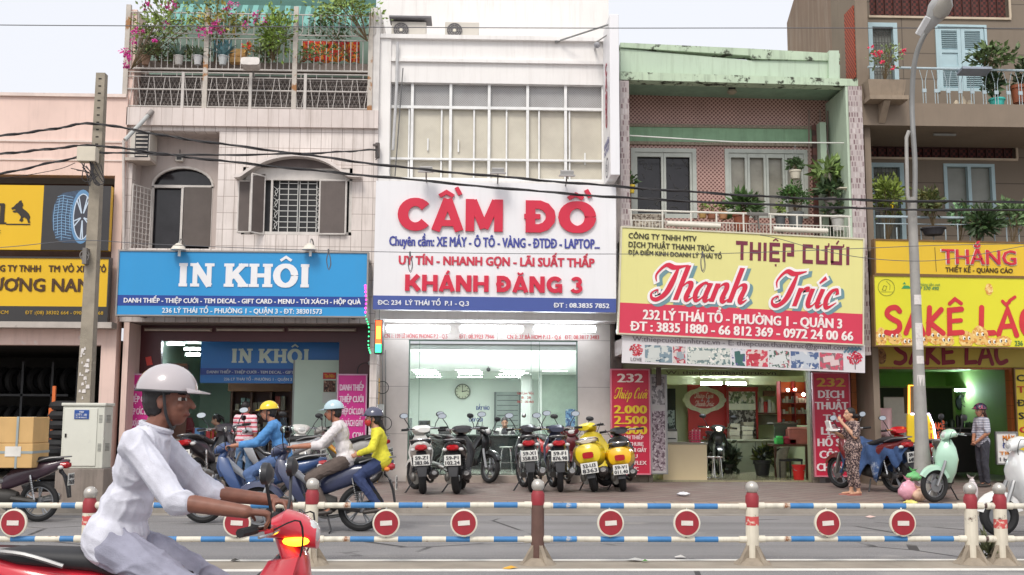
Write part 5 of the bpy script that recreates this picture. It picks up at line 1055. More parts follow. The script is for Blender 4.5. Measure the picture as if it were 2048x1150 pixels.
# blade sign at right angles to the wall
Yf = 21.7; X0, X1 = P(1220, 200, Yf).x, P(1239, 200, Yf).x; zt, zb = P(1230, 28, Yf).z, P(1230, 350, Yf).z
t = thing('blade_sign', 'tall narrow white blade sign projecting from the pawn shop corner', 'shop sign', (X0, Yf, zb))
MB().box(X0, X1, Yf, 22.85, zb, zt).build('box', wb, t, bevel=.015)
def side_map(mb, Yc): mb.v = [(X0+v[1], Yc-v[0], v[2]) for v in mb.v]; return mb
mb = MB(); hh = zt-zb
for i, ch in enumerate('CẦM'): text_mb(mb, ch, 0, None, zb+hh*(.66-.09*i), hh*.075, -.006, .06, .03, align='c')
for i, ch in enumerate('ĐỒ'): text_mb(mb, ch, 0, None, zb+hh*(.42-.085*i), hh*.07, -.006, .06, .03, align='c')
side_map(mb, 22.25).build('lettering', INK((214, 90, 110)), t)
mb = MB(); text_mb(mb, 'KHÁNH ĐĂNG', -.4, .4, zb+hh*.21, .13, -.006, .04); text_mb(mb, '234 LÝ THÁI TỔ', -.4, .4, zb+hh*.17, .1, -.006, .03); side_map(mb, 22.25).build('lettering', INK((120, 120, 170)), t)
mb = MB(); mb.torus((X0-.003, 22.25, zb+hh*.08), .2, .02, 24, 4, 'x', .2); mb.build('emblem', INK((70, 70, 90)), t); mb = MB(); text_mb(mb, '3', 0, None, zb+hh*.055, .16, -.006, .05, align='c'); side_map(mb, 22.25).build('lettering', INK((70, 70, 90)), t)
mb = MB(); mb.cyl(P(1117, 82, 22.85), (X0+.03, Yf+.2, zt-.15), .02, 6); mb.cyl((X0+.02, Yf+.4, zt-.3), P(1193, 84, 22.85), .014, 6); mb.cyl(P(1110, 84, 22.84), P(1120, 81, 22.84), .03, 6); mb.build('brace', STEEL(), t)
c = P(1194, 90, 22.5); tt = thing('security_camera', 'small grey camera on the cornice beside the blade sign', 'camera', c); MB().ball(c, .07, 12).build('dome', PLAST((150, 150, 154)), tt, True); MB().cyl(c+Vector((0, .02, .03)), c+Vector((0, .42, .05)), .03, 8).build('arm', PLAST((190, 190, 190)), tt)
# LED blade
X0, X1, Z0, Z1 = rc(751, 641, 762, 705, 21.9); t = thing('led_sign', 'small lit red and green LED sign hanging under the pawn sign corner', 'LED sign', (X0, 21.9, Z0)); zm = Z0+(Z1-Z0)*.27
MB().box(X0-.02, X1+.03, 21.9, 22.3, Z0-.02, Z1+.02).build('case', M('case_black', (36, 34, 34), .5), t)
MB().box(X0, X1+.01, 21.885, 21.899, zm, Z1).build('red_face', EMIT('led_red', (255, 84, 40), 2.2), t); MB().box(X0+.02, X1-.01, 21.88, 21.884, zm+.1, Z1-.12).build('orange_core', EMIT('led_orange', (255, 190, 60), 2.5), t); MB().box(X0, X1+.01, 21.885, 21.899, Z0, zm).build('green_face', EMIT('led_green', (60, 235, 150), 2.), t)
MB().cyl(((X0+X1)/2, 22.1, Z1), ((X0+X1)/2, 22.1, Z1+.35), .01, 5).build('hanger', STEEL(), t)
q = spl([P(x, y, 22.02) for x, y in ((731, 572), (733, 600), (732, 632), (738, 655), (737, 690), (741, 706))], 4); t = thing('light_string', 'string of small pink and green lights down the edge of the blue sign', 'string lights', q[0])
MB().tube(q, .006, 5).build('wire', cab, t); mb = MB(); mb2 = MB()
for i in range(0, len(q)): (mb if i < 8 else mb2).ball(q[i]+Vector((0, -.02, 0)), .028 if i < 8 else .016, 6)
mb.build('bulb', EMIT('pink_bulb', (255, 60, 170), 2), t); mb2.build('bulb', EMIT('green_bulb', (70, 235, 140), 2), t)

# ---------- yellow wedding sign
yel = M('sign_pale_yellow', (222, 216, 142), .4, 0, .03, .7, streak=.08, dirt=(180, 176, 120)); crim = M('sign_crimson', (208, 56, 82), .4, 0, .03, 1)
s = Sign('shop_sign', 'pale yellow wedding card sign with red script lettering, hung slightly tilted', 'shop sign', 1236, 464, 1732, 679, 21.95, .14, yel, tilt=.040, frame=M('frame_cream', (206, 200, 176), .5))
s.band(617.5, 680, crim)
for b_, x1, y, c_ in (('CÔNG TY TNHH MTV', 1392, 476, 11), ('DỊCH THUẬT THANH TRÚC', 1428, 494, 11), ('ĐỊA ĐIỂM KINH DOANH LÝ THÁI TỔ', 1443, 509, 9)): s.text(b_, 1253, x1, y, c_, (70, 66, 48), .035, .02)
s.shapes(lambda m: glyph_row(m, 'THIỆP CƯỚI', SQ, s.L(1472, 518)[0], s.L(1472, 518)[1], 38*s.k, -.006, total=240*s.k), INK((116, 40, 62)))
for grow, dx, dz, y, m_ in ((.27, .07, -.05, .005, INK((110, 146, 154))), (.27, 0, 0, .012, INK((238, 234, 232))), (0, 0, 0, .020, redd)):
 mb = MB(); h = 38*s.k; a = s.L(1300, 600); b = s.L(1546, 611)
 glyph_row(mb, 'Thanh', SCRIPT, a[0], a[1], h, -y, total=192*s.k, slant=.36, grow=grow, dx=dx, dz=dz); glyph_row(mb, 'Trúc', SCRIPT, b[0], b[1], h, -y, total=132*s.k, slant=.36, grow=grow, dx=dx, dz=dz)
 mb.build('lettering', m_, s.root)
s.text('232 LÝ THÁI TỔ - PHƯỜNG 1 - QUẬN 3', 1281, 1686, 641, 19, (242, 232, 228), .05, .02); s.text('ĐT : 3835 1880 - 66 812 369 - 0972 24 00 66', 1257, 1708, 664, 18.5, (242, 232, 228), .05, .02)
mb = MB(); mb.box(-s.w, s.w, .14, .5, s.h-.1, s.h-.04); mb.box(-s.w, s.w, .14, .5, -s.h+.04, -s.h+.1); mb.build('bracket', STEEL(), s.root)
bw_ = M('banner_white', (214, 210, 212), .6, 0, .04, 2)
s = Sign('banner', 'white photo banner with rows of card pictures hung under the wedding sign', 'banner', 1241, 679, 1735, 736, 22.03, .02, bw_, tilt=.036)
s.text('W:thiepcuoithanhtruc.vn - E: thiepcuoi.thanhtruc@gmail.com', 1262, 1700, 683, 9.5, (130, 122, 128), .02)
rr = random.Random(8); pics = [(1287, 1342, [(120, 140, 150), (196, 200, 196), (70, 90, 104)]), (1344, 1369, [(206, 190, 186), (170, 60, 76), (150, 160, 165)]), (1372, 1460, [(200, 204, 196), (110, 130, 130), (226, 222, 214)]), (1463, 1490, [(205, 205, 210), (60, 100, 96), (90, 80, 140)]), (1492, 1536, [(196, 70, 86), (214, 196, 190), (180, 50, 66)]), (1539, 1580, [(206, 208, 206), (70, 100, 90), (170, 90, 100)]), (1583, 1640, [(80, 100, 140), (190, 196, 204), (214, 214, 214)]), (1642, 1690, [(196, 80, 100), (130, 110, 112), (214, 190, 190)])]
for i, (a, b_, cols) in enumerate(pics):
 yo = (a-1241)*.037; q = [s.L(a, 689+yo), s.L(b_, 689+yo+(b_-a)*.037), s.L(b_, 723+yo+(b_-a)*.037), s.L(a, 723+yo)]
 MB().quad(*[(p[0], -.004, p[1]) for p in q]).build('picture', PRINT('card_picture_%d' % i, cols, 7+i % 3*3, .5), s.root)
 x0_, z0_ = s.L(a, 723+yo); w_ = (b_-a)*s.k; h_ = 33*s.k; mb = MB()
 for j in range(3): u = w_*rr.uniform(.1, .5); v = h_*rr.uniform(.1, .5); mb.add([(x0_+u, -.006-.001*j, z0_+v), (x0_+u+w_*.38, -.006-.001*j, z0_+v+h_*.1), (x0_+u+w_*.34, -.006-.001*j, z0_+v+h_*.42), (x0_+u-w_*.04, -.006-.001*j, z0_+v+h_*.36)], [(0, 1, 2, 3)])
 mb.build('picture_card', INK(cols[(i+1) % 3]), s.root)
def dots(mb, cx, cy, r, n, seed, shape=None):
 q = random.Random(seed);
 for i in range(n):
  a = q.uniform(0, 6.28); d = r*math.sqrt(q.random()); x, y = cx+d*math.cos(a), cy+d*math.sin(a)*.9; p = s.L(x, y); rr_ = q.uniform(.010, .022)
  mb.add([(p[0]+rr_*math.cos(t*1.047), -.005-.0004*(i % 6), p[1]+rr_*math.sin(t*1.047)) for t in range(6)], [tuple(range(6))])
s.shapes(lambda m: dots(m, 1270, 701, 13, 90, 1), INK((200, 60, 74)), 'picture'); s.shapes(lambda m: dots(m, 1714, 714, 15, 120, 2), INK((206, 50, 76)), 'picture')
s.shapes(lambda m: (stroke(m, [(1714, 738), (1714, 722), (1708, 714)], 1.6, -.004, s.L), stroke(m, [(1714, 726), (1721, 714)], 1.2, -.004, s.L)), INK((70, 46, 50)), 'picture')
s.shapes(lambda m: [stroke(m, [(1692+i*7, 704), (1702+i*7, 694), (1710+i*6, 698)], 4, -.004, s.L) for i in range(4)], INK((96, 130, 150)), 'picture')
s.text('LOVE', 1258, 1280, 723, 7, (120, 110, 112), .02)

# ---------- orange and yellow signs at the right
s = Sign('shop_sign', 'deep yellow advertising sign with red capitals, topmost of the right pair', 'shop sign', 1744, 483, 2110, 551, 22.02, .15, M('sign_amber', (224, 186, 44), .4, 0, .04, .7, streak=.12, dirt=(190, 150, 50)), tilt=.012, frame=M('frame_bronze', (120, 90, 50), .5))
s.text('THẮNG', 1880, 2036, 528.5, 30, (240, 224, 210), .05, .04, y=.006); s.text('THẮNG', 1881, 2035, 528, 30, (204, 44, 60), .03, .01, y=.026)
s.text('THIẾT KẾ - QUẢNG CÁO', 1888, 2028, 545, 9.5, (80, 56, 20), .03, .02)
s.shapes(lambda m: (stroke(m, [(1868, 494), (1869, 545)], 1.2, -.004, s.L)), INK((90, 70, 30)), 'seam')
s = Sign('shop_sign', 'bright yellow snack shop sign with rounded red letters and potato faces', 'shop sign', 1744, 553, 2110, 694, 22.0, .15, M('sign_lemon', (222, 216, 44), .35, 0, .03, .7), tilt=.008, frame=M('frame_bronze', (120, 90, 50), .5))
s.shapes(lambda m: (glyph_row(m, 'SAKÊ', COMIC, s.L(1768, 0)[0], s.L(0, 656)[1], 56*s.k, -.01, total=170*s.k, round_=True, w=.19), glyph_row(m, 'LẮC', COMIC, s.L(1962, 0)[0], s.L(0, 656)[1], 58*s.k, -.01, total=125*s.k, round_=True, w=.19)), M('snack_red', (204, 48, 54), .4))
s.shapes(lambda m: (stroke(m, [(1769+17*math.cos(a*.2618), 575+17*math.sin(a*.2618)) for a in range(25)], .9, -.004, s.L), stroke(m, [(1760, 580), (1764, 571), (1770, 573), (1767, 581), (1760, 580)], .9, -.004, s.L), stroke(m, [(1770, 562), (1777, 570), (1776, 580)], .9, -.004, s.L), stroke(m, [(1757, 584), (1782, 584)], .7, -.004, s.L)), INK((110, 116, 50)), 'emblem')
s.text('937 570 490', 1828, 1877, 579, 7, (96, 150, 90), .03, slant=.15); s.text('chế hàng tận nơi', 1826, 1880, 570, 5, (150, 176, 80), .02)
s.shapes(lambda m: (m.poly(s.pts([(1800, 577), (1806, 570), (1816, 571), (1820, 577)])), m.poly(s.pts([(1803, 568), (1807, 563), (1810, 568)]))), INK((60, 150, 90)), 'emblem')
s.text('236', 2030, 2046, 692, 10, (90, 130, 70), .04)
pot = PRINT('potato_skin', [(232, 190, 110), (214, 150, 70), (240, 210, 140)], 9, .5)
for i, (x, y, rx, ry) in enumerate(((1755, 676, 12, 19), (1782, 676, 15, 16), (1807, 686, 13, 9), (1838, 682, 14, 12), (1866, 674, 18, 17), (1888, 683, 17, 14), (1930, 680, 16, 17), (1958, 672, 17, 20), (1982, 686, 16, 10), (2006, 684, 17, 12))):
 pl = [(x+rx*math.cos(a*.3142)*(1+.05*math.sin(a*2.3+i)), min(693, y+ry*math.sin(a*.3142)*(1+.05*math.cos(a*1.7+i)))) for a in range(20)]
 p = MB().poly(s.pts(pl, .006+.0008*i)).build('picture', pot, s.root); yy = .012+.001*i
 m = MB(); m2 = MB()
 for e in (-1, 1):
  m.poly(s.pts([(x+e*rx*.32+2.8*math.cos(a*.52), y-ry*.15+4*math.sin(a*.52)) for a in range(12)], yy)); m2.poly(s.pts([(x+e*rx*.32+1.4+1.5*math.cos(a*.52), y-ry*.1+2.2*math.sin(a*.52)) for a in range(12)], yy+.0015))
 m2.poly(s.pts([(x-3, y+ry*.35), (x, y+ry*.5), (x+3.4, y+ry*.3), (x, y+ry*.42)], yy+.001)); m.build('picture_eye', INK((240, 236, 220)), p); m2.build('picture_pupil', INK((50, 40, 36)), p)
p = MB().poly(s.pts([(1982+8*math.cos(a*.3142)*(1+.1*math.sin(a*2)), 577+12*math.sin(a*.3142)) for a in range(20)], .006)).build('picture', pot, s.root)
Y = GY-.12; s = Sign('shop_sign', 'older olive snack sign with maroon letters, shaded beneath the yellow one', 'shop sign', 1745, 655, 2110, 735, Y, .1, M('sign_olive_yellow', (196, 176, 70), .5, 0, .05, 1, spots=.1))
s.shapes(lambda m: glyph_row(m, 'SAKÊ LẮC', COMIC, s.L(1783, 0)[0], s.L(0, 729)[1], 46*s.k, -.008, total=236*s.k, round_=True, w=.2), M('snack_maroon', (140, 36, 50), .5))
p = MB().poly(s.pts([(1757+10*math.cos(a*.3142), 714+16*math.sin(a*.3142)) for a in range(20)], .006)).build('picture', PRINT('potato_dull', [(150, 110, 60), (110, 76, 44), (170, 130, 80)], 9, .5), s.root)
s = Sign('banner_board', 'tall yellow board with red and black words at the right edge', 'signboard', 2035, 738, 2090, 985, GY-.25, .05, M('board_yellow', (226, 200, 50), .45, 0, .04, 1), frame=M('frame_bronze', (120, 90, 50), .5))
for b_, y, col in (('CỬA', 762, (50, 46, 30)), ('TRÀ', 785, (200, 70, 40)), ('ĐẬU', 812, (50, 46, 30)), ('SỮA', 838, (50, 46, 30)), ('CÀ', 866, (200, 60, 40)), ('BÁNH', 892, (40, 110, 50))): s.text(b_, 2038, 2086, y, 13, col, .05, .02)

# ---------- tyre shop signs
amb = M('sign_yellow', (224, 180, 20), .35, 0, .03, .8); blk = M('sign_charcoal', (52, 50, 50), .35, 0, .08, 1.2)
s = Sign('shop_sign', 'yellow tyre maker sign with rearing horse and a black tyre picture panel', 'shop sign', -150, 369, 217, 500, 22.45, .15, amb)
s.band(369, 500, blk, 'picture_panel', 84, 217)
s.shapes(lambda m: (stroke(m, [(5, 408), (5, 447)], 9, -.008, s.L), stroke(m, [(-2, 409), (8, 409)], 5, -.008, s.L), stroke(m, [(-4, 447), (14, 447)], 4, -.008, s.L), stroke(m, [(14, 449), (61, 449)], 2.5, -.008, s.L)), INK((46, 36, 26)))
s.text('Continenta', -148, -4, 447, 38, (46, 36, 26), .03, .02); s.text('C', -2, 4, 467, 6, (70, 56, 20), .03)
horse = [(22, 416), (27, 413), (31, 408), (35, 405), (38, 401), (41, 400), (42, 404), (44, 406), (45, 411), (43, 413), (45, 417), (52, 422), (57, 427), (60, 433), (59, 440), (61, 445), (57, 446), (54, 438), (48, 434), (45, 436), (47, 440), (44, 444), (39, 441), (41, 438), (42, 433), (37, 427), (33, 424), (29, 425), (25, 423), (27, 421), (30, 421), (32, 419), (28, 418), (24, 419)]
s.shapes(lambda m: m.prism(s.pts(horse, .014), (0, .012, 0)), INK((46, 36, 26)), 'emblem')
def ell(cx, cy, rx, ry, n=28, a0=0): return [(cx+rx*math.cos(a0+i*6.2832/n), cy+ry*math.sin(a0+i*6.2832/n)) for i in range(n)]
tp = MB().poly(s.pts(ell(128, 434, 25, 51), .007)).build('tyre_picture', M('tyre_pic', (56, 74, 96), .5, 0, .3, 14), s.root)
MB().poly(s.pts([(128, 383), (161, 377), (165, 485), (128, 485)], .0062)).build('tread_picture', MATS['tyre_pic'], tp)
MB().poly(s.pts(ell(162, 432, 22, 55), .008)).build('sidewall_picture', M('sidewall_pic', (96, 140, 180), .5), tp); MB().poly(s.pts(ell(163, 432, 18, 47), .009)).build('wheel_picture', M('wheel_well_pic', (60, 62, 72), .5), tp)
mb = MB()
for i in range(5):
 a = i*1.2566+.3
 for d in (-.12, .12): stroke(mb, [(163+3*math.cos(a), 432+8*math.sin(a)), (163+17*math.cos(a+d), 432+45*math.sin(a+d))], 2.4, -.010, s.L)
stroke(mb, ell(163, 432, 17.5, 46), 2, -.0105, s.L, True); mb.build('spoke_picture', INK((190, 205, 220)), tp)
mb = MB()
for x in (108, 116, 124, 132, 140): stroke(mb, [(x, 434-46+abs(x-124)*1.2), (x-2, 434), (x, 434+46-abs(x-124)*1.2)], 1.1, -.0085, s.L)
for i in range(16): y = 392+i*5.6; stroke(mb, [(106+abs(i-7.5)*.8, y), (122, y-3), (143, y+1)], 1.0, -.0085, s.L)
mb.build('groove_picture', INK((130, 170, 205)), tp)
s = Sign('shop_sign', 'lower yellow tyre shop sign with brown capitals above a charcoal strip', 'shop sign', -150, 516, 211, 641, 22.4, .14, amb, frame=blk)
s.band(612, 642, blk)
dkb = (74, 46, 16)
s.text('CÔNG TY TNHH', -36, 78, 543, 12.5, dkb, .05, .03); s.text('TM VỎ XE', 94, 168, 543, 12.5, dkb, .05, .03); s.text('Ô TÔ', 176, 206, 543, 12.5, dkb, .05, .03)
s.text('PHƯƠNG NAM', -58, 176, 582, 25, dkb, .045, .03); s.text('TP. HCM', -20, 20, 628, 7, (200, 160, 40), .03); s.text('ĐT :(08) 38302 664 - 0902 989 568', 54, 205, 628, 7, (200, 160, 40), .03)

# ---------- upright boards
mag = M('board_magenta', (206, 44, 140), .45, 0, .05, 1)
for x0, x1, xt0, xt1, lab in ((247, 306, 253, 302, 'magenta price board left of the print shop doorway'), (676, 730, 679, 726, 'magenta price board right of the print shop doorway')):
 s = Sign('signboard', lab, 'signboard', x0, 752, x1, 922, GY-.3, .05, mag, frame=M('frame_pale', (206, 160, 186), .5), group='magenta boards by the print shop')
 for b_, y in (('DANH THIẾP', 782), ('THIỆP CƯỚI', 805), ('THIỆP CÁC LOẠI', 829), ('TÚI XÁCH GIẤY', 852)): s.text(b_, xt0, xt1, y, 12, (244, 214, 232), .05, .01)
 s.text('CON', xt1-20, xt1, 876, 12, (244, 214, 232), .05, .01)
rb_ = M('board_red', (190, 30, 62), .45, 0, .05, 1); gold = (222, 188, 40)
s = Sign('signboard', 'crimson price board with gold figures behind the black and yellow scooter', 'signboard', 1224, 741, 1298, 945, GY-.32, .05, rb_, frame=M('frame_rose', (206, 120, 136), .5))
s.text('232', 1236, 1286, 765, 17, (232, 214, 206), .08); s.shapes(lambda m: glyph_row(m, 'Thiệp Cưới', SCRIPT, s.L(1229, 0)[0], s.L(0, 797)[1], 11*s.k, -.008, total=66*s.k, slant=.3), INK(gold))
for b_, y in (('2.000', 827), ('2.500', 848), ('3.000', 868)): s.text(b_, 1229, 1293, y, 16, gold, .09)
for b_, a, y in (('DANH THIẾP', 1236, 878), ('BROCHURE', 1240, 891), ('TÚI GIẤY', 1259, 903), ('MẪU', 1252, 915), ('MULTIFLEX', 1236, 928), ('MỰC', 1256, 940)): s.text(b_, a, {'MẪU': 1274, 'MỰC': 1276}.get(b_, 1286 if a < 1241 and b_ != 'MULTIFLEX' else 1292), y, 7.5, (240, 214, 214), .05)
s = Sign('signboard', 'crimson translation board with white capitals beside the woman eating', 'signboard', 1629, 747, 1700, 950, GY-.32, .05, rb_, frame=MATS['frame_rose'])
s.text('232', 1636, 1692, 773, 17, (206, 160, 60), .08)
for b_, a, c_, y in (('DỊCH', 1638, 1689, 796), ('THUẬT', 1631, 1697, 819), ('TÀI', 1647, 1681, 844), ('LIỆU', 1642, 1692, 869), ('HỒ SƠ', 1634, 1697, 892), ('CÔNG', 1637, 1697, 916), ('CHỨNG', 1631, 1698, 941)): s.text(b_, a, c_, y, 15, (236, 222, 222), .075)
s = Sign('photo_board', 'faded grey photo board of wedding couples beside the counter', 'signboard', 1302, 752, 1332, 944, GY-.25, .05, M('board_pale', (176, 172, 170), .5), frame=STEEL())
s.band(754, 810, PRINT('faded_couple', [(120, 116, 118), (170, 166, 166), (84, 80, 84)], 11, .5), 'picture', 1304, 1330); s.band(822, 940, PRINT('faded_fabric', [(150, 136, 142), (92, 72, 82), (186, 176, 178)], 14, .5), 'picture', 1304, 1330)
X0, X1, Z0, Z1 = rc(1312, 735, 1321, 771, GY-.3); t = tag(MB().box(X0, X1, GY-.4, GY-.3, Z0, Z1).build('loudspeaker_column', M('case_brown', (70, 56, 50), .5)), 'narrow dark case hanging beside the crimson price board', 'hanging case')
# ============================================================ motorbikes and scooters
rubber = M('bike_rubber', (34, 34, 35), .8, 0, .15, 12); dkp = M('dark_plastic', (44, 44, 47), .5, 0, .12, 6); eng = M('engine_grey', (112, 110, 106), .5, .5, .25, 10, spots=.5, dirt=(50, 46, 42)); engd = M('engine_dark', (58, 56, 54), .6, .2, .25, 9)
lens_red = M('lens_red', (170, 22, 30), .15, 0, .1, 20, coat=.5); lens_amb = M('lens_amber', (226, 130, 60), .2, 0, .1, 20, coat=.5); lens_clear = M('lens_clear', (206, 206, 204), .12, 0, .1, 20, coat=.5); platem = M('plate_white', (222, 222, 216), .45, 0, .03, 4, spots=.1)
mirm = M('mirror_glass', (200, 206, 210), .06, 1., .02, 3)
def bike(name, label, loc, rz, col, style='scooter', plate='59-X1 234.56', lean=0., steer=0., group='parked motorbikes', wb=1.24, accent=None, seatcol=(40, 40, 42), mirrors=2, tail='red', lit=False, sc_=1., cowl=None, rearshock=True, thin=False):
 t = thing(name, label, 'motorbike', loc, group=group, world=False, rot=(lean, 0, rz)); t.scale = (sc_*1.09, sc_*(1. if thin else 1.28), sc_*1.1) if group == 'parked motorbikes' else (sc_, sc_*1.08, sc_)
 pm_ = PAINT(col); am = PAINT(accent) if accent else dkp; cm = PAINT(cowl) if cowl else pm_; und = style in ('underbone', 'sport'); vesp = style == 'vespa'
 Rw = .285 if und else (.225 if vesp else .255); tr = .042 if und or thin else .055; V = Vector
 sp = Matrix.Rotation(steer, 3, 'Z'); pv = V((wb-.22, 0, 0))
 def st(mb): mb.v = [tuple(sp @ (V(v)-pv)+pv) for v in mb.v]; return mb
 for x, f in ((0, 0), (wb, 1)):
  mb = MB().torus((x, 0, Rw), Rw-tr, tr, 30, 8); w_ = (st(mb) if f else mb).build('wheel', rubber, t, True)
  mb = MB().torus((x, 0, Rw), Rw-tr*1.9, .016, 28, 6); mb.lathe((x, 0, Rw), [(.045, -.05), (.06, -.03), (.06, .03), (.045, .05)], 12, 'y')
  for k in range(5):
   a = k*1.2566+.4
   for dd in ((-.12, .12) if not vesp else (0,)): mb.tube([(x+.05*math.cos(a), 0, Rw+.05*math.sin(a)), (x+(Rw-tr*2)*math.cos(a+dd), 0, Rw+(Rw-tr*2)*math.sin(a+dd))], .011, 5)
  if f and not vesp: mb.lathe((x, .055, Rw), [(.05, 0), (.10, -.004), (.10, .004), (.05, .006)], 18, 'y')
  if vesp: mb.lathe((x, 0, Rw), [(Rw-tr*1.9, -.02), (Rw-tr*1.9, .02)], 18, 'y')
  (st(mb) if f else mb).build('rim', M('alloy', (150, 152, 155), .35, .8, .08, 8), w_, True)
 # forks, front fender
 top = V((wb-.27, 0, .94)); ax = V((wb, 0, Rw)); mb = MB()
 for s_ in (1, -1): o = V((0, .085*s_, 0)); mb.tube([ax+o, ax+(top-ax)*.45+o, ax+(top-ax)*.55+o*.9], [.026, .026, .022], 8)
 st(mb).build('fork', M('fork_alloy', (160, 160, 160), .35, .8, .06), t, True)
 mb = MB(); rings = []
 for i in range(11):
  a = R(28+i*12.5) if not vesp else R(12+i*15.5); rr = Rw+.03; e = .055*(1-abs(i-5)/9) + .025; c = V((wb+rr*math.cos(a), 0, Rw+rr*math.sin(a))); n_ = V((math.cos(a), 0, math.sin(a)))
  rings.append([c+V((0, e, 0))-n_*.05, c+V((0, e*.8, 0))+n_*.012, c+V((0, 0, 0))+n_*.03, c-V((0, e*.8, 0))+n_*.012, c-V((0, e, 0))-n_*.05, c+n_*.008])
 st(mb.rings(rings)).build('front_fender', pm_, t, True)
 # engine, exhaust, stand
 mb = MB(); ez = Rw+.05
 if und:
  mb.loft([((.30, 0, .34), (0, .07, 0), (0, 0, .08)), ((.42, 0, .34), (0, .13, 0), (0, 0, .12)), ((.62, 0, .36), (0, .12, 0), (0, 0, .11)), ((.72, 0, .40), (0, .06, 0), (0, 0, .06))], 14); mb.tube([(0, .09, Rw), (.35, .09, .33)], [.05, .045], 8); mb.tube([(0, -.09, Rw), (.35, -.08, .33)], .022, 8)
  for k in range(5): mb.lathe((.68+k*.022, 0, .38), [(.075, 0), (.075, .008)], 12, 'x')
 else:
  mb.loft([((-.06, .09, Rw), (0, .045, 0), (0, 0, .09)), ((.12, .10, .27), (0, .06, 0), (0, 0, .09)), ((.38, .06, .27), (0, .09, 0), (0, 0, .10)), ((.52, 0, .30), (0, .06, 0), (0, 0, .08))], 14); mb.ball((.0, .12, Rw+.02), .085, 12, (1, .6, 1))
 mb.build('engine', eng if not und else engd, t, True)
 mb = MB(); ys = -.15; ezx = -.20 if und else -.22
 mb.tube(spl([(.55, -.04, .26), (.5, -.1, .17), (.3, -.14, .18), (.15, ys, .24)], 4), .022, 8); mb.tube([(.18, ys, .25), (.08, ys, .28), (ezx, ys-.02, .34 if und else .33), (ezx-.03, ys-.02, .345)], [.03, .055 if und else .065, .062 if und else .07, .04], 12)
 ex = mb.build('exhaust', M('muffler_dark', (74, 72, 72), .4, .6, .1) if not und else STEEL(), t, True)
 MB().lathe((ezx-.035, ys-.02, .345), [(.034, 0), (.034, .02), (.02, .021)], 12, 'x').build('exhaust_tip', CHROME(), ex, True)
 MB().tube([(.40, .12, .22), (.33, .24, .03), (.35, .27, .008)], .012, 6).build('side_stand', dkp, t)
 if rearshock:
  for s_ in (1, -1):
   mb = MB(); a, b_ = V((.02, .12*s_, Rw+.03)), V((.10, .11*s_, .66)); mb.cyl(a, b_, .014, 6)
   for k in range(9): c = a+(b_-a)*(.25+.07*k); mb.lathe(c, [(.02, -.006), (.032, 0), (.02, .006)], 10)
   mb.build('shock_absorber', CHROME() if und else dkp, t)
 # bodywork
 if vesp:
  MB().loft([((-.34, 0, .62), (0, .05, 0), (0, 0, .08)), ((-.28, 0, .62), (0, .17, 0), (0, 0, .16)), ((-.05, 0, .60), (0, .225, 0), (0, 0, .20)), ((.2, 0, .58), (0, .215, 0), (0, 0, .20)), ((.42, 0, .52), (0, .13, 0), (0, 0, .16)), ((.52, 0, .46), (0, .07, 0), (0, 0, .10))], 22, 2.5).build('rear_cowl', cm, t, True)
  MB().loft([((.50, 0, .30), (0, .15, 0), (0, 0, .025)), ((.78, 0, .28), (0, .18, 0), (0, 0, .025)), ((.92, 0, .34), (0, .18, 0), (0, 0, .025))], 12, 4).build('floorboard', dkp, t, True)
  MB().loft([((.90, 0, .30), (0, .17, 0), (.03, 0, 0)), ((.99, 0, .50), (0, .235, 0), (.05, 0, .01)), ((1.02, 0, .72), (0, .225, 0), (.06, 0, .02)), ((.99, 0, .90), (0, .15, 0), (.05, 0, .02)), ((.97, 0, .96), (0, .06, 0), (.04, 0, .01))], 18, 2.4).build('leg_shield', pm_, t, True)
  MB().loft([((-.26, 0, .815), (0, .08, 0), (0, 0, .025)), ((-.15, 0, .825), (0, .145, 0), (0, 0, .045)), ((.15, 0, .83), (0, .15, 0), (0, 0, .05)), ((.42, 0, .80), (0, .10, 0), (0, 0, .04)), ((.5, 0, .78), (0, .05, 0), (0, 0, .03))], 16, 2.6).build('seat', M('seat_%d_%d_%d' % seatcol, seatcol, .6, 0, .06), t, True)
 else:
  nw = .10 if und else .155; zt_ = .80 if und else .78
  MB().loft([((-.40, 0, zt_+.06), (0, .03, 0), (0, 0, .02)), ((-.32, 0, zt_+.03), (0, nw*.7, 0), (0, 0, .055)), ((-.12, 0, zt_-.04), (0, nw, 0), (0, 0, .10)), ((.15, 0, zt_-.11), (0, nw*1.03, 0), (0, 0, .14)), ((.38, 0, zt_-.19), (0, nw*.8, 0), (0, 0, .14)), ((.52, 0, zt_-.27), (0, nw*.5, 0), (0, 0, .09))], 18, 2.3).build('tail_panel', cm, t, True)
  MB().loft([((-.30, 0, zt_+.09), (0, .06, 0), (0, 0, .02)), ((-.2, 0, zt_+.085), (0, nw*.95, 0), (0, 0, .04)), ((.12, 0, zt_+.065), (0, nw*.95, 0), (0, 0, .05)), ((.32, 0, zt_+.01), (0, nw*.85, 0), (0, 0, .05)), ((.54, 0, zt_-.02), (0, nw*.5, 0), (0, 0, .03))], 16, 2.6).build('seat', M('seat_%d_%d_%d' % seatcol, seatcol, .6, 0, .06), t, True)
  if und:
   MB().loft([((.46, 0, .56), (0, .055, 0), (0, 0, .05)), ((.66, 0, .60), (0, .05, 0), (0, 0, .045)), ((.86, 0, .76), (0, .06, 0), (0, 0, .06)), ((.94, 0, .84), (0, .06, 0), (0, 0, .06))], 12).build('centre_cover', am, t, True)
   for s_ in (1, -1): MB().loft([((.70, .15*s_, .36), (.05, 0, 0), (0, .012, .02)), ((.80, .18*s_, .52), (.09, 0, .02), (0, .014, 0)), ((.91, .17*s_, .72), (.10, 0, .02), (0, .02, 0)), ((.97, .10*s_, .88), (.07, 0, .01), (0, .03, 0))], 12, 3).build('leg_shield', pm_, t, True)
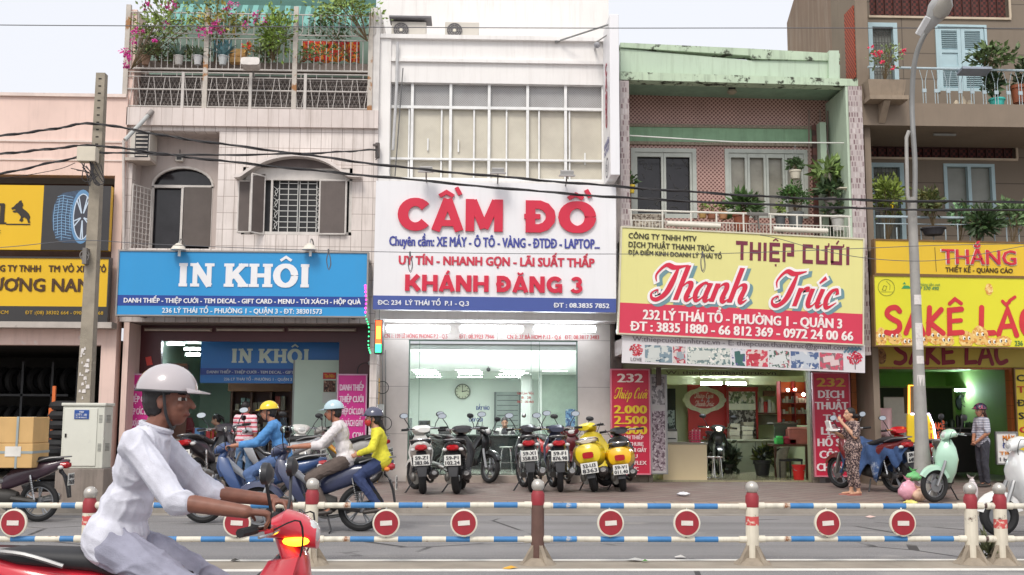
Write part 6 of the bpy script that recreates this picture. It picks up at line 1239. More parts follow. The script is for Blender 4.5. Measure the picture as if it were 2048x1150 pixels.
   MB().loft([((1.0, 0, .62), (0, .05, 0), (.03, 0, 0)), ((1.03, 0, .74), (0, .10, 0), (.05, 0, 0)), ((1.0, 0, .88), (0, .11, 0), (.06, 0, 0)), ((.96, 0, .96), (0, .07, 0), (.05, 0, 0))], 14).build('nose', pm_, t, True)
  else:
   MB().loft([((.40, 0, .34), (0, .13, 0), (0, 0, .05)), ((.70, 0, .30), (0, .15, 0), (0, 0, .035)), ((.90, 0, .36), (0, .14, 0), (0, 0, .04))], 14, 4).build('floorboard', dkp, t, True)
   MB().loft([((.90, 0, .30), (0, .10, 0), (.04, 0, 0)), ((1.0, 0, .46), (0, .16, 0), (.07, 0, .02)), ((1.05, 0, .66), (0, .19, 0), (.09, 0, .03)), ((1.02, 0, .82), (0, .15, 0), (.09, 0, .03)), ((.97, 0, .94), (0, .08, 0), (.06, 0, .02))], 18, 2.4).build('leg_shield', pm_, t, True)
   MB().loft([((.86, 0, .34), (0, .12, 0), (.02, 0, 0)), ((.92, 0, .6), (0, .15, 0), (.03, 0, 0)), ((.92, 0, .82), (0, .12, 0), (.03, 0, 0))], 12, 3).build('inner_shield', dkp, t, True)
 # handlebar, headlight, mirrors
 hx, hz = wb-.30, 1.02 if not und else .99
 hc = st(MB().loft([((hx-.06, 0, hz+.01), (0, .10, 0), (0, 0, .04)), ((hx+.02, 0, hz+.03), (0, .16 if not und else .14, 0), (0, 0, .065)), ((hx+.10, 0, hz), (0, .12, 0), (0, 0, .07)), ((hx+.16, 0, hz-.03), (0, .07, 0), (0, 0, .05))], 16, 2.4)).build('handlebar_cover', pm_ if not (vesp and False) else pm_, t, True)
 st(MB().ball((hx+.12, 0, hz-.01), .075, 14, (.7, 1.15, .8))).build('headlight', EMIT('headlamp', (255, 246, 220), 3.) if lit is True else lens_clear, hc, True)
 if lit == 'amber':
  for s_ in (1, -1): st(MB().ball((hx+.08, .105*s_, hz-.035), .05, 12, (1.2, .6, .45))).build('indicator', EMIT('amber_lit', (255, 170, 40), 3.), hc, True)
 for s_ in (1, -1):
  mb = MB(); mb.tube([(hx, .08*s_, hz+.02), (hx-.03, .2*s_, hz+.035), (hx-.10, .36*s_, hz+.03)], .013, 6); b_ = st(mb).build('handlebar', CHROME(), t, True)
  st(MB().cyl((hx-.065, .26*s_, hz+.032), (hx-.105, .375*s_, hz+.03), .02, 8)).build('grip', rubber, b_, True)
  st(MB().tube([(hx+.02, .18*s_, hz+.02), (hx+.01, .27*s_, hz+.015), (hx-.03, .36*s_, hz+.01)], .007, 5)).build('brake_lever', CHROME(), b_, True)
  st(MB().loft([((hx-.03, .2*s_, hz+.035), (0, .05, 0), (.02, 0, 0)), ((hx-.045, .25*s_, hz+.035), (0, .012, 0), (.028, 0, 0))], 8, 4)).build('switch_box', dkp, b_)
  st(MB().tube(spl([(hx+.01, .24*s_, hz+.03), (hx+.11, .19*s_, hz+.06), (hx+.10, .10*s_, hz-.10), (hx+.0, .05*s_, hz-.2)], 4), .0045, 4)).build('cable', rubber, b_)
  if mirrors:
   mc = V((hx-.02, .30*s_, hz+.24)); m_ = st(MB().tube([(hx-.02, .2*s_, hz+.03), (hx-.01, .23*s_, hz+.12), mc], .008, 6)).build('mirror', dkp, t)
   st(MB().loft([(mc+V((.03, 0, .03)), (0, .03, 0), (0, 0, .02)), (mc+V((.012, 0, .03)), (0, .065, 0), (0, 0, .045)), (mc+V((-.012, 0, .03)), (0, .068, 0), (0, 0, .047))], 14, 2.2)).build('mirror_shell', dkp, m_, True)
   st(MB().loft([(mc+V((-.012, 0, .03)), (0, .06, 0), (0, 0, .04)), (mc+V((-.016, 0, .03)), (0, .06, 0), (0, 0, .04))], 14, 2.2)).build('mirror_glass', mirm, m_, True)
 # tail: light, indicators, fender, plate, grab rail
 tx, tz = (-.335, .60) if vesp else (-.385, .80 if und else .765)
 if vesp: MB().loft([((tx-.015, 0, tz), (0, .075, 0), (0, 0, .05)), ((tx+.05, 0, tz), (0, .085, 0), (0, 0, .06))], 12, 4).build('tail_light', lens_red, t, True)
 else:
  MB().loft([((tx-.03, 0, tz), (0, .05, 0), (0, 0, .03)), ((tx, 0, tz), (0, .085, 0), (0, 0, .05)), ((tx+.08, 0, tz), (0, .09, 0), (0, 0, .05))], 14, 2.6).build('tail_light', lens_red, t, True)
  for s_ in (1, -1): MB().ball((tx+.06, .115*s_, tz-.03), .04, 10, (1, 1, .75)).build('indicator', lens_clear if style != 'sport' else lens_amb, t, True)
 fr = [((tx+.10, 0, tz-.08), (0, .07, 0), (0, 0, .03)), ((tx+.03, 0, tz-.16), (0, .075, 0), (.02, 0, .01)), ((tx-.015, 0, tz-.30), (0, .075, 0), (.015, 0, 0)), ((tx-.04, 0, tz-.46), (0, .06, 0), (.012, 0, 0))]
 if vesp: fr = [((tx+.12, 0, .42), (0, .07, 0), (0, 0, .03)), ((tx+.02, 0, .38), (0, .07, 0), (.015, 0, 0)), ((tx-.01, 0, .24), (0, .06, 0), (.012, 0, 0))]
 MB().loft(fr, 10, 4).build('rear_fender', dkp, t, True)
 pz = .40 if vesp else tz-.20; pxx = tx-.055 if vesp else tx-.05; mb = MB(); mb.box(pxx-.004, pxx, -.115, .115, pz-.085, pz+.085); pl = mb.build('licence_plate', platem, t, bevel=.004)
 mb = MB(); a, b_ = plate.split(' '); text_mb(mb, a, -.085, .085, pz+.012, .055, -.002, .06); text_mb(mb, b_, -.098, .098, pz-.068, .058, -.002, .06); mb.v = [(pxx-.004+v[1], -v[0], v[2]) for v in mb.v]; mb.build('lettering', INK((60, 60, 66)), pl)
 gz = (.84 if vesp else (zt_+.10)); gw = .15 if not und else .115
 MB().tube(spl([(.02, gw, gz-.05), (-.15, gw, gz-.0), (-.32, gw*.8, gz+.015), (-.41, gw*.3, gz+.02), (-.41, -gw*.3, gz+.02), (-.32, -gw*.8, gz+.015), (-.15, -gw, gz), (.02, -gw, gz-.05)], 4), .011, 6).build('grab_rail', CHROME() if vesp or col == (228, 226, 220) else M('rail_grey', (130, 130, 130), .4, .6), t, True)
 return t
def parked(label, px, py, rz, col, **kw):
 g = ground(px, py, SW_Z); return bike(kw.pop('name', 'parked_motorbike'), label, (g.x, g.y, SW_Z), R(rz), col, **kw)
WHT, BLK, YLW, NVY, RED_, MNT = (228, 226, 220), (46, 46, 48), (228, 202, 40), (42, 46, 68), (178, 34, 40), (176, 212, 190)
parked('white scooter parked with its tail to the street, leftmost at the pawn shop', 846, 988, 93, WHT, plate='59-Z1 383.06', lean=-.06, steer=R(25), name='parked_scooter', mirrors=2)
parked('black scooter parked beside the white one, tail to the street', 914, 988, 84, BLK, plate='59-P1 102.24', lean=-.05, steer=R(14), name='parked_scooter', accent=BLK)
parked('black sports motorbike parked behind the black scooter, front wheel outward', 884, 962, -38, (34, 36, 38), style='sport', plate='59-H2 417.30', lean=-.1, steer=R(-15))
parked('black and red motorbike with a big round tail light, behind the peeling bollard', 1063, 984, 88, (40, 38, 44), style='underbone', plate='59-X1 358.83', lean=-.07, steer=R(20), accent=RED_, cowl=(44, 40, 44), sc_=1.04)
parked('navy motorbike with pale grab rail left of the yellow scooter', 1121, 984, 88, NVY, style='underbone', plate='59-F1 876.98', lean=-.05, steer=R(14), sc_=1.04)
parked('bright yellow rounded scooter with a pale seat, leaning left', 1190, 984, 80, YLW, style='vespa', plate='52-U3 8363', lean=-.15, steer=R(-32), seatcol=(196, 186, 170), mirrors=0, name='parked_scooter', rearshock=False, sc_=1.06)
parked('black scooter with a yellow rear cowl before the price board', 1247, 983, 82, BLK, style='vespa', plate='59-V1 011.40', lean=-.10, steer=R(24), cowl=(236, 186, 24), mirrors=0, name='parked_scooter', rearshock=False, sc_=.98)
parked('red motorbike parked behind the black and red one, nose to the street', 1078, 957, -70, RED_, style='underbone', plate='59-K1 552.17', lean=-.06, steer=R(25), mirrors=0)
parked('dark red motorbike parked against the glass behind the navy one', 1138, 960, -96, (96, 30, 36), style='underbone', plate='59-N1 620.41', lean=-.06, mirrors=1)
parked('dark motorbike with a pink tail light before the print shop doorway', 399, 988, 76, (58, 54, 60), style='underbone', plate='59-T1 733.21', lean=-.14, steer=R(25), sc_=1.05)
parked('white scooter parked nose out behind the yellow helmeted rider', 592, 962, -80, WHT, plate='59-C2 118.46', lean=-.05, steer=R(10), name='parked_scooter')
parked('silver motorbike parked sideways beside the white scooter at the print shop', 600, 975, 168, (176, 178, 182), style='sport', plate='59-L1 904.55', lean=-.08, accent=(60, 60, 64))
parked('silver and gold motorbike parked by the yellow pipe', 738, 968, 164, (170, 168, 164), style='sport', plate='59-G1 267.72', lean=-.08, accent=(206, 150, 40), steer=R(20))
parked('maroon motorbike half covered by a blue denim sheet', 1793, 985, 116, (112, 34, 36), style='underbone', plate='59-M1 645.30', lean=-.1, sc_=1.04)
parked('bright red scooter behind the lamp post, tail to the street', 1866, 978, 100, (196, 32, 42), plate='59-S2 231.09', lean=-.05, name='parked_scooter')
g = ground(1892, 1007, SW_Z); hd_ = R(250); wb_ = 1.24
bike('parked_scooter', 'pale mint scooter with a large front wheel turned towards the road', (g.x-wb_*math.cos(hd_), g.y-wb_*math.sin(hd_), SW_Z), hd_, MNT, plate='59-D2 480.12', lean=-.06, steer=R(-58), sc_=1.0, thin=True)
# denim sheet over the maroon bike
g = ground(1793, 985, SW_Z); a_ = R(116); t_ = lambda x, y, z: Vector((g.x+x*math.cos(a_)-y*math.sin(a_), g.y+x*math.sin(a_)+y*math.cos(a_), SW_Z+z))
mb = MB(); rows = []
for i in range(26):
 x = -.42+i*.062; ridge = .93+.02*math.sin(i*.7)+(.18*max(0, (x-.72))/.5 if x > .72 else 0)-(.05 if x < -.2 else 0); row = []
 for j in range(21):
  u = (j-10)/10; s_ = abs(u); drop = max(0, s_-.22)
  hem = (.62+.2*math.sin(i*.8+(.5 if u > 0 else 2.2)) if x > .1 else .34+.12*math.sin(i*.9))
  y = math.copysign(min(s_, .22)*.7+drop*.20+.03*math.sin(i*1.1+j*.8), u); row.append(t_(x+.03*math.sin(j*1.3), y, ridge-drop*hem*1.1-.03*s_+.02*math.sin(i*1.7+j)))
 rows.append(row)
n = len(rows[0]); mb.add([p for r_ in rows for p in r_], [(i*n+j, i*n+j+1, (i+1)*n+j+1, (i+1)*n+j) for i in range(len(rows)-1) for j in range(n-1)])
o = mb.build('denim_sheet', M('denim', (54, 78, 118), .95, 0, .25, 5, bump=.3, blotch=((150, 156, 168), 2.3, .57)), smooth=True, angle=180); so_ = o.modifiers.new('thickness', 'SOLIDIFY'); so_.thickness = .012
tag(o, 'blue and grey denim sheet draped over the maroon motorbike', 'cover sheet')

# ---------- traffic
def on_road(px, Y): return P(px, 1000, Y).x
RX = on_road(722, 14.6); bikeB = bike('motorbike', 'dark navy motorbike ridden left by the white shirted man with a passenger', (RX, 14.6, 0), math.pi, (58, 64, 92), style='sport', plate='59-R1 371.64', group='motorbikes moving on the road', accent=(150, 152, 158), wb=1.26, sc_=1.06)
AX = on_road(592, 15.7); bikeA = bike('motorbike', 'blue motorbike ridden left by the yellow helmeted rider', (AX, 15.7, 0), math.pi, (60, 84, 130), style='underbone', plate='59-B1 598.20', group='motorbikes moving on the road', accent=(170, 174, 180), sc_=1.05)
BXX = on_road(78, 15.9); bike('motorbike', 'dark motorbike carrying a tan carton, leaving the frame at the left', (BXX, 15.9, 0), math.pi, (70, 50, 62), style='underbone', plate='59-E1 716.35', group='motorbikes moving on the road', accent=(130, 130, 130))
WX = on_road(2002, 14.0); bike('motor_scooter', 'white scooter entering from the right edge behind the paired bollards', (WX+1.24*1.12, 14.0, 0), math.pi, (232, 232, 230), style='vespa', plate='59-Y2 822.18', group='motorbikes moving on the road', sc_=1.15, mirrors=0)
FX = P(262, 900, 5.0).x; bikeF = bike('motorbike', 'red motorbike in the near lane with its amber indicator lit', (FX-.25, 5.0, 0), 0, (206, 44, 60), style='underbone', plate='59-A1 443.87', group='motorbikes moving on the road', lit='amber')
c = P(30, 884, 15.9); hw = 36*S(15.9); t = thing('carton', 'tan cardboard carton strapped on the back of the passing motorbike', 'carton', (BXX-.12, 15.9, .98), world=True)
X0, X1, Z0, Z1 = rc(-32, 834, 66, 936, 15.6); card = M('cardboard', (206, 168, 112), .85, 0, .08, 3, streak=.1)
MB().box(X0, X1, 15.6, 16.2, Z0, Z0+(Z1-Z0)*.48).build('box', card, t, bevel=.01); MB().box(X0+.01, X1-.01, 15.61, 16.19, Z0+(Z1-Z0)*.485, Z1).build('box', card, t, bevel=.01)
mb = MB(); mb.box(X0-.004, X1+.004, 15.594, 16.206, Z0+.20, Z0+.235); mb.box((X0+X1)/2+.1, (X0+X1)/2+.13, 15.593, 16.207, Z0-.004, Z1+.005); mb.build('strap', M('strap_grey', (150, 160, 160), .6), t); MB().box(X0+.30, X0+.52, 15.59, 15.598, Z0+.16, Z0+.30).build('paper_label', PLAST((220, 216, 208)), t)
# ============================================================ people
from mathutils import noise as mnoise
def cap(mb, p0, p1, r0, r1, n=10, sq=None):
 p0, p1 = Vector(p0), Vector(p1); d = (p1-p0); L = d.length
 d = d/L if L > 1e-6 else Vector((0, 0, 1)); pts = []; rr = []
 for f in (.99, .8, .5, .2): pts.append(p0-d*r0*f); rr.append(r0*math.sqrt(max(.0004, 1-f*f)))
 pts += [p0, p0+(p1-p0)*.5, p1]; rr += [r0, (r0+r1)/2, r1]
 for f in (.2, .5, .8, .99): pts.append(p1+d*r1*f); rr.append(r1*math.sqrt(max(.0004, 1-f*f)))
 n0 = len(mb.v); mb.tube(pts, rr, n)
 if sq:      # flatten along a direction
  ax, k = Vector(sq[0]).normalized(), sq[1]
  for i in range(n0, len(mb.v)):
   v = Vector(mb.v[i]); q = p0+d*(v-p0).dot(d); o = v-q; mb.v[i] = tuple(q+o-ax*o.dot(ax)*(1-k))
def ell(mb, c, r, M3=None, n=16):
 n0 = len(mb.v); mb.ball((0, 0, 0), 1., n, r)
 for i in range(n0, len(mb.v)): v = Vector(mb.v[i]); mb.v[i] = tuple(Vector(c)+((M3 @ v) if M3 else v))
def blob(name, mb, mat, parent, voxel=.011, smooth=4, wr=0., wscale=9., mats=None, pick=None, cut=None):
 me = bpy.data.meshes.new('tmp'); me.from_pydata(mb.v, [], mb.f); bm = bmesh.new(); bm.from_mesh(me); bmesh.ops.recalc_face_normals(bm, faces=bm.faces); bm.to_mesh(me); bm.free()
 o = bpy.data.objects.new('tmp', me); COL.objects.link(o); m = o.modifiers.new('r', 'REMESH'); m.mode = 'VOXEL'; m.voxel_size = voxel; m.use_smooth_shade = True
 if smooth: s_ = o.modifiers.new('s', 'SMOOTH'); s_.iterations = smooth; s_.factor = .5
 bpy.context.view_layer.update(); dg = bpy.context.evaluated_depsgraph_get(); res = bpy.data.meshes.new_from_object(o.evaluated_get(dg)); bpy.data.objects.remove(o); bpy.data.meshes.remove(me)
 if wr:
  nm = [v.normal.copy() for v in res.vertices]
  for v, nn in zip(res.vertices, nm):
   q = v.co*wscale; a_ = q.x*.5+q.z*.8; b_ = q.x*.85-q.z*.5; n1 = mnoise.noise(Vector((b_*.9, q.y*.8, a_*.22))); n2 = mnoise.noise(Vector((b_*.3+9, q.y*1.3, a_*1.2+n1)))
   v.co += nn*wr*(max(0, 1-abs(n1)*2.6)**3*.9+max(0, 1-abs(n2)*3)**3*.7-.5)
 if cut:
  bm = bmesh.new(); bm.from_mesh(res); bmesh.ops.delete(bm, geom=[v for v in bm.verts if cut(v.co)], context='VERTS'); bm.to_mesh(res); bm.free()
 for k in (mats or [mat]): res.materials.append(k)
 if pick:
  for p in res.polygons: p.material_index = pick(p.center)
 res.polygons.foreach_set('use_smooth', [True]*len(res.polygons)); res.name = name
 ob = bpy.data.objects.new(name, res); COL.objects.link(ob); ob.parent = parent; OFF[ob.name] = Vector(); return ob
V3 = Vector
def pose_stand(h=1.6):
 k = h/1.7; J = dict(pelvis=(0, 0, .95), chest=(0, 0, 1.27), neck=(0, 0, 1.45), head=(.02, 0, 1.585), shL=(0, .175, 1.39), shR=(0, -.175, 1.39), elL=(-.02, .22, 1.12), elR=(-.02, -.22, 1.12), wrL=(.04, .23, .88), wrR=(.04, -.23, .88),
      hipL=(0, .09, .92), hipR=(0, -.09, .92), knL=(.02, .10, .50), knR=(.02, -.10, .50), anL=(-.02, .10, .085), anR=(-.02, -.10, .085), toL=(.16, .12, .03), toR=(.16, -.12, .03))
 return {a: V3(b)*k for a, b in J.items()}
def pose_ride(seat=.84, reach=.80, hz=1.04, foot=(.42, .17, .30), knee=(.66, .17, .70), lean=0., dx=0.):
 J = dict(pelvis=(.20, 0, seat+.10), chest=(.24+lean, 0, seat+.40), neck=(.28+lean*1.5, 0, seat+.57), head=(.33+lean*1.6, 0, seat+.70), shL=(.25+lean*1.4, .18, seat+.51), shR=(.25+lean*1.4, -.18, seat+.51), elL=(.48+lean, .27, seat+.27), elR=(.48+lean, -.27, seat+.27), wrL=(reach, .32, hz+.03), wrR=(reach, -.32, hz+.03),
 hipL=(.22, .09, seat+.06), hipR=(.22, -.09, seat+.06), knL=(knee[0], knee[1], knee[2]), knR=(knee[0], -knee[1], knee[2]), anL=(foot[0], foot[1], foot[2]), anR=(foot[0], -foot[1], foot[2]), toL=(foot[0]+.18, foot[1]+.02, foot[2]-.06), toR=(foot[0]+.18, -foot[1]-.02, foot[2]-.06))
 return {a: V3(b)+V3((dx, 0, 0)) for a, b in J.items()}
def hand(mb, wr, d, nrm, side, curl=.5, s=1.):
 """palm, four unequal bent fingers and a thumb; d = finger direction, nrm = back of the hand"""
 d = V3(d).normalized(); nrm = V3(nrm); nrm = (nrm-d*nrm.dot(d)).normalized(); lat = d.cross(nrm)*side
 pc = wr+d*.048*s; cap(mb, wr+d*.012*s, wr+d*.075*s, .032*s, .036*s, 10, (nrm, .42))
 for i, (l, o) in enumerate(((.072, .027), (.080, .009), (.075, -.009), (.058, -.026))):
  b = wr+d*.085*s+lat*o*s; c1 = curl*(.8+.1*i); d1 = (d*math.cos(c1)-nrm*math.sin(c1)); d2 = (d*math.cos(c1*2.0)-nrm*math.sin(c1*2.0)); m_ = b+d1*l*.5*s
  cap(mb, b, m_, .0098*s, .009*s, 6); cap(mb, m_, m_+d2*l*.5*s, .009*s, .0075*s, 6)
 b = wr+d*.03*s+lat*.030*s; td = (d*.6+lat*.7-nrm*.35*(1+curl)).normalized(); m_ = b+td*.036*s; cap(mb, b, m_, .0125*s, .0105*s, 6); cap(mb, m_, m_+(td*.6+d*.5-nrm*curl*.5).normalized()*.028*s, .0105*s, .0085*s, 6)
def person(label, loc, rz, J, skin=(158, 112, 86), shirt=None, sleeve=.55, trousers=None, leg=.96, shoes=(60, 54, 50), hair=(34, 30, 30), hairstyle='short', helmet=None, yaw=0., pitch=0., group=None, hands=((None,)*2, (None,)*2), curl=(.5, .5), fem=False, girth=1., voxel=.011, barefoot=False, shirtmat=None, trmat=None, mask=None, hem=.0, scale=1., helmat=None, collar=None):
 t = thing('person', label, 'person', loc, rz, group, world=False); t.scale = (scale,)*3
 J = {k: V3(v) for k, v in J.items()}; g = girth
 spine = (J['neck']-J['pelvis']).normalized(); lat = (J['shL']-J['shR']).normalized(); fwd = lat.cross(spine).normalized(); T = Matrix((fwd, lat, spine)).transposed()
 Hm = Matrix.Rotation(yaw, 3, 'Z') @ Matrix.Rotation(pitch, 3, 'Y'); H = J['head']; hl = lambda x, y, z: H+Hm @ V3((x, y, z))
 sk = M('skin_%d_%d_%d' % skin, skin, .5, 0, .13, 22, bump=.12); mb = MB()
 # head: skull, face, jaw, nose, ears, neck
 ell(mb, hl(-.012, 0, .025), (.095, .076, .098), Hm); ell(mb, hl(.025, 0, -.03), (.070, .062, .085), Hm); ell(mb, hl(.048, 0, -.078), (.036, .036, .030), Hm)
 cap(mb, hl(.092, 0, .012), hl(.112, 0, -.022), .009, .015, 8); ell(mb, hl(.086, 0, -.058), (.016, .026, .012), Hm)
 for s_ in (1, -1): ell(mb, hl(-.012, .078*s_, -.01), (.022, .010, .032), Hm, 10); ell(mb, hl(.074, .034*s_, .026), (.016, .022, .008), Hm, 8); ell(mb, hl(.062, .042*s_, -.022), (.022, .022, .022), Hm, 8)
 cap(mb, J['neck']+(H-J['neck'])*.55, J['neck']-spine*.04, .052, .06)
 # torso and limbs
 def torso(m, e):
  w_ = .150 if fem else .160; ell(m, J['chest']+spine*.03, (.098*g+e, w_+e, .175+e), T); mid = (J['chest']+J['pelvis'])/2; ell(m, mid-spine*.02, (.098*g+e, (.132 if fem else .14)*g+e, .15+e), T)
  cap(m, J['shL']-spine*.012, J['shR']-spine*.012, .055+e, .055+e, 12); cap(m, J['neck']-spine*.03, J['chest'], .07+e, .1+e, 12)
 def pelv(m, e): ell(m, J['pelvis']-spine*.01, (.112*g+e, (.165 if fem else .152)*g+e, .115+e), T)
 def arm(m, s_, e, f=1.):
  a, b, c = J['sh'+s_], J['el'+s_], J['wr'+s_]; f1 = min(1, f*2); b2 = a+(b-a)*f1; cap(m, a, b2, .052+e, .044+e-(0 if f1 >= 1 else -.008), 10)
  if f > .5: c2 = b+(c-b)*min(1, (f-.5)*2); cap(m, b, c2, .043+e, .043-.014*min(1, (f-.5)*2)+e, 10)
 def legp(m, s_, e, f=1.):
  a, b, c = J['hip'+s_], J['kn'+s_], J['an'+s_]; f1 = min(1, f*2); cap(m, a, a+(b-a)*f1, .086*g+e, .058+e, 12)
  if f > .5:
   c2 = b+(c-b)*min(1, (f-.5)*2); mid = b+(c2-b)*.35; cap(m, b, mid, .056+e, .055+e, 12); cap(m, mid, c2, .055+e, .040+e, 12)
 torso(mb, -.012); pelv(mb, -.014)
 for s_ in 'LR': arm(mb, s_, 0.); legp(mb, s_, -.006)
 for s_, sg, hh, cu in (('L', 1, hands[0], curl[0]), ('R', -1, hands[1], curl[1])):
  d = hh[0] if hh[0] is not None else (J['wr'+s_]-J['el'+s_]).normalized(); n_ = hh[1] if hh[1] is not None else lat*sg; hand(mb, J['wr'+s_], d, n_, -sg if hh[0] is not None and len(hh) > 2 else sg, cu)
 for s_ in 'LR':
  a, to = J['an'+s_], J['to'+s_]; d = (to-a).normalized(); cap(mb, a, a-V3((0, 0, .03)), .036, .038); cap(mb, a+V3((0, 0, -.045))-d*.03, to, .036, .030, 10, (V3((0, 0, 1)), .75))
 eyew = M('eye_dark', (40, 30, 28), .2); lip = M('lip_%d' % skin[0], tuple(int(v*.78) for v in (skin[0]+14, skin[1]-6, skin[2]-4)), .5); Hi = Hm.transposed()
 def pick(c):
  q = Hi @ (c-H)
  if q.x > .05:
   if abs(abs(q.y)-.032) < .008 and abs(q.z-.010) < .007: return 1
   if abs(abs(q.y)-.032) < .017 and abs(q.z-.010) < .0075: return 3
   if abs(abs(q.y)-.034) < .023 and abs(q.z-.036) < .006: return 1
   if abs(q.y) < .026 and abs(q.z+.057) < .011 and q.x > .07: return 2
  return 0
 blob('body', mb, sk, t, voxel, 3, mats=[sk, eyew, lip, M('eye_white', (206, 200, 192), .25)], pick=pick)
 if shirt or shirtmat:
  m = MB(); torso(m, .012)
  if hem: ell(m, J['pelvis']-spine*.01, (.112*g+.03, (.165 if fem else .152)*g+.03, .12+hem), T)
  else: ell(m, J['pelvis']+spine*.05, (.112*g+.018, .155*g+.018, .10), T)
  for s_ in 'LR': arm(m, s_, .016 if sleeve < .9 else .011, sleeve)
  nk = J['neck']+spine*.015
  o = blob('shirt', m, shirtmat or CLOTH(shirt), t, voxel, 3, .010, 8, cut=lambda c: (c-nk).dot(spine) > 0 and (c-nk).length < .12)
  if collar: mbc = MB(); mbc.tube([nk-spine*.005+fwd*(.07*math.cos(a*.5236))+lat*(.068*math.sin(a*.5236)) for a in range(12)], .014, 6, closed=True); mbc.build('collar', CLOTH(collar), t, True)
 if trousers or trmat:
  m = MB(); pelv(m, .012)
  for s_ in 'LR': legp(m, s_, .014, leg)
  blob('trousers', m, trmat or CLOTH(trousers), t, voxel, 3, .012, 9)
 if not barefoot:
  m = MB()
  for s_ in 'LR':
   a, to = J['an'+s_], J['to'+s_]; d = (to-a).normalized(); cap(m, a+V3((0, 0, -.045))-d*.035, to+d*.012, .043, .036, 10, (V3((0, 0, 1)), .8))
  blob('shoes', m, PLAST(shoes), t, voxel, 2)
 else:
  for s_ in 'LR':
   a, to = J['an'+s_], J['to'+s_]; d = (to-a); d.z = 0; L = d.length; d.normalize(); z = min(a.z, to.z)-.04
   m = MB(); c = V3(((a.x+to.x)/2+d.x*.01, (a.y+to.y)/2, .012)); m.loft([(c-V3((0, 0, .011)), d*(L*.5+.07), V3((-d.y, d.x, 0))*.045), (c+V3((0, 0, .006)), d*(L*.5+.07), V3((-d.y, d.x, 0))*.045)], 14, 2.6); m.build('sandal', PLAST(shoes), t, True)
 hm = M('hair_%d_%d_%d' % hair, hair, .5, 0, .25, 30)
 if helmet or helmat:
  m = MB(); rings = []
  for i in range(8):
   a = i/7*1.62; z = .118*math.cos(a); rr_ = math.sin(a) if a < 1.57 else 1.; rings.append([hl(-.012+(.138*max(.03, rr_))*math.cos(b*.2618), (.118*max(.03, rr_))*math.sin(b*.2618), .045+z*1.05) for b in range(24)])
  m.rings(rings, caps=True); h_ = m.build('helmet', helmat or M('helmet_%d_%d_%d' % helmet, helmet, .22, 0, .04, 4, coat=.7), t, True, angle=60)
  m = MB(); m.tube([hl(-.012+.139*math.cos(b*.2618), .119*math.sin(b*.2618), .041) for b in range(24)], .006, 5, closed=True); m.build('rim_band', dkp, h_, True); m = MB(); m.rings([[hl(.10, y_, .052), hl(.10, y_, .060), hl(.10+.085*(1-(y_/.105)**2), y_, .044), hl(.10+.085*(1-(y_/.105)**2), y_, .038)] for y_ in (-.10, -.06, 0, .06, .10)]); m.build('visor', helmat or MATS['helmet_%d_%d_%d' % helmet], h_, True)
  m = MB(); m.tube(spl([hl(.0, .095, .04), hl(.015, .082, -.06), hl(.03, .0, -.125), hl(.015, -.082, -.06), hl(.0, -.095, .04)], 4), .007, 5); m.build('strap', dkp, h_)
 if hairstyle:
  m = MB(); ell(m, hl(-.026, 0, .042), (.098, .085, .092), Hm); ell(m, hl(-.05, 0, -.005), (.066, .080, .085), Hm)
  if hairstyle == 'bun': ell(m, hl(-.135, 0, -.03), (.042, .045, .042), Hm)
  if hairstyle == 'ponytail': cap(m, hl(-.10, 0, .05), hl(-.16, 0, -.02), .035, .03); cap(m, hl(-.16, 0, -.02), hl(-.15, 0, -.13), .03, .012)
  if hairstyle == 'lowtail': cap(m, hl(-.09, 0, -.04), hl(-.14, 0, -.13), .045, .03)
  blob('hair', m, hm, t, .009, 2, .006, 30, cut=lambda c: (Hi @ (c-H)).x > .048 and (Hi @ (c-H)).z < .075)
 if mask:
  m = MB(); ell(m, hl(.045, 0, -.045), (.072, .070, .058), Hm); blob('face_mask', m, CLOTH(mask), t, .009, 2, cut=lambda c: (Hi @ (c-H)).x < .0)
 return t

# ---------- pedestrians
def feet(px, py): g = ground(px, py, SW_Z); return (g.x, g.y, SW_Z)
J = pose_stand(1.56); J.update(elR=(.06, -.23, 1.04), wrR=(.27, -.12, 1.12), elL=(.05, .22, 1.05), wrL=(.22, .05, 1.31), head=V3((.05, 0, 1.455)), neck=V3((.0, 0, 1.335)), chest=V3((-.02, 0, 1.15)), anL=(-.05, .07, .08), toL=(.11, .09, .03), anR=(.02, -.08, .08), toR=(.18, -.09, .03))
floral = PRINT('floral_cloth', [(176, 152, 142), (60, 48, 52), (70, 54, 60)], 34, .9, (.42, .44, .5))
wom = person('woman in brown floral pyjamas eating from a white foam box on the pavement', feet(1709, 990), R(186), J, skin=(196, 150, 122), shirtmat=floral, trmat=floral, sleeve=.42, leg=.88, hairstyle='bun', barefoot=True, shoes=(176, 110, 100), pitch=.05, fem=True, girth=1.12, hem=.03, hands=((V3((.4, -.3, .85)), V3((.3, .9, .1))), (V3((.9, .25, .1)), V3((.1, -.2, -1)))), curl=(.7, .25))
g = feet(1709, 990); a_ = R(186); q = lambda x, y, z: V3((g[0]+x*math.cos(a_)-y*math.sin(a_), g[1]+x*math.sin(a_)+y*math.cos(a_), SW_Z+z))
t = thing('food_box', 'open white foam food box held by the woman in floral pyjamas', 'food box', q(.36, -.07, 1.155)); fo = M('white_foam', (228, 226, 222), .7, 0, .02); ux = V3((math.cos(a_), math.sin(a_), 0)); uy = V3((-ux.y, ux.x, 0))
MB().obox(q(.36, -.07, 1.175), ux*.085, uy*.085, V3((0, 0, .022))).build('tray', fo, t, bevel=.006); MB().obox(q(.425, -.07, 1.262), ux*.02+V3((0, 0, .078)), uy*.085, ux*.018-V3((0, 0, .004))).build('lid', fo, t, bevel=.005)
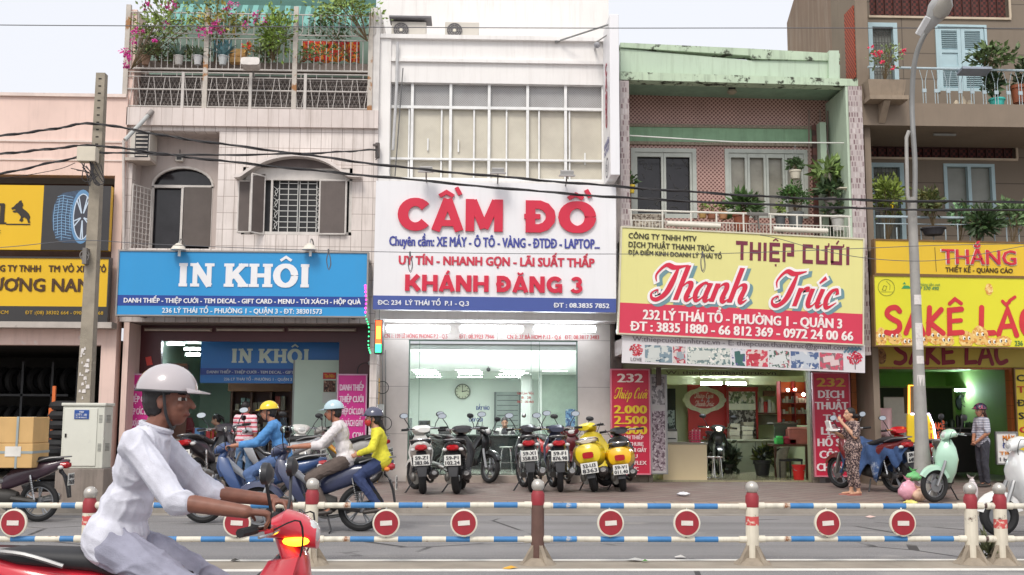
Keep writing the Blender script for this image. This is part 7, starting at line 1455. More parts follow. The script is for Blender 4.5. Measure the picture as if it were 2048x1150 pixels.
J = pose_stand(1.66); J.update(elL=V3((.02, .24, 1.10)), wrL=V3((.17, .10, .93)), elR=V3((.03, -.23, 1.08)), wrR=V3((.19, -.02, .93)))
helm_f = PRINT('floral_helmet', [(40, 36, 60), (190, 90, 110), (60, 50, 90)], 22, .25, (.46, .5, .5))
person('person in a striped tee and floral helmet standing behind the mint scooter', feet(1969, 974), R(186), J, skin=(176, 124, 98), shirtmat=STRIPES('grey_stripe_tee', (206, 206, 212), (92, 94, 120), .034, .55, wob=.25), trousers=(58, 58, 66), sleeve=.42, hair=(70, 46, 38), hairstyle='lowtail', helmat=helm_f, yaw=R(4), hem=.02, curl=(.5, .5))
J = pose_stand(1.66); J.update(elL=V3((.05, .23, 1.08)), wrL=V3((.2, .17, .93)))
person('man with his back to the street in a pink and white striped polo', feet(486, 974), R(80), J, skin=(166, 118, 92), shirtmat=STRIPES('pink_stripe_polo', (226, 206, 212), (206, 84, 100), .085, .62), trousers=(96, 128, 166), sleeve=.5, hem=.04, collar=(206, 84, 100), girth=1.1, yaw=R(-10))
def seated(sz=.47, dx=0): return {k: V3(v) for k, v in dict(pelvis=(0, 0, sz+.1), chest=(.06, 0, sz+.40), neck=(.11, 0, sz+.56), head=(.17, 0, sz+.68), shL=(.08, .17, sz+.50), shR=(.08, -.17, sz+.50), elL=(.22, .24, sz+.30), elR=(.22, -.24, sz+.30), wrL=(.42, .14, sz+.28), wrR=(.42, -.14, sz+.28), hipL=(.02, .09, sz+.06), hipR=(.02, -.09, sz+.06), knL=(.42, .12, sz+.05), knR=(.42, -.12, sz+.05), anL=(.42, .12, .09), anR=(.42, -.12, .09), toL=(.58, .13, .03), toR=(.58, -.13, .03)).items()}
Yw = 24.6; person('woman in an olive yellow top leaning over the red cluttered desk', (P(445, 900, Yw).x, Yw, SW_Z+.02), R(178), seated(.60), skin=(196, 156, 130), shirt=(160, 138, 40), sleeve=.4, trousers=(60, 56, 60), hairstyle='ponytail', fem=True, pitch=.35)
Yw = 26.75; person('person in a black and white tee bent over the pawn shop counter', (P(1009, 900, Yw).x, Yw, .27), R(-92), seated(.42), skin=(170, 126, 100), shirtmat=STRIPES('bold_stripe_tee', (56, 56, 60), (196, 196, 192), .16, .7, 'X'), sleeve=.4, trousers=(50, 50, 56), pitch=.45)
# ---------- riders
gr_h = (V3((.5, 0, -.2)), V3((.1, 0, 1)))
gripL, gripR = ((V3((.85, -.5, -.1)), V3((.0, .1, 1))), (V3((.85, .5, -.1)), V3((0, -.1, 1))))
person('rider in a white shirt and pale helmet driving the dark navy motorbike', (RX, 14.6, 0), math.pi, pose_ride(.86, .86, 1.08, lean=.04), skin=(168, 112, 88), shirt=(214, 208, 208), sleeve=.62, trousers=(96, 84, 78), helmet=(176, 200, 208), hairstyle='short', group='riders on the road', hands=(gripL, gripR), curl=(1.0, 1.0), hem=.02, pitch=.08, girth=1.06)
Jc = pose_ride(.88, .30, 1.0, foot=(.20, .20, .34), knee=(.50, .20, .74), dx=-.47); Jc.update(wrL=V3((.02, .20, 1.05)), wrR=V3((.02, -.20, 1.05)), elL=V3((-.16, .27, 1.12)), elR=V3((-.16, -.27, 1.12)))
for k in ('chest', 'neck', 'head', 'shL', 'shR'): Jc[k] = Jc[k]-V3((0, 0, .06))
person('passenger in a bright yellow jacket and red face mask behind the white shirted rider', (RX, 14.6, 0), math.pi, Jc, skin=(190, 140, 116), shirt=(214, 206, 62), sleeve=1., trousers=(48, 60, 96), helmet=(70, 72, 92), hairstyle='lowtail', mask=(190, 60, 56), group='riders on the road', hem=.04, fem=True, scale=.97)
person('rider in a blue shirt and yellow helmet on the blue motorbike', (AX, 15.7, 0), math.pi, pose_ride(.86, .86, 1.06, lean=.06), skin=(176, 122, 98), shirt=(84, 140, 196), sleeve=.8, trousers=(84, 108, 150), helmet=(236, 200, 24), hairstyle='short', group='riders on the road', hands=(gripL, gripR), curl=(1.0, 1.0), hem=.02, pitch=.08)
person('white shirted rider in a pale cap on the red motorbike in the near lane', (FX-.25, 5.0, 0), 0., pose_ride(.87, .84, 1.07, lean=.05), skin=(126, 82, 66), shirt=(206, 206, 216), sleeve=.55, trousers=(150, 150, 166), helmet=(178, 170, 172), hairstyle='short', group='riders on the road', hands=(gripL, gripR), curl=(1.0, 1.0), hem=.03, voxel=.0065, pitch=.05, collar=(196, 196, 206))
# ============================================================ plants
rl = random.Random(21)
def leaf_mb(mb, c, rad, n, size, clumps=6, up=.2, long=1.6, rs=None):
 """n leaf blades gathered in clumps through an ellipsoid volume"""
 q = rs or rl; cs = []
 for _ in range(clumps):
  d = Vector((q.gauss(0, 1), q.gauss(0, 1), q.gauss(0, 1))).normalized()*(q.random()**.45); cs.append(Vector((d.x*rad[0], d.y*rad[1], d.z*rad[2]))*.85)
 for i in range(n):
  k = cs[i % clumps]; o = k+Vector((q.gauss(0, .22)*rad[0], q.gauss(0, .22)*rad[1], q.gauss(0, .22)*rad[2])); p = Vector(c)+o
  d = (o.normalized()*.8+Vector((q.gauss(0, .6), q.gauss(0, .6), q.gauss(0, .5)+up))).normalized(); s_ = d.cross(Vector((q.gauss(0, 1), q.gauss(0, 1), q.gauss(0, 1)))).normalized(); l = size*q.uniform(.6, 1.3)*long; w_ = l/long*.42; nn = d.cross(s_)*w_*.35
  mb.add([p, p+d*l*.45+s_*w_+nn, p+d*l, p+d*l*.45-s_*w_+nn], [(0, 1, 2), (0, 2, 3)])
 return cs
def plant(name, label, px, py, Y, rx, ry, n, size, col, cat='plant', col2=None, flowers=None, pot=None, clumps=8, group=None, stem=True, base=None, up=.25, long=1.6, rd=None):
 """rx, ry: half size of the crown in photo pixels; pot = (px, top y, bottom y, half width px, colour)"""
 k = S(Y); c = P(px, py, Y); bz = P(px, pot[1] if pot else py+ry, Y); bs = Vector((P(pot[0] if pot else px, py, Y).x, Y, bz.z)) if base is None else P(base[0], base[1], Y)
 t = thing(name, label, cat, bs, group=group); rad = (rx*k, (rd or rx*.8)*k, ry*k)
 mb = MB(); leaf_mb(mb, c, rad, int(n*.62), size, clumps, up, long); mb.build('foliage', LEAF(col), t)
 mb = MB(); cs = leaf_mb(mb, c, (rad[0]*.95, rad[1], rad[2]*.95), int(n*.38), size, clumps, up, long); mb.build('foliage', LEAF(col2 or tuple(min(255, int(v*1.25)) for v in col)), t)
 if stem:
  mb = MB()
  for d in cs: mb.tube(spl([bs+Vector((0, 0, -.03)), bs+(c+d-bs)*.5+Vector((rl.gauss(0, .03), rl.gauss(0, .03), .02)), c+d], 4), [.010]*9 if False else .007, 5)
  mb.build('stem', M('stem_brown', (104, 88, 62), .9), t)
 if flowers:
  mb = MB()
  for fx, fy, fr, fn in flowers[1]: leaf_mb(mb, P(fx, fy, Y-rad[1]*.6), (fr*k, fr*k*.7, fr*k), fn, .05, 4, 0, 1.1)
  mb.build('blossom', M('petal_%d_%d_%d' % flowers[0], flowers[0], .6, 0, .2, 12), t)
 if pot:
  zt_, zb_ = P(pot[0], pot[1], Y).z, P(pot[0], pot[2], Y).z; w_ = pot[3]*k
  MB().lathe((bs.x, Y, 0), [(w_*.72, zb_), (w_*.95, zt_-(zt_-zb_)*.2), (w_*1.06, zt_-(zt_-zb_)*.18), (w_*1.06, zt_), (w_*.9, zt_), (w_*.88, zt_-.02)], 18).build('pot', M('pot_%d_%d_%d' % pot[4], pot[4], .6, 0, .12, 6, spots=.25), t, True)
 return t
G1, G2, G3, G4 = (92, 124, 52), (64, 96, 44), (132, 158, 66), (48, 74, 42)
# roof garden of the tiled house
plant('bougainvillea', 'bougainvillea with magenta bracts spilling over the left end of the roof garden railing', 330, 42, 22.55, 75, 42, 520, .075, G3, flowers=((206, 60, 150), ((292, 13, 9, 40), (343, 12, 12, 50), (277, 62, 10, 46), (312, 77, 6, 24), (251, 100, 8, 40), (259, 112, 9, 40), (252, 131, 7, 30), (266, 80, 6, 20), (330, 48, 7, 20))), base=(262, 135), clumps=12)
plant('bougainvillea', 'bougainvillea with magenta bracts and yellowing leaves behind the roof garden middle bay', 445, 40, 22.9, 70, 42, 520, .075, (142, 158, 70), col2=(196, 176, 70), flowers=((206, 66, 150), ((402, 65, 10, 50), (425, 54, 11, 60), (440, 58, 9, 40), (432, 44, 8, 30), (510, 35, 11, 50), (532, 44, 11, 50), (490, 50, 6, 20), (455, 22, 9, 30), (470, 8, 12, 40))), base=(430, 125), clumps=12)
plant('climbing_shrub', 'bright green climbing shrub in front of the roof garden parapet, centre', 552, 66, 22.62, 42, 50, 620, .07, (126, 156, 52), base=(545, 122), clumps=14, group='green climbers of the roof garden')
plant('climbing_shrub', 'leafy creeper trailing over the awning and off the right end of the roof garden', 690, 18, 22.6, 78, 26, 620, .07, (128, 156, 66), base=(735, 80), clumps=16, group='green climbers of the roof garden')
plant('climbing_shrub', 'thin green creeper below the red patterned laundry', 640, 108, 22.7, 62, 14, 240, .055, G1, base=(600, 122), clumps=9, group='green climbers of the roof garden')
plant('climbing_shrub', 'thin creeper twining along the right bay under the awning', 665, 60, 22.9, 60, 22, 260, .055, G2, base=(700, 122), clumps=9, group='green climbers of the roof garden')
def spiky(label, px, py, Y, r, n, col, pot):
 k = S(Y); b = P(px, py, Y); t = thing('agave', label, 'plant', b, group='spiky pot plants of the roof garden'); mb = MB()
 for i in range(n):
  a = rl.uniform(0, 6.28); e = rl.uniform(.35, 1.3); d = Vector((math.cos(a)*math.cos(e), math.sin(a)*math.cos(e), math.sin(e))); s_ = d.cross(Vector((0, 0, 1))).normalized(); L = r*k*rl.uniform(.7, 1.1); m_ = b+d*L*.55; e_ = b+d*L-Vector((0, 0, L*.15))
  mb.add([b-s_*.02, b+s_*.02, m_+s_*.028, e_, m_-s_*.028], [(0, 1, 2, 4), (4, 2, 3)])
 mb.build('blades', LEAF(col), t); MB().lathe(b, [(.07, -.2), (.10, -.02), (.11, -.02), (.11, .0)], 14).build('pot', M('pot_%d_%d_%d' % pot, pot, .7, 0, .1), t, True)
for a in (('grey green agave behind the left bay, nearest the corner pier', 292, 112, 22.75, 36, 26, (120, 158, 130), (150, 120, 100)), ('agave with long pale blades at the middle of the left bay', 358, 112, 22.75, 46, 34, (118, 156, 140), (190, 186, 180)), ('blue green agave in front of the blue cloth', 446, 112, 22.75, 42, 26, (104, 158, 168), (186, 190, 190)), ('small agave beside the first railing post', 396, 112, 22.75, 28, 20, (110, 140, 110), (196, 196, 196))): spiky(*a)
plant('flowering_plant', 'red and orange blossom standing over the wooden crate in the roof garden', 494, 98, 22.65, 12, 12, 60, .05, (206, 150, 60), flowers=((214, 50, 36), ((494, 90, 7, 30),)), base=(494, 122), clumps=4)
for i, (px, rx, n, lab) in enumerate(((318, 46, 420, 'behind the first bay'), (392, 26, 240, 'beside the first post'), (530, 28, 240, 'under the bright climber'))): plant('low_shrub', 'low olive green foliage along the roof garden parapet, '+lab, px, 108, 22.85, rx, 15, n, .06, (100, 118, 66), base=(px, 122), clumps=14, group='low shrubs of the roof garden')
def cloth(label, x0, y0, x1, y1, Y, mat, cat='laundry', waves=5, amp=.05, name='hanging_cloth', group=None):
 X0, X1, Z0, Z1 = rc(x0, y0, x1, y1, Y); n = 26; mb = MB(); pts = []
 for j in range(7):
  for i in range(n): u = i/(n-1); v = j/6; pts.append((X0+(X1-X0)*u, Y+amp*math.sin(u*waves*6.28+v*.6)*(.4+v), Z1+(Z0-Z1)*v+.02*math.sin(u*11)*(v > .9)))
 mb.add(pts, [(j*n+i, j*n+i+1, (j+1)*n+i+1, (j+1)*n+i) for j in range(6) for i in range(n-1)])
 o = mb.build(name, mat, smooth=True, angle=180); s_ = o.modifiers.new('thickness', 'SOLIDIFY'); s_.thickness = .006; return tag(o, label, cat, group)
cloth('red and orange patterned sheet drying behind the right bay of the roof garden', 603, 83, 719, 124, 23.1, PRINT('batik', [(214, 60, 50), (236, 150, 60), (196, 40, 80), (238, 190, 110)], 9))
cloth('pale blue cloth drying behind the middle bay of the roof garden', 427, 80, 463, 122, 23.2, CLOTH((120, 176, 190)), waves=3)
cloth('white cloth drying behind the left bay of the roof garden', 284, 46, 318, 80, 23.2, CLOTH((214, 214, 218)), waves=3)
X0, X1, Z0, Z1 = rc(459, 97, 491, 124, 22.9); t = thing('crate', 'light wooden crate on the roof garden parapet', 'crate', (X0, 22.9, Z0)); MB().box(X0, X1, 22.9, 23.1, Z0, Z1).build('box', M('light_wood', (206, 164, 104), .8, 0, .1, 6), t, bevel=.01); MB().box(X0-.01, X1+.01, 22.885, 22.9, (Z0+Z1)/2-.02, (Z0+Z1)/2+.02).build('batten', M('light_wood2', (190, 146, 90), .8), t)
# balcony of the green house
YH = 22.9
for lab, px, yt, y0, y1, rx, ry, n, hw in (('hanging pale bowl with a small bonsai before the casement window', 1590, 290, 341, 358, 15, 11, 110, 12), ('hanging white pot with broad striped leaves at the brown lattice panel', 1655, 290, 348, 364, 27, 20, 120, 8)):
 t = plant('hanging_plant', lab, px, y0-ry-2 if hw > 9 else 338, YH, rx, ry, n, .08 if hw > 9 else .13, G2 if hw > 9 else (120, 150, 70), pot=(px, y0, y1, hw, (206, 198, 180)), group='hanging pots on the green balcony', long=1.6 if hw > 9 else 2.4)
 mb = MB(); b = P(px, y0, YH)
 for dx in (-hw, hw): mb.cyl(P(px+dx, y0, YH), P(px, yt, YH), .004, 4)
 mb.build('hanger', STEEL(), t)
plant('shrub', 'dense dark green clipped shrub in a jar on the green balcony rail', 1588, 392, 22.75, 34, 24, 720, .05, (66, 108, 40), pot=(1590, 425, 462, 16, (92, 96, 96)), clumps=16)
plant('potted_plant', 'palm leaved plant in a big terracotta pot behind the balcony rail', 1488, 410, 22.75, 28, 16, 170, .10, (70, 104, 44), pot=(1482, 427, 462, 17, (146, 84, 62)), clumps=9, group='pots on the green balcony', long=2.8)
for lab, px, y0, y1, hw, col, n in (('small tan pot with a sprig, left in the pot row', 1405, 424, 436, 9, (176, 140, 84), 20), ('round brown pot second in the pot row', 1424, 424, 438, 11, (150, 98, 74), 14), ('yellow flowered tan pot in the pot row', 1446, 424, 438, 10, (176, 128, 90), 40), ('small grey pot beside the terracotta one', 1512, 424, 440, 7, (160, 156, 150), 16), ('tall dark jar with wispy leaves near the right end of the balcony', 1560, 428, 464, 11, (84, 88, 90), 60)):
 plant('potted_plant', lab, px, y0-10, 22.8, 9, 8, n, .06, G3, pot=(px, y0, y1, hw, col), clumps=4, group='pots on the green balcony')
plant('potted_plant', 'sprawling plant on stacked dark pots at the right end of the green balcony', 1664, 378, 22.8, 24, 11, 110, .11, (64, 92, 50), pot=(1662, 396, 428, 14, (120, 112, 108)), clumps=8, group='pots on the green balcony', long=2.2)
plant('potted_plant', 'ferny plant over white drums at the foot of the right mosaic pier', 1672, 420, 22.75, 20, 10, 110, .1, (74, 104, 60), pot=(1676, 432, 462, 15, (190, 188, 184)), clumps=6, group='pots on the green balcony')
plant('potted_plant', 'yellow pot with a small plant fixed by the left mosaic pier', 1264, 358, YH-.3, 9, 9, 40, .07, G2, pot=(1263, 370, 386, 7, (220, 190, 60)), clumps=4, group='pots on the green balcony')
for a, b, lab in (((1334, 447), (1441, 452), 'white tube lamp housing on the balcony rail above the wedding sign, left'), ((1547, 458), (1655, 462), 'white tube lamp housing on the balcony rail above the wedding sign, right')):
 p, q = P(*a, 22.2), P(*b, 22.2); t = thing('tube_fitting', lab, 'lamp', p, group='tube housings over the wedding sign'); MB().cyl(p, q, .055, 14).build('housing', M('housing_white', (216, 210, 198), .45, 0, .05, 4, spots=.2), t, True)
 mb = MB();
 for f in (.2, .8): c = p+(q-p)*f; mb.cyl(c, c+Vector((0, .2, -.05)), .014, 6)
 mb.build('bracket', STEEL(), t)
p = P(1515, 428, 22.2); t = thing('floodlight', 'grey floodlight standing on the green balcony rail', 'floodlight', p); MB().obox(p, (.20, 0, .0), (0, .12, .03), (0, -.01, .03)).build('housing', M('flood_dark', (128, 126, 122), .5, .2), t, bevel=.01); MB().cyl(p, p+Vector((.05, .1, -.3)), .016, 6).build('arm', STEEL(), t)
p = P(1464, 187, 22.8); t = thing('ceiling_lamp', 'small round ceiling lamp under the green canopy', 'lamp', p); MB().lathe(p, [(.10, .07), (.11, .03), (.08, .0), (.04, -.02)], 18).build('shade', PLAST((150, 140, 120)), t, True); MB().lathe(p, [(.08, .075), (.08, .13)], 14).build('base', dkp, t)
p = P(1688, 377, 22.45); t = thing('wall_bracket', 'white shelf bracket sticking out of the right mosaic pier', 'bracket', p); MB().box(p.x-.12, P(1701, 377, 22.45).x, 22.4, 22.55, p.z, p.z+.02).build('shelf', PLAST((206, 198, 180)), t); MB().cyl((p.x, 22.47, p.z), (P(1701, 0, 22.45).x, 22.47, p.z-.2), .012, 6).build('strut', PLAST((206, 198, 180)), t)
# balconies of the brown house
YP = 22.05
plant('desert_rose', 'sparse desert rose with pink blossoms in the concrete planter', 1772, 112, YP, 36, 30, 150, .055, (120, 140, 80), flowers=((226, 70, 100), ((1752, 107, 5, 24), (1762, 108, 6, 26), (1766, 127, 5, 22), (1803, 103, 6, 26), (1786, 135, 4, 18), (1741, 95, 4, 10))), base=(1770, 160), clumps=16)
plant('potted_plant', 'broad leafy bush standing on the grey shelf of the upper brown balcony', 1985, 112, 22.5, 54, 20, 260, .10, (82, 106, 50), base=(1968, 142), clumps=14, group='plants of the upper brown balcony')
plant('potted_plant', 'plant with drooping leaves in a turquoise pot on the upper brown balcony', 1984, 168, 22.7, 20, 22, 170, .11, (66, 92, 52), pot=(1992, 198, 217, 16, (70, 190, 180)), clumps=8, group='plants of the upper brown balcony')
plant('potted_plant', 'dark foliage cut by the right frame edge on the upper brown balcony', 2048, 150, 22.7, 24, 40, 220, .10, (76, 96, 54), pot=(2034, 172, 206, 15, (150, 84, 56)), clumps=9, group='plants of the upper brown balcony')
X0, X1, Z0, Z1 = rc(1921, 135, 1980, 150, 22.3); t = tag(MB().obox(((X0+X1)/2, 22.35, Z0+.1), ((X1-X0)/2, 0, .0), (0, .16, -.03), (0, .01, .03)).build('plant_shelf', M('shelf_grey', (140, 148, 160), .6), bevel=.005), 'grey blue shelf clamped to the upper balcony rail', 'shelf')
for px, w_, h, lab in ((1913, 8, 16, 'left'), (1927, 7, 24, 'middle'), (1940, 9, 17, 'right')):
 p = P(px, 213, 22.7); tag(MB().lathe((p.x, p.y, zts), [(w_*S(22.7), 0), (w_*S(22.7)*.8, h*S(22.7)*.6), (.02, h*S(22.7))], 10).build('clay_jar', M('clay_pale', (186, 172, 150), .8, 0, .1), smooth=True), 'pale clay jar on the upper brown balcony floor, %s of three' % lab, 'jar', 'clay jars on the balcony floor')
plant('shrub', 'yellow green shrub before the balcony door of the brown house', 1775, 385, 22.9, 34, 40, 480, .085, (130, 152, 52), base=(1775, 486), clumps=14, group='shrubs on the lower brown balcony', flowers=((232, 200, 40), ((1786, 409, 4, 14),)))
plant('shrub', 'reddish leaved bush in a dark bowl right of the lamp post', 1856, 402, 22.3, 30, 30, 430, .085, (120, 120, 56), col2=(92, 112, 48), pot=(1864, 456, 470, 24, (58, 58, 62)), clumps=12, group='shrubs on the lower brown balcony')
plant('shrub', 'dark fingered shrub hanging over the lower brown balcony rail', 1965, 440, 22.2, 32, 26, 300, .10, (58, 88, 40), base=(1955, 486), clumps=12, group='shrubs on the lower brown balcony', long=2.4)
plant('shrub', 'pale small leaved shrub below the blue framed window', 1915, 432, 22.6, 20, 26, 220, .07, (100, 140, 92), base=(1920, 486), clumps=9, group='shrubs on the lower brown balcony')
plant('shrub', 'light green shrub at the right frame edge over the orange sign', 2030, 425, 22.4, 34, 28, 420, .09, (106, 140, 80), base=(2025, 486), clumps=12, group='shrubs on the lower brown balcony')
plant('grass_tuft', 'tuft of dry weeds at the foot of the paired posts', 1980, 1108, 11.5, 14, 9, 70, .07, (106, 112, 76), cat='weeds', stem=False, clumps=6, long=3.)

# ============================================================ air conditioners, pipes, meters
acw = M('ac_white', (200, 194, 184), .5, 0, .04, 3, spots=.1)
def aircon(label, x0, y0, x1, y1, Y, fan=True, cover=False):
 X0, X1, Z0, Z1 = rc(x0, y0, x1, y1, Y); t = thing('air_conditioner', label, 'air conditioner', (X0, Y, Z0), group='outdoor air conditioner units'); MB().box(X0, X1, Y, Y+.35, Z0, Z1).build('case', acw, t, bevel=.015); r = (Z1-Z0)*.42; c = (X0+r*1.25, Y-.012, (Z0+Z1)/2)
 MB().lathe(c, [(r, .0), (r, -.006), (.01, -.008)], 28, 'y').build('fan_recess', M('fan_dark', (84, 82, 84), .6), t)
 mb = MB()
 for k in range(4): mb.torus((c[0], Y-.022, c[2]), r*(.3+.23*k), .006, 24, 4)
 for k in range(8): a = k*.785; mb.cyl((c[0], Y-.022, c[2]), (c[0]+r*math.cos(a), Y-.022, c[2]+r*math.sin(a)), .005, 4)
 mb.build('fan_guard', PLAST((150, 146, 142)), t); MB().lathe((c[0], Y-.03, c[2]), [(r*.22, .01), (r*.2, -.004)], 14, 'y').build('hub', PLAST((222, 216, 200)), t)
 if cover: MB().box(X0-.05, X1+.12, Y-.12, Y+.4, Z1+.05, Z1+.09).build('rain_cover', M('cover_grey', (110, 108, 112), .6), t)
 return t
aircon('air conditioner with a grey cover on the white ledge, left', 783, 43, 852, 78, 23.2, cover=True); aircon('air conditioner without cover on the white ledge, right', 890, 44, 958, 79, 23.2)
X0, X1, Z0, Z1 = rc(273, 263, 302, 320, YB-.02); t = thing('air_conditioner', 'old air conditioner end-on in the recess of the tiled house', 'air conditioner', (X0, YB, Z0), group='outdoor air conditioner units')
Xl = P(262, 300, YB).x
MB().box(Xl, X1-.02, YB-.05, YB+.5, Z0+.02, Z1).build('case', acw, t, bevel=.01); mb = MB()
for i in range(6): z = Z0+.08+i*(Z1-Z0-.1)/6; mb.box(X0+.0, X1-.06, YB-.075, YB-.052, z, z+.03)
mb.build('louvre', PLAST((196, 188, 178)), t); MB().box(X0-.02, X1-.04, YB-.058, YB-.0505, Z0+.05, Z1-.03).build('grille_recess', dkp, t); MB().box(Xl-.05, X1+.05, YB-.2, YB+.3, Z0-.05, Z0+.015).build('bracket', M('beam_dirty', (180, 168, 158), .8, spots=.3), t)
t = thing('drain_pipe', 'short grey drain pipe slanting from the balcony of the tiled house', 'pipe', P(303, 224, YB-.1)); a, b = P(303, 224, YB-.1), P(250, 280, YB-.5); MB().cyl(b, a, .045, 12).build('pipe', PLAST((176, 178, 176)), t, True); MB().cyl(a-(a-b).normalized()*.12, a+(a-b).normalized()*.03, .056, 12).build('collar', PLAST((140, 134, 130)), t, True)
t = thing('drain_pipe', 'white drain pipe running down the left corner of the tiled house', 'pipe', P(246, 500, YB-.1)); MB().cyl(P(247, 280, YB-.12), P(247, 500, YB-.12), .03, 8).build('pipe', PLAST((200, 192, 186)), t, True)
t = thing('lantern', 'small grey wall lantern over the arched balcony door', 'lamp', P(358, 318, YB+.5)); X0, X1, Z0, Z1 = rc(352, 308, 367, 323, YB+.55); MB().box(X0, X1, YB+.5, YB+.61, Z0, Z1).build('case', PLAST((196, 190, 180)), t, bevel=.01); MB().box(X0+.03, X1-.03, YB+.492, YB+.499, Z0+.03, Z1-.03).build('pane', dkp, t); MB().cyl(((X0+X1)/2, YB+.55, Z1), ((X0+X1)/2, YB+.55, Z1+.1), .01, 5).build('finial', dkp, t)
t = thing('drain_pipe', 'grey upright pipe at the left of the pawn shop windows', 'pipe', P(793, 300, YC-.1)); MB().tube([P(795, 84, YC-.1), P(793, 180, YC-.1), P(786, 300, YC-.08)], .032, 8).build('pipe', PLAST((190, 190, 190)), t, True)
t = thing('rod', 'thin dark rod leaning on the left of the pawn shop windows', 'rod', P(795, 350, YC-.15)); MB().cyl(P(806, 136, YC-.12), P(790, 352, YC-.15), .013, 6).build('shaft', M('rod_dark', (96, 96, 96), .5), t)
t = thing('cable_bracket', 'dark insulator bracket on the corner between the tiled and white houses', 'bracket', P(754, 300, 22.5)); mb = MB(); mb.cyl(P(755, 286, 22.7), P(755, 316, 22.7), .05, 8); mb.cyl(P(748, 290, 22.5), P(757, 292, 22.8), .03, 8); mb.build('insulator', M('insulator', (96, 88, 84), .5), t)
mb = MB(); mb.cyl(P(738, 299, 22.4), P(752, 300, 22.6), .02, 6); mb.tube(spl([P(752, 300, 22.6), P(757, 312, 22.5), P(751, 320, 22.5)], 4), .01, 5); mb.build('clamp', dkp, t)
YM = GY-.15; yp = M('pipe_yellow', (222, 172, 40), .5, 0, .08, 5, spots=.15)
t = thing('service_pipe', 'yellow service pipe with blue lettering beside the pawn shop pier', 'pipe', P(753, 960, YM)); X = P(753, 850, YM).x; MB().cyl((X, YM, SW_Z), (X, YM, P(753, 757, YM).z), .05, 12).build('pipe', yp, t, True)
MB().cyl((X, YM, P(753, 936, YM).z), (X, YM, P(753, 906, YM).z), .0515, 12).build('blue_wrap', M('wrap_blue', (90, 130, 200), .5), t, True); MB().cyl((X, YM, P(753, 890, YM).z), (X, YM, P(753, 862, YM).z), .0515, 12).build('violet_wrap', M('wrap_violet', (120, 110, 190), .5), t, True)
mb = MB()
for i, y in enumerate((869, 877, 885)): text_mb(mb, 'ZZ'[i % 2], X-.025, X+.025, P(753, y, YM).z, .055, YM-.054, .05)
mb.build('lettering', INK((236, 230, 210)), t)
t = thing('cable_bundle', 'tangle of black cables hanging beside the yellow pipe', 'cables', P(744, 960, YM)); mb = MB()
for i in range(7):
 x = 741+i*1.6+rl.uniform(-1, 1); mb.tube(spl([P(x+rl.uniform(-6, 8), 690+rl.uniform(0, 40), YM-.02), P(x+rl.uniform(-3, 6), 760, YM-.03), P(x+rl.uniform(-3, 3), 850, YM-.02), P(x, 960, YM-.01)], 5), rl.uniform(.008, .016), 5)
for cx_, cy_, r in ((731, 742, 16), (770, 847, 13), (765, 775, 12)): mb.torus(P(cx_, cy_, YM-.05), r*S(YM), .009, 22, 5)
mb.build('cable', cab, t); MB().ball(P(742, 726, YM-.04), .07, 8, (1, .6, .8)).build('junction', PLAST((150, 150, 150)), t)
for i, x in enumerate((765, 771)): tt = thing('conduit', 'thin grey conduit down the pawn shop pier, %s' % ('nearer the yellow pipe', 'farther from the yellow pipe')[i], 'pipe', P(x, 960, GY-.04), group='grey conduits'); MB().cyl(P(x, 955, GY-.04), P(x, 700, GY-.04), .014, 6).build('pipe', STEEL(), tt)
X0, X1, Z0, Z1 = rc(748, 809, 768, 832, YM-.1); t = thing('meter_box', 'pale grey meter box strapped to the yellow pipe', 'meter box', (X0, YM-.1, Z0)); MB().box(X0, X1, YM-.19, YM-.06, Z0, Z1).build('case', PLAST((206, 210, 206)), t, bevel=.01); MB().box(X1-.04, X1-.02, YM-.196, YM-.19, Z0+.1, Z0+.14).build('lock', dkp, t)

# ============================================================ things on the pavement
def bag(label, px, py, w_, h, col, Y=18.35, group='rubbish bags at the lamp post', cat='rubbish bag', name='rubbish_bag', tie=True):
 k = S(Y); g = P(px, py, Y); z0 = SW_Z if py > 940 else g.z; t = thing(name, label, cat, (g.x, Y, z0), group=group, world=False); q = random.Random(px*7+py); mb = MB(); rings = []; n = 18
 for i in range(8):
  f = i/7; rr = (math.sin(math.pi*min(1, f*.93+.10)))**.6; rings.append([Vector((w_*k*rr*math.cos(a*.349)*(1+q.uniform(-.10, .10)), w_*k*.8*rr*math.sin(a*.349)*(1+q.uniform(-.1, .1)), h*k*2*f+q.uniform(-.012, .012)+.01)) for a in range(n)])
 mb.rings(rings); m_ = M('bag_%d_%d_%d' % col, col, .32, 0, .12, 9, bump=.5, blotch=(tuple(min(255, int(v*1.12)+10) for v in col), 7, .56)); mb.build('bag', m_, t, True, angle=180)
 if tie:
  mb = MB()
  for s_ in (1, -1): mb.add([(0, 0, h*k*1.95), (s_*.03, -.02, h*k*2+.05), (s_*.09, .0, h*k*2+.10), (s_*.05, .03, h*k*2+.03)], [(0, 1, 2, 3)])
  mb.lathe((0, 0, h*k*1.9), [(.05, 0), (.02, .03), (.04, .06)], 10); mb.build('knot', m_, t, True)
 return t
bag('pink plastic rubbish bag, biggest of the heap at the lamp post', 1818, 997, 21, 20, (222, 160, 176))
bag('patterned cream rubbish bag slumped right of the pink one', 1839, 999, 14, 12, (222, 186, 160), Y=18.2)
bag('pale pink bag pressed against the lamp post foot', 1834, 992, 16, 17, (226, 190, 196), Y=18.6)
t = bag('green and white carrier bag on top of the rubbish heap', 1828, 938, 16, 9, (120, 196, 126), Y=18.5); t.location.z = .44
bag('flat yellow bag lying on the kerb below the rubbish heap', 1821, 1004, 14, 4, (228, 214, 120), Y=17.55, tie=False)
bag('crumpled white plastic bag lying alone on the pavement tiles', 1367, 990, 13, 3.5, (232, 232, 238), Y=19.4, group='loose bags on the pavement', tie=False)
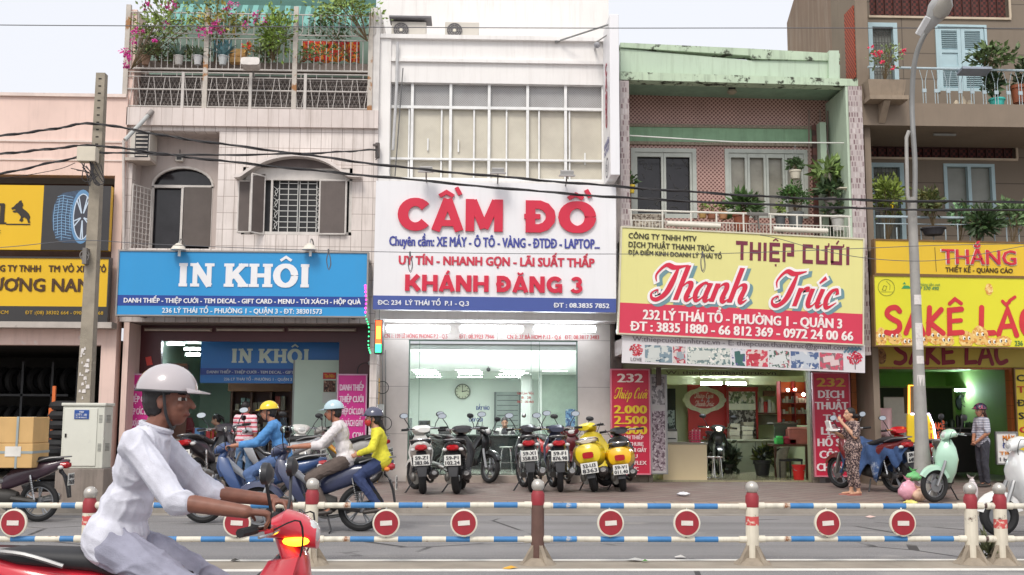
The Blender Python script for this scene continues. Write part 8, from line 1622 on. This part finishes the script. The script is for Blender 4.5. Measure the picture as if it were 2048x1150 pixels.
bag('dusty yellow heap beside the bollard at the left', 213, 985, 18, 12, (196, 184, 130), Y=18.3, group='loose bags on the pavement', tie=False)
bag('red and white carrier bag on the floor of the mint scooter', 1944, 962, 11, 22, (226, 216, 216), Y=18.2, group='loose bags on the pavement')
t = tag(MB().obox(ground(128, 998, SW_Z)+Vector((0, 0, .03)), (.34, .03, .01), (-.02, .08, 0), (0, 0, .015)).build('plank', M('plank_brown', (150, 112, 90), .9)), 'thin brown plank lying at the foot of the grey cabinet', 'plank')

# ============================================================ inside the print shop
def B3(t, nm, x0, y0, x1, y1, Y, d, m, bevel=0): return BX(x0, y0, x1, y1, Y, d).build(nm, m, t, bevel=bevel)
s = Sign('shop_sign', 'dimmer inner copy of the blue print shop sign, inside the doorway', 'shop sign', 404, 684, 677, 766, GY+.9, .06, M('inner_blue', (40, 116, 190), .4, 0, .04, 1))
s.band(737, 750, navy); s.shapes(lambda m: glyph_row(m, 'IN KHÔI', SLAB, s.L(463, 0)[0], s.L(0, 726)[1], 28*s.k, -.008, total=156*s.k), INK((206, 220, 206)))
s.text('DANH THIẾP - THIỆP CƯỚI - TEM DECAL - GIFT CARD - MENU', 417, 640, 747, 5.5, (206, 214, 220), .05); s.text('236 LÝ THÁI TỔ - PHƯỜNG 1 - QUẬN 3', 451, 584, 761, 5.5, (206, 220, 230), .05)
wood = M('dark_wood', (96, 66, 52), .5, 0, .2, 3); t = thing('cabinet', 'dark wooden bookcase with brown cornice at the back of the print shop', 'cabinet', P(520, 960, GY+3)); B3(t, 'cornice', 456, 764, 584, 783, GY+3, .5, M('brown_cornice', (132, 92, 62), .5), .01)
X0, X1, Z0, Z1 = rc(458, 783, 582, 960, GY+3); mb = MB(); mb.box(X0, X1, GY+3.35, GY+3.5, SW_Z+.02, Z1-.002);
for f in (0, .33, .66, 1): x = X0+(X1-X0-.05)*f; mb.box(x, x+.05, GY+3.02, GY+3.35, SW_Z+.02, Z1-.002)
for f in (.25, .5, .75): z = SW_Z+(Z1-SW_Z)*f; mb.box(X0+.05, X1-.05, GY+3.04, GY+3.35, z, z+.04)
mb.build('shelves', wood, t); q = random.Random(4)
for row in range(4):
 for i in range(9):
  z = SW_Z+(Z1-SW_Z)*(.25*row)+.045; x = X0+.1+(X1-X0-.25)*i/9; h = q.uniform(.15, .34); tag(MB().box(x, x+q.uniform(.06, .16), GY+3.1, GY+3.3, z, z+h).build('paper_box', PLAST(q.choice([(196, 196, 190), (150, 140, 120), (90, 96, 110), (170, 80, 70), (120, 140, 130)]))), 'small box or binder on the shelves of the dark wooden bookcase', 'box', 'boxes and binders on the bookcase')
t = thing('partition', 'tall pale mint partition panel right of the print shop doorway', 'partition', P(633, 960, GY+.7)); B3(t, 'panel', 587, 720, 680, 962, GY+.7, .06, mint); B3(t, 'edge', 583.5, 720, 586.9, 962, GY+.695, .07, M('edge_grey', (150, 156, 150), .5))
t = thing('calendar', 'wall calendar with a red head on the mint partition', 'calendar', P(659, 800, GY+.68)); B3(t, 'header', 646, 745, 672, 758, GY+.685, .01, INK((190, 44, 40))); B3(t, 'picture', 647, 761, 671, 784, GY+.686, .01, PRINT('cal_picture', [(120, 90, 80), (70, 60, 60), (180, 150, 130)], 16)); B3(t, 'page', 645, 785, 672, 806, GY+.688, .008, INK((206, 212, 204)))
mb = MB(); X0, X1, Z0, Z1 = rc(649, 748, 669, 755, GY+.68); text_mb(mb, 'Tân Niên', X0, X1, Z0, Z1-Z0, GY+.683, .04); mb.build('lettering', INK((230, 170, 60)), t)
t = thing('wood_screen', 'brown wooden screen behind the left magenta board', 'screen', P(310, 960, GY+.5)); B3(t, 'panel', 322, 730, 372, 960, GY+.6, .05, wood); B3(t, 'rail', 320, 727, 374, 731, GY+.595, .06, M('brown_cornice', (132, 92, 62), .5))
t = thing('red_packet', 'red paper tag stuck above the left magenta board', 'tag', P(298, 722, GY-.02)); o = MB().obox(P(298, 722, GY-.012), (.06, 0, .012), (0, .006, 0), (-.022, 0, .09)).build('paper', INK((214, 70, 62)), t)
t = thing('desk', 'cluttered grey desk behind the dark motorbike at the print shop', 'desk', P(395, 960, GY+.5)); B3(t, 'top', 350, 878, 440, 882, GY+.5, .8, PLAST((176, 170, 160))); B3(t, 'front', 354, 882, 436, 965, GY+.6, .04, M('desk_front', (170, 164, 154), .6))
q = random.Random(9); zt_ = P(395, 878, GY+.5).z
for i in range(16):
 x = P(355+i*5.4, 870, GY+.8).x; h = q.uniform(.05, .26); w_ = q.uniform(.05, .13); tag(MB().box(x, x+w_, GY+.62+q.uniform(0, .3), GY+.98+q.uniform(0, .2), zt_+.003, zt_+h).build('parcel', PLAST(q.choice([(150, 40, 46), (170, 44, 50), (200, 196, 190), (90, 140, 190), (60, 50, 50), (120, 34, 40)])), bevel=.008), 'small red, white or dark packet in the clutter on the print shop desk', 'packet', 'packets cluttering the print shop desk')
t = thing('chair', 'maroon chair back above the print shop desk', 'chair', P(368, 870, GY+1.5)); MB().loft([(P(368, 880, GY+1.5), (.2, 0, 0), (0, .04, 0)), (P(368, 850, GY+1.5), (.24, 0, 0), (0, .05, 0)), (P(368, 835, GY+1.5), (.18, 0, 0), (0, .04, 0))], 14, 3).build('backrest', PLAST((120, 46, 52)), t, True); MB().cyl(P(368, 880, GY+1.5), P(368, 960, GY+1.5), .04, 8).build('post', dkp, t)

# ============================================================ inside the pawn shop
YK = GY+2.4; t = thing('counter', 'long black glossy counter across the pawn shop', 'counter', P(940, 940, YK)); blkg = M('black_gloss', (42, 46, 46), .12, 0, .1, 2); X0, X1, Z0, Z1 = rc(800, 869, 1070, 938, YK)
MB().box(X0, X1, YK, YK+.5, FZ+.002, Z1-.04).build('front', blkg, t); MB().box(X0-.03, X1+.03, YK-.05, YK+.6, Z1-.038, Z1).build('top', M('counter_top', (70, 78, 76), .15), t, bevel=.01); MB().box(X0+.2, X1-.2, YK-.006, YK-.001, FZ+.15, FZ+.17).build('trim', CHROME(), t)
t = thing('wall_clock', 'round wall clock with a pale dial on the pawn shop back wall', 'clock', P(925, 783, YI1-.05)); c = P(925, 783, YI1-.06); r = 15.5*S(YI1); MB().lathe(c, [(r, .05), (r, -.02), (r*.88, -.03), (r*.87, .0)], 36, 'y').build('rim', M('clock_rim', (110, 116, 104), .4), t, True); MB().lathe(c, [(r*.87, .0), (.001, -.001)], 32, 'y').build('dial', PLAST((206, 212, 186)), t)
mb = MB(); mb.obox(c+Vector((.06, -.02, .01)), (.08, 0, .012), (0, .003, 0), (-.002, 0, .012)); mb.obox(c+Vector((.0, -.02, .08)), (.008, 0, 0), (0, .003, 0), (0, 0, .10));
for k in range(12): a = k*.5236; mb.obox(c+Vector((r*.75*math.cos(a), -.012, r*.75*math.sin(a))), (.012*math.cos(a)*2, 0, .012*math.sin(a)*2), (0, .003, 0), (-.006*math.sin(a), 0, .006*math.cos(a)))
mb.build('hands', M('clock_hands', (60, 64, 60), .5), t)
YW_ = YI1-.3; t = thing('slatted_door', 'grey door with horizontal slats at the back of the pawn shop', 'door', P(1015, 940, YW_)); B3(t, 'leaf', 988, 784, 1042, 930, YW_, .05, M('door_grey', (150, 164, 160), .5)); mb = MB()
for y in range(790, 880, 10): BX(994, y, 1036, y+1.6, YW_-.02, .02, mb)
for x in (988, 1038): BX(x, 784, x+4, 930, YW_-.03, .03, mb)
mb.build('slat', M('slat_grey', (96, 108, 106), .5), t)
t = thing('pillar', 'white square pillar left of the grey partition in the pawn shop', 'pillar', P(1056, 940, YK+1.)); B3(t, 'shaft', 1043, 746, 1064, 938, YK+1.2, .4, cw); B3(t, 'base', 1041, 925, 1066, 938, YK+1.19, .42, M('base_grey2', (150, 160, 154), .5))
t = thing('partition', 'grey green partition at the right of the pawn shop', 'partition', P(1110, 940, YK+.5)); B3(t, 'panel', 1084, 746, 1180, 940, YK+.6, .06, M('partition_mint', (160, 180, 166), .6)); B3(t, 'post', 1078, 746, 1083.9, 940, YK+.58, .1, cw)
t = tag(B3(None, 'poster', 1131, 818, 1150, 862, YK+.58, .008, PRINT('blue_poster', [(110, 150, 190), (60, 90, 140), (180, 200, 210)], 12)), 'blue poster on the grey green partition of the pawn shop', 'poster')
t = thing('stool', 'chrome stool before the black pawn shop counter', 'stool', P(1012, 945, GY+1.6)); Ys = GY+1.6; zt_ = P(1012, 893, Ys).z; cx_ = P(1012, 900, Ys).x; MB().lathe((cx_, Ys, 0), [(.15, zt_-.03), (.16, zt_-.01), (.14, zt_)], 20).build('seat', M('seat_grey', (150, 156, 150), .4), t, True)
for a in range(4): an = a*1.5708+.785; MB().tube([(cx_+.11*math.cos(an), Ys+.11*math.sin(an), zt_-.03), (cx_+.14*math.cos(an), Ys+.14*math.sin(an), zt_-.1), (cx_+.20*math.cos(an), Ys+.20*math.sin(an), FZ)], .012, 6).build('leg', CHROME(), t, True)
zc_ = P(0, 869, YK).z
for px, w_, h, lab, col in ((848, 24, 27, 'black monitor on the left end of the pawn counter', (46, 50, 50)), (819, 9, 32, 'grey computer tower at the left end of the pawn counter', (120, 130, 128)), (960, 16, 16, 'dark boxy router with two aerials on the pawn counter', (60, 66, 66)), (890, 26, 8, 'low dark printer on the pawn counter', (56, 58, 58))):
 t = thing('device', lab, 'device', P(px, 869, YK+.2), group='devices on the pawn counter'); B3(t, 'case', px-w_/2, 868-h, px+w_/2, 868.4, YK+.2, .2, PLAST(col), .01)
 if 'monitor' in lab: B3(t, 'back_panel', px-w_/2+3, 868-h+4, px+w_/2-3, 862, YK+.19, .009, blkg)
 if 'router' in lab: mb = MB(); mb.cyl(P(956, 853, YK+.25), P(956, 840, YK+.25), .008, 5); mb.cyl(P(964, 853, YK+.25), P(965, 839, YK+.25), .008, 5); mb.build('aerial', dkp, t)
p = P(977, 739, GY+1.25); t = thing('security_camera', 'small dark camera under the bulkhead of the pawn shop', 'camera', p); MB().ball(p, .05, 10).build('dome', dkp, t, True); MB().cyl(p, p+Vector((0, .05, .08)), .02, 6).build('mount', PLAST((200, 200, 200)), t)

# ============================================================ inside the wedding card shop
t = thing('counter', 'cream panelled counter at the wedding shop doorway', 'counter', P(1374, 965, GY+.4)); B3(t, 'front', 1326, 889, 1414, 962, GY+.35, .6, M('cream_panel', (222, 204, 166), .5, 0, .03, 2)); B3(t, 'top', 1324, 885, 1416, 888.8, GY+.33, .65, M('top_grey', (140, 134, 116), .3))
t = thing('printer', 'white printer on the cream counter', 'printer', P(1344, 885, GY+.5)); B3(t, 'case', 1332, 863, 1355, 884.6, GY+.5, .3, PLAST((206, 204, 196)), .01); B3(t, 'lid', 1333, 858, 1354, 862.7, GY+.52, .25, PLAST((90, 90, 88))); B3(t, 'tray', 1335, 876, 1352, 878, GY+.47, .03, dkp)
t = thing('basket', 'bright pink plastic basket on the cream counter', 'basket', P(1391, 885, GY+.5)); X0, X1, Z0, Z1 = rc(1382, 863, 1401, 884.6, GY+.5); mb = MB()
for f in (0, .25, .5, .75, 1): mb.box(X0, X1, GY+.5, GY+.7, Z0+(Z1-Z0)*f*.92, Z0+(Z1-Z0)*f*.92+.02)
for f in range(6): x = X0+(X1-X0-.012)*f/5; mb.box(x, x+.012, GY+.498, GY+.51, Z0, Z1); mb.box(x, x+.012, GY+.69, GY+.702, Z0, Z1)
mb.build('lattice', PLAST((222, 70, 110)), t)
for i in range(5): x = P(1384+i*3.6, 862, GY+.6).x; tag(MB().box(x, x+.02, GY+.56, GY+.62, Z0+.05, Z1+.04+.03*(i % 2)).build('card_sample', PLAST([(220, 210, 200), (200, 80, 100), (230, 190, 190), (180, 60, 80), (220, 220, 210)][i])), 'card sample standing in the pink basket', 'card', 'card samples in the pink basket')
YV = GY+4.8; t = thing('door_opening', 'dark curtained doorway at the back left of the wedding shop', 'doorway', P(1342, 940, YV)); B3(t, 'opening', 1322, 777, 1352, 940, YV, .05, M('dark_gap', (40, 42, 40), .9)); B3(t, 'curtain', 1336, 820, 1350, 940, YV-.05, .03, PRINT('beaded', [(60, 66, 66), (150, 160, 160)], 12))
t = thing('wall_panel', 'red feature panel on the back wall of the wedding shop', 'panel', P(1410, 880, YV)); B3(t, 'panel', 1376, 769, 1446, 879, YV, .06, M('panel_red', (176, 40, 34), .5, 0, .05, 1)); B3(t, 'side_strip', 1446.2, 769, 1455, 879, YV+.01, .04, M('panel_red', (176, 40, 34)))
Yo = YV-.06; c = P(1409, 800, Yo); k = S(Yo); t = thing('oval_sign', 'cream scrolled oval plaque with red centre on the red panel', 'plaque', c)
pl = [(c.x+43*k*math.cos(a*.10472)*(1+.035*math.cos(a*.10472*12)), Yo, c.z+24*k*math.sin(a*.10472)*(1+.06*math.cos(a*.10472*8)+.16*max(0, math.cos((a-15)*.10472))**14+.16*max(0, math.cos((a-45)*.10472))**14)) for a in range(60)]
MB().prism(pl, (0, .04, 0)).build('scrolled_border', M('plaque_cream', (206, 206, 176), .6, 0, .15, 14), t); MB().lathe(c, [(1, 0)]*2, 4); mb = MB().poly([(c.x+30*k*math.cos(a*.1571), Yo-.006, c.z+17*k*math.sin(a*.1571)) for a in range(40)]); mb.build('centre', M('plaque_red', (168, 34, 34), .4), t)
mb = MB(); glyph_row(mb, 'Thiệp Cưới', SCRIPT, c.x-20*k, c.z+4*k, 5.5*k, Yo-.014, total=38*k, slant=.2); glyph_row(mb, 'Thanh Trúc', SCRIPT, c.x-19*k, c.z-12*k, 5.5*k, Yo-.014, total=38*k, slant=.2); mb.build('lettering', INK((226, 220, 206)), t)
mb = MB(); stroke(mb, [(c.x+5*k, c.z+3*k), (c.x+9*k, c.z+3*k), (c.x+7*k, c.z), (c.x+9*k, c.z-3*k), (c.x+4*k, c.z-4*k)], 1.6*k, Yo-.016, lambda x, z: (x, z)); mb.ball((c.x-5*k, Yo-.01, c.z-1*k), 2.4*k, 8, (1, .2, .8)); mb.build('emblem', INK((170, 176, 186)), t)
t = thing('display_case', 'tall display case with couple photographs in the wedding shop', 'display case', P(1485, 880, YV-.3)); fr = M('case_red', (150, 40, 40), .4);
B3(t, 'upper_photo', 1458, 783, 1512, 817, YV-.3, .02, PRINT('couple_photo', [(120, 140, 110), (206, 210, 196), (70, 84, 70), (190, 196, 206)], 8, .3)); B3(t, 'caption_strip', 1458, 807.2, 1512, 819, YV-.304, .004, PLAST((206, 210, 190))); B3(t, 'lower_photo', 1458, 820, 1512, 876, YV-.3, .02, PRINT('couple_bw', [(52, 52, 50), (150, 150, 144), (90, 90, 86)], 9, .3))
mb = MB();
for a in ((1455, 776, 1458, 880), (1512, 776, 1516, 880), (1455, 774, 1516, 783)): BX(*a, YV-.33, .1, mb)
mb.build('frame', fr, t)
t = thing('low_cabinet', 'grey low cabinets along the back of the wedding shop', 'cabinet', P(1505, 950, YV-.8)); B3(t, 'body', 1458, 882, 1560, 948, YV-.9, .5, M('cab_grey', (120, 124, 104), .5)); B3(t, 'top', 1455, 879, 1562, 881.8, YV-.93, .55, PLAST((170, 172, 150))); B3(t, 'door_gap', 1511, 884, 1512, 946, YV-.905, .006, dkp)
q = random.Random(12)
for i, (px, py) in enumerate(((1470, 878), (1470, 870), (1470, 862), (1470, 854), (1496, 878), (1496, 869), (1496, 860), (1497, 851))):
 tag(BX(px-10+q.uniform(-2, 2), py-7, px+10+q.uniform(-2, 2), py+.6, YV-.8, .3).build('paper_bundle', PLAST(q.choice([(196, 192, 170), (170, 166, 146), (150, 146, 126)])), bevel=.01), 'wrapped paper bundle in the two piles on the grey low cabinets', 'bundle', 'paper bundles on the low cabinets')
t = thing('wall_shelf', 'dark wall shelf of white albums in the wedding shop', 'shelf', P(1535, 826, YV-.1)); B3(t, 'board', 1515, 825, 1556, 828, YV-.25, .3, wood); B3(t, 'back', 1516, 829, 1556, 850, YV-.05, .03, M('shelf_back', (96, 92, 76), .7))
for i, (a, b_, h) in enumerate(((1517, 1521, 20), (1522, 1527, 30), (1528, 1535, 22), (1536, 1542, 25), (1543, 1550, 20))): tag(BX(a, 825-h, b_, 824.8, YV-.2, .2).build('album', PLAST([(200, 204, 190), (210, 206, 196), (190, 60, 60), (206, 210, 206), (190, 190, 176)][i])), 'upright album on the dark wall shelf, %s from the left' % ('first', 'second', 'third, red,', 'fourth', 'fifth')[i], 'album', 'albums on the wall shelf')
t = thing('handbag', 'brown gift bag hanging over the album shelf', 'bag', P(1538, 790, YV-.1)); B3(t, 'body', 1527, 781, 1551, 792, YV-.2, .1, PLAST((110, 74, 60)), .02); MB().torus(P(1538, 780, YV-.15), .08, .01, 18, 5).build('handle', dkp, t)
YS_ = GY+2.2; t = thing('shelf_unit', 'orange glass shelf unit with small goods at the right of the wedding shop', 'shelf unit', P(1590, 850, YS_)); B3(t, 'back', 1563, 764, 1618, 850, YS_+.3, .04, M('shelf_orange', (206, 100, 50), .5)); mb = MB()
for y in (784, 806, 828, 848): BX(1563, y, 1618, y+1.5, YS_, .3, mb)
for x in (1561, 1590, 1617): BX(x, 762, x+2, 850, YS_-.01, .3, mb)
mb.build('frame', fr, t)
for i in range(22):
 row = i//8; x = 1566+(i % 8)*6.3; y = (805.8, 827.8, 847.8)[row]; h = q.uniform(5, 14); tag(BX(x, y-h, x+q.uniform(3, 5), y, YS_+.08, .1).build('gift_box', PLAST(q.choice([(206, 206, 190), (170, 176, 150), (190, 150, 110), (150, 160, 150), (220, 214, 206)]))), 'small pale gift box on the orange shelf unit', 'gift box', 'gift boxes on the orange shelf unit')
for i, (x, y) in enumerate(((1576, 780), (1590, 779), (1607, 789))): p = P(x, y, YS_+.05); t = thing('spot_lamp', 'small lit spot lamp in the orange shelf unit, %s' % ('left', 'middle', 'right and lower')[i], 'lamp', p, group='spot lamps in the shelf unit'); MB().ball(p, .04, 10).build('bulb', EMIT('spot_lit', (255, 244, 226), 14.), t, True); MB().cyl(p, p+Vector((0, .2, .05)), .015, 6).build('stem', STEEL(), t)
Yt = GY+1.6; t = thing('table', 'dark grey side table stacked with bags in the wedding shop', 'table', P(1580, 960, Yt)); B3(t, 'top', 1546, 845, 1596, 848, Yt+.3, .5, PLAST((110, 112, 104))); B3(t, 'panel', 1549, 848.2, 1594, 893, Yt+.35, .04, M('table_grey', (86, 90, 84), .6)); B3(t, 'lower_top', 1548, 889, 1618, 893, Yt-.1, .6, wood)
for a in (1550, 1612): B3(t, 'leg', a, 893.2, a+4, 962, Yt-.05, .06, wood)
for nm, lab, a, col in (('gift_bag', 'large pink woven bag on the wooden lower table', (1578, 858, 1615, 888.6), (206, 120, 116)), ('gift_box', 'magenta box with a white lid on the wooden lower table', (1569, 877, 1594, 888.6), (170, 40, 66)), ('gift_bag', 'small green bag on the wooden lower table', (1555, 876, 1567, 888.6), (70, 190, 90))): t = thing(nm, lab, 'bag' if 'bag' in nm else 'box', P(a[0], a[3], Yt)); B3(t, 'body', *a, Yt, .3, PLAST(col), .02); B3(t, 'flap', a[0]+1, a[1]-4, a[2]-1, a[1]-.3, Yt+.03, .2, PLAST(tuple(min(255, v+40) for v in col)), .01)
t = thing('chair', 'dark chair with a grey jacket under the wedding shop table', 'chair', P(1570, 960, Yt-.3)); B3(t, 'seat', 1558, 918, 1606, 923, Yt-.3, .4, dkp, .01); MB().loft([(P(1563, 955, Yt-.2), (.10, 0, 0), (0, .08, 0)), (P(1562, 925, Yt-.2), (.12, 0, 0), (0, .1, 0)), (P(1566, 902, Yt-.2), (.13, 0, 0), (0, .1, 0)), (P(1572, 894, Yt-.2), (.08, 0, 0), (0, .06, 0))], 14).build('jacket', CLOTH((130, 126, 112)), t, True)
for a in (1559, 1580, 1603): B3(t, 'leg', a, 923.2, a+2.5, 962, Yt-.3, .03, dkp)
t = thing('bucket', 'bright red bucket by the right wall of the wedding shop', 'bucket', P(1598, 965, GY+.5)); c = P(1598, 965, GY+.5); MB().lathe((c.x, c.y, SW_Z+.035), [(.11, 0), (.145, .3), (.152, .3), (.152, .325), (.135, .325), (.13, .28)], 22).build('pail', PLAST((214, 36, 36)), t, True); MB().tube(spl([(c.x-.15, c.y, SW_Z+.33), (c.x-.1, c.y-.1, SW_Z+.24), (c.x+.1, c.y-.1, SW_Z+.24), (c.x+.15, c.y, SW_Z+.33)], 5), .006, 5).build('handle', STEEL(), t)
plant('potted_plant', 'black tub with a dark and yellow green plant inside the wedding shop', 1530, 912, GY+2, 22, 14, 200, .12, (96, 110, 30), col2=(44, 56, 34), pot=(1524, 920, 951, 17, (46, 46, 48)), clumps=9)
plant('potted_plant', 'dark foliage plant beside the chrome stools of the wedding shop', 1458, 915, GY+3.2, 20, 26, 260, .12, (50, 64, 42), pot=(1456, 928, 948, 12, (60, 56, 52)), clumps=9)
for i, (px, Y) in enumerate(((1420, GY+.75), (1434, GY+.95))):
 z = P(px, 913, Y).z; x = P(px, 930, Y).x; t = thing('stool', ('folding chrome stool against the cream counter', 'folding chrome stool farther from the cream counter')[i], 'stool', (x, Y, SW_Z+.03), group='chrome stools of the wedding shop'); MB().lathe((x, Y, 0), [(.13, z-.03), (.135, z-.01), (.12, z)], 18).build('seat', PLAST((190, 176, 170)), t, True)
 for a in range(4): an = a*1.5708+.785; MB().tube([(x+.1*math.cos(an), Y+.1*math.sin(an), z-.03), (x+.14*math.cos(an), Y+.14*math.sin(an), SW_Z+.035)], .011, 6).build('leg', CHROME(), t, True)
 MB().torus((x, Y, SW_Z+.045), .15, .010, 22, 5, 'z').build('foot_ring', CHROME(), t, True)
g = P(1432, 950, GY+3.1); bike('parked_motorbike', 'dark motorbike with its headlamp lit inside the wedding shop', (g.x+.1, g.y+1.0, SW_Z+.03), R(-95), (50, 50, 54), style='underbone', plate='59-P2 305.18', lean=-.05, mirrors=2, lit=True)

# ============================================================ inside and before the snack shop
YQ = GY+4.9; t = thing('display_board', 'blank white board leaning inside the snack shop', 'board', P(1798, 940, GY+.8)); B3(t, 'panel', 1770, 796, 1822, 930, GY+.8, .03, M('board_blank', (196, 196, 180), .5)); B3(t, 'edge', 1768, 794, 1824, 796, GY+.79, .05, PLAST((170, 166, 150)))
cloth('pale pink sheet of paper curling by the orange tiled pier', 1758, 816, 1784, 874, GY-.3, M('pink_paper', (222, 190, 196), .7, 0, .04, 3), 'paper sheet', 1, .05, 'paper_sheet')
Yc = GY-1.2; t = thing('snack_cart', 'yellow tapered snack cart panel edged with white lights, behind the lamp post', 'snack cart', P(1850, 940, Yc))
pl = [P(*p, Yc) for p in ((1815, 829), (1858, 829), (1866, 850), (1876, 911), (1815, 911))]; MB().prism(pl, (0, .06, 0)).build('panel', M('cart_yellow', (228, 196, 34), .4, 0, .05, 2), t); mb = MB(); mb.tube([P(*p, Yc-.02) for p in ((1822, 828), (1858, 828), (1867, 850), (1877, 912), (1850, 913))], .02, 6); mb.build('edge_light', EMIT('cart_white', (246, 226, 255), 4.), t)
mb = MB(); mb.tube([P(*p, Yc+.3) for p in ((1818, 828), (1818, 771), (1845, 771), (1845, 828))], .022, 6); mb.build('frame_light', EMIT('cart_orange', (255, 170, 50), 3.), t)
mb = MB()
for b_, a, c_, y, h in (('SAKÊ', 1824, 1855, 852, 13), ('LẮC', 1824, 1857, 874, 13)): glyph_row(mb, b_ if b_ == 'SAKÊ' else 'LẮC', COMIC, P(a, 0, Yc).x, P(0, y, Yc).z, h*S(Yc), Yc-.008, total=(c_-a)*S(Yc), round_=True)
text_mb(mb, '9K', P(1852, 0, Yc).x, P(1866, 0, Yc).x, P(0, 890, Yc).z, .1, Yc-.008, .05); mb.build('lettering', INK((206, 84, 40)), t); B3(t, 'base', 1818, 914, 1872, 962, Yc+.02, .5, M('cart_base', (70, 66, 66), .6)); B3(t, 'glass_case', 1819, 775, 1844, 827, Yc+.32, .3, M('cart_case', (96, 84, 60), .3))
t = thing('wall_fan', 'black wall fan below the cold blue tube', 'fan', P(1945, 800, YQ-.3)); c = P(1937, 797, YQ-.5); mb = MB()
for f in (1, .6, .25): mb.torus(c, .24*f, .007, 26, 5)
for a in range(12): mb.cyl(c, c+Vector((.24*math.cos(a*.5236), 0, .24*math.sin(a*.5236))), .004, 4)
mb.build('guard', dkp, t); mb = MB()
for a in range(3): an = a*2.094+.5; d = Vector((math.cos(an), 0, math.sin(an))); n_ = Vector((-d.z, 0, d.x)); mb.add([c+d*.03+Vector((0, .03, 0)), c+d*.20+n_*.09+Vector((0, .05, 0)), c+d*.21-n_*.02+Vector((0, .02, 0))], [(0, 1, 2)])
mb.build('blade', M('fan_blade', (70, 74, 72), .4), t); MB().tube([c+Vector((0, .06, 0)), c+Vector((.2, .2, .05)), P(1962, 800, YQ-.05)], [.07, .05, .06], 8).build('motor', dkp, t)
t = thing('loudspeaker', 'black oval loudspeaker on the lime wall corner', 'speaker', P(1919, 806, YQ-.2)); MB().loft([(P(1919, 806, YQ-.1), (.10, 0, 0), (0, 0, .19)), (P(1919, 806, YQ-.25), (.11, 0, 0), (0, 0, .2)), (P(1919, 806, YQ-.3), (.07, 0, 0), (0, 0, .15))], 18, 2).build('case', dkp, t, True)
for a, lab, cols in (((1977, 788, 1997, 822), 'small dark picture above on the lime wall', [(110, 80, 70), (60, 56, 50), (160, 140, 110)]), ((2002, 788, 2019, 850), 'tall brown scroll picture on the lime wall', [(120, 60, 40), (160, 120, 70), (80, 50, 40)]), ((1978, 824, 1995, 850), 'pale notice below the dark picture', [(160, 190, 130), (190, 210, 160)])):
 t = thing('wall_picture', lab, 'picture', P(a[0], a[3], YQ-.1), group='pictures on the lime wall'); B3(t, 'picture', *a, YQ-.1, .02, PRINT('pic_%d' % a[0], cols, 10, .4)); mb = MB(); BX(a[0]-1, a[1]-1, a[2]+1, a[1]-.1, YQ-.11, .03, mb); BX(a[0]-1, a[3]+.1, a[2]+1, a[3]+1, YQ-.11, .03, mb); mb.build('frame', wood, t)
t = thing('partition', 'dark green partition behind the lamp post in the snack shop', 'partition', P(1870, 940, GY+3.4)); B3(t, 'panel', 1758, 776, 1908, 950, GY+3.4, .06, M('part_dark', (52, 66, 44), .7)); B3(t, 'rail', 1758, 772, 1908, 775.8, GY+3.38, .1, M('part_rail', (150, 180, 110), .6)); B3(t, 'post', 1908.2, 772, 1913, 950, GY+3.38, .1, grn)
t = thing('kitchen_counter', 'dark stove counter cluttered with pots in the snack shop', 'counter', P(1920, 940, GY+2.2)); B3(t, 'body', 1862, 858, 1958, 945, GY+2.2, .6, M('stove_dark', (44, 44, 42), .5)); B3(t, 'top', 1860, 855, 1960, 857.8, GY+2.17, .65, STEEL())
for i, (px, w_, h) in enumerate(((1872, 7, 8), (1886, 9, 12), (1904, 6, 16), (1916, 4, 24), (1924, 4, 26), (1940, 10, 10), (1953, 5, 13))):
 p = P(px, 855, GY+2.4); zz_ = p.z; t = thing('cooking_pot', ['squat pan at the left of the stove counter', 'round pot second on the stove counter', 'tall pot third on the stove counter', 'left slim bottle on the stove counter', 'right slim bottle on the stove counter', 'wide pot right of the bottles', 'small jar at the right end of the stove counter'][i], 'pot', p, group='pots on the stove counter'); k = S(GY+2.4); MB().lathe((p.x, p.y, zz_), [(w_*k*.9, 0), (w_*k, h*k*.8), (w_*k*.7, h*k), (w_*k*.68, h*k*.9)], 14).build('vessel', M('vessel_%d' % (i % 3), ((60, 60, 60), (96, 100, 100), (80, 96, 80))[i % 3], .35, .4), t, True); MB().ball((p.x, p.y, zz_+h*k), .02, 8).build('lid_knob', dkp, t)
s = Sign('price_board', 'white price board with orange and blue words behind the striped tee person', 'signboard', 1994, 866, 2034, 926, GY-.6, .04, M('board_white', (222, 220, 216), .5), frame=STEEL())
for b_, y, col, x0_ in (('MÁY', 881, (214, 130, 40), 2006), ('ĐƠN', 896, (70, 84, 150), 2006), ('TRÀ', 910, (214, 140, 60), 1998), ('1 ly 9K', 922, (80, 80, 90), 1998)): s.text(b_, x0_, 2030, y, 10 if y < 900 else 7, col, .05, .02)
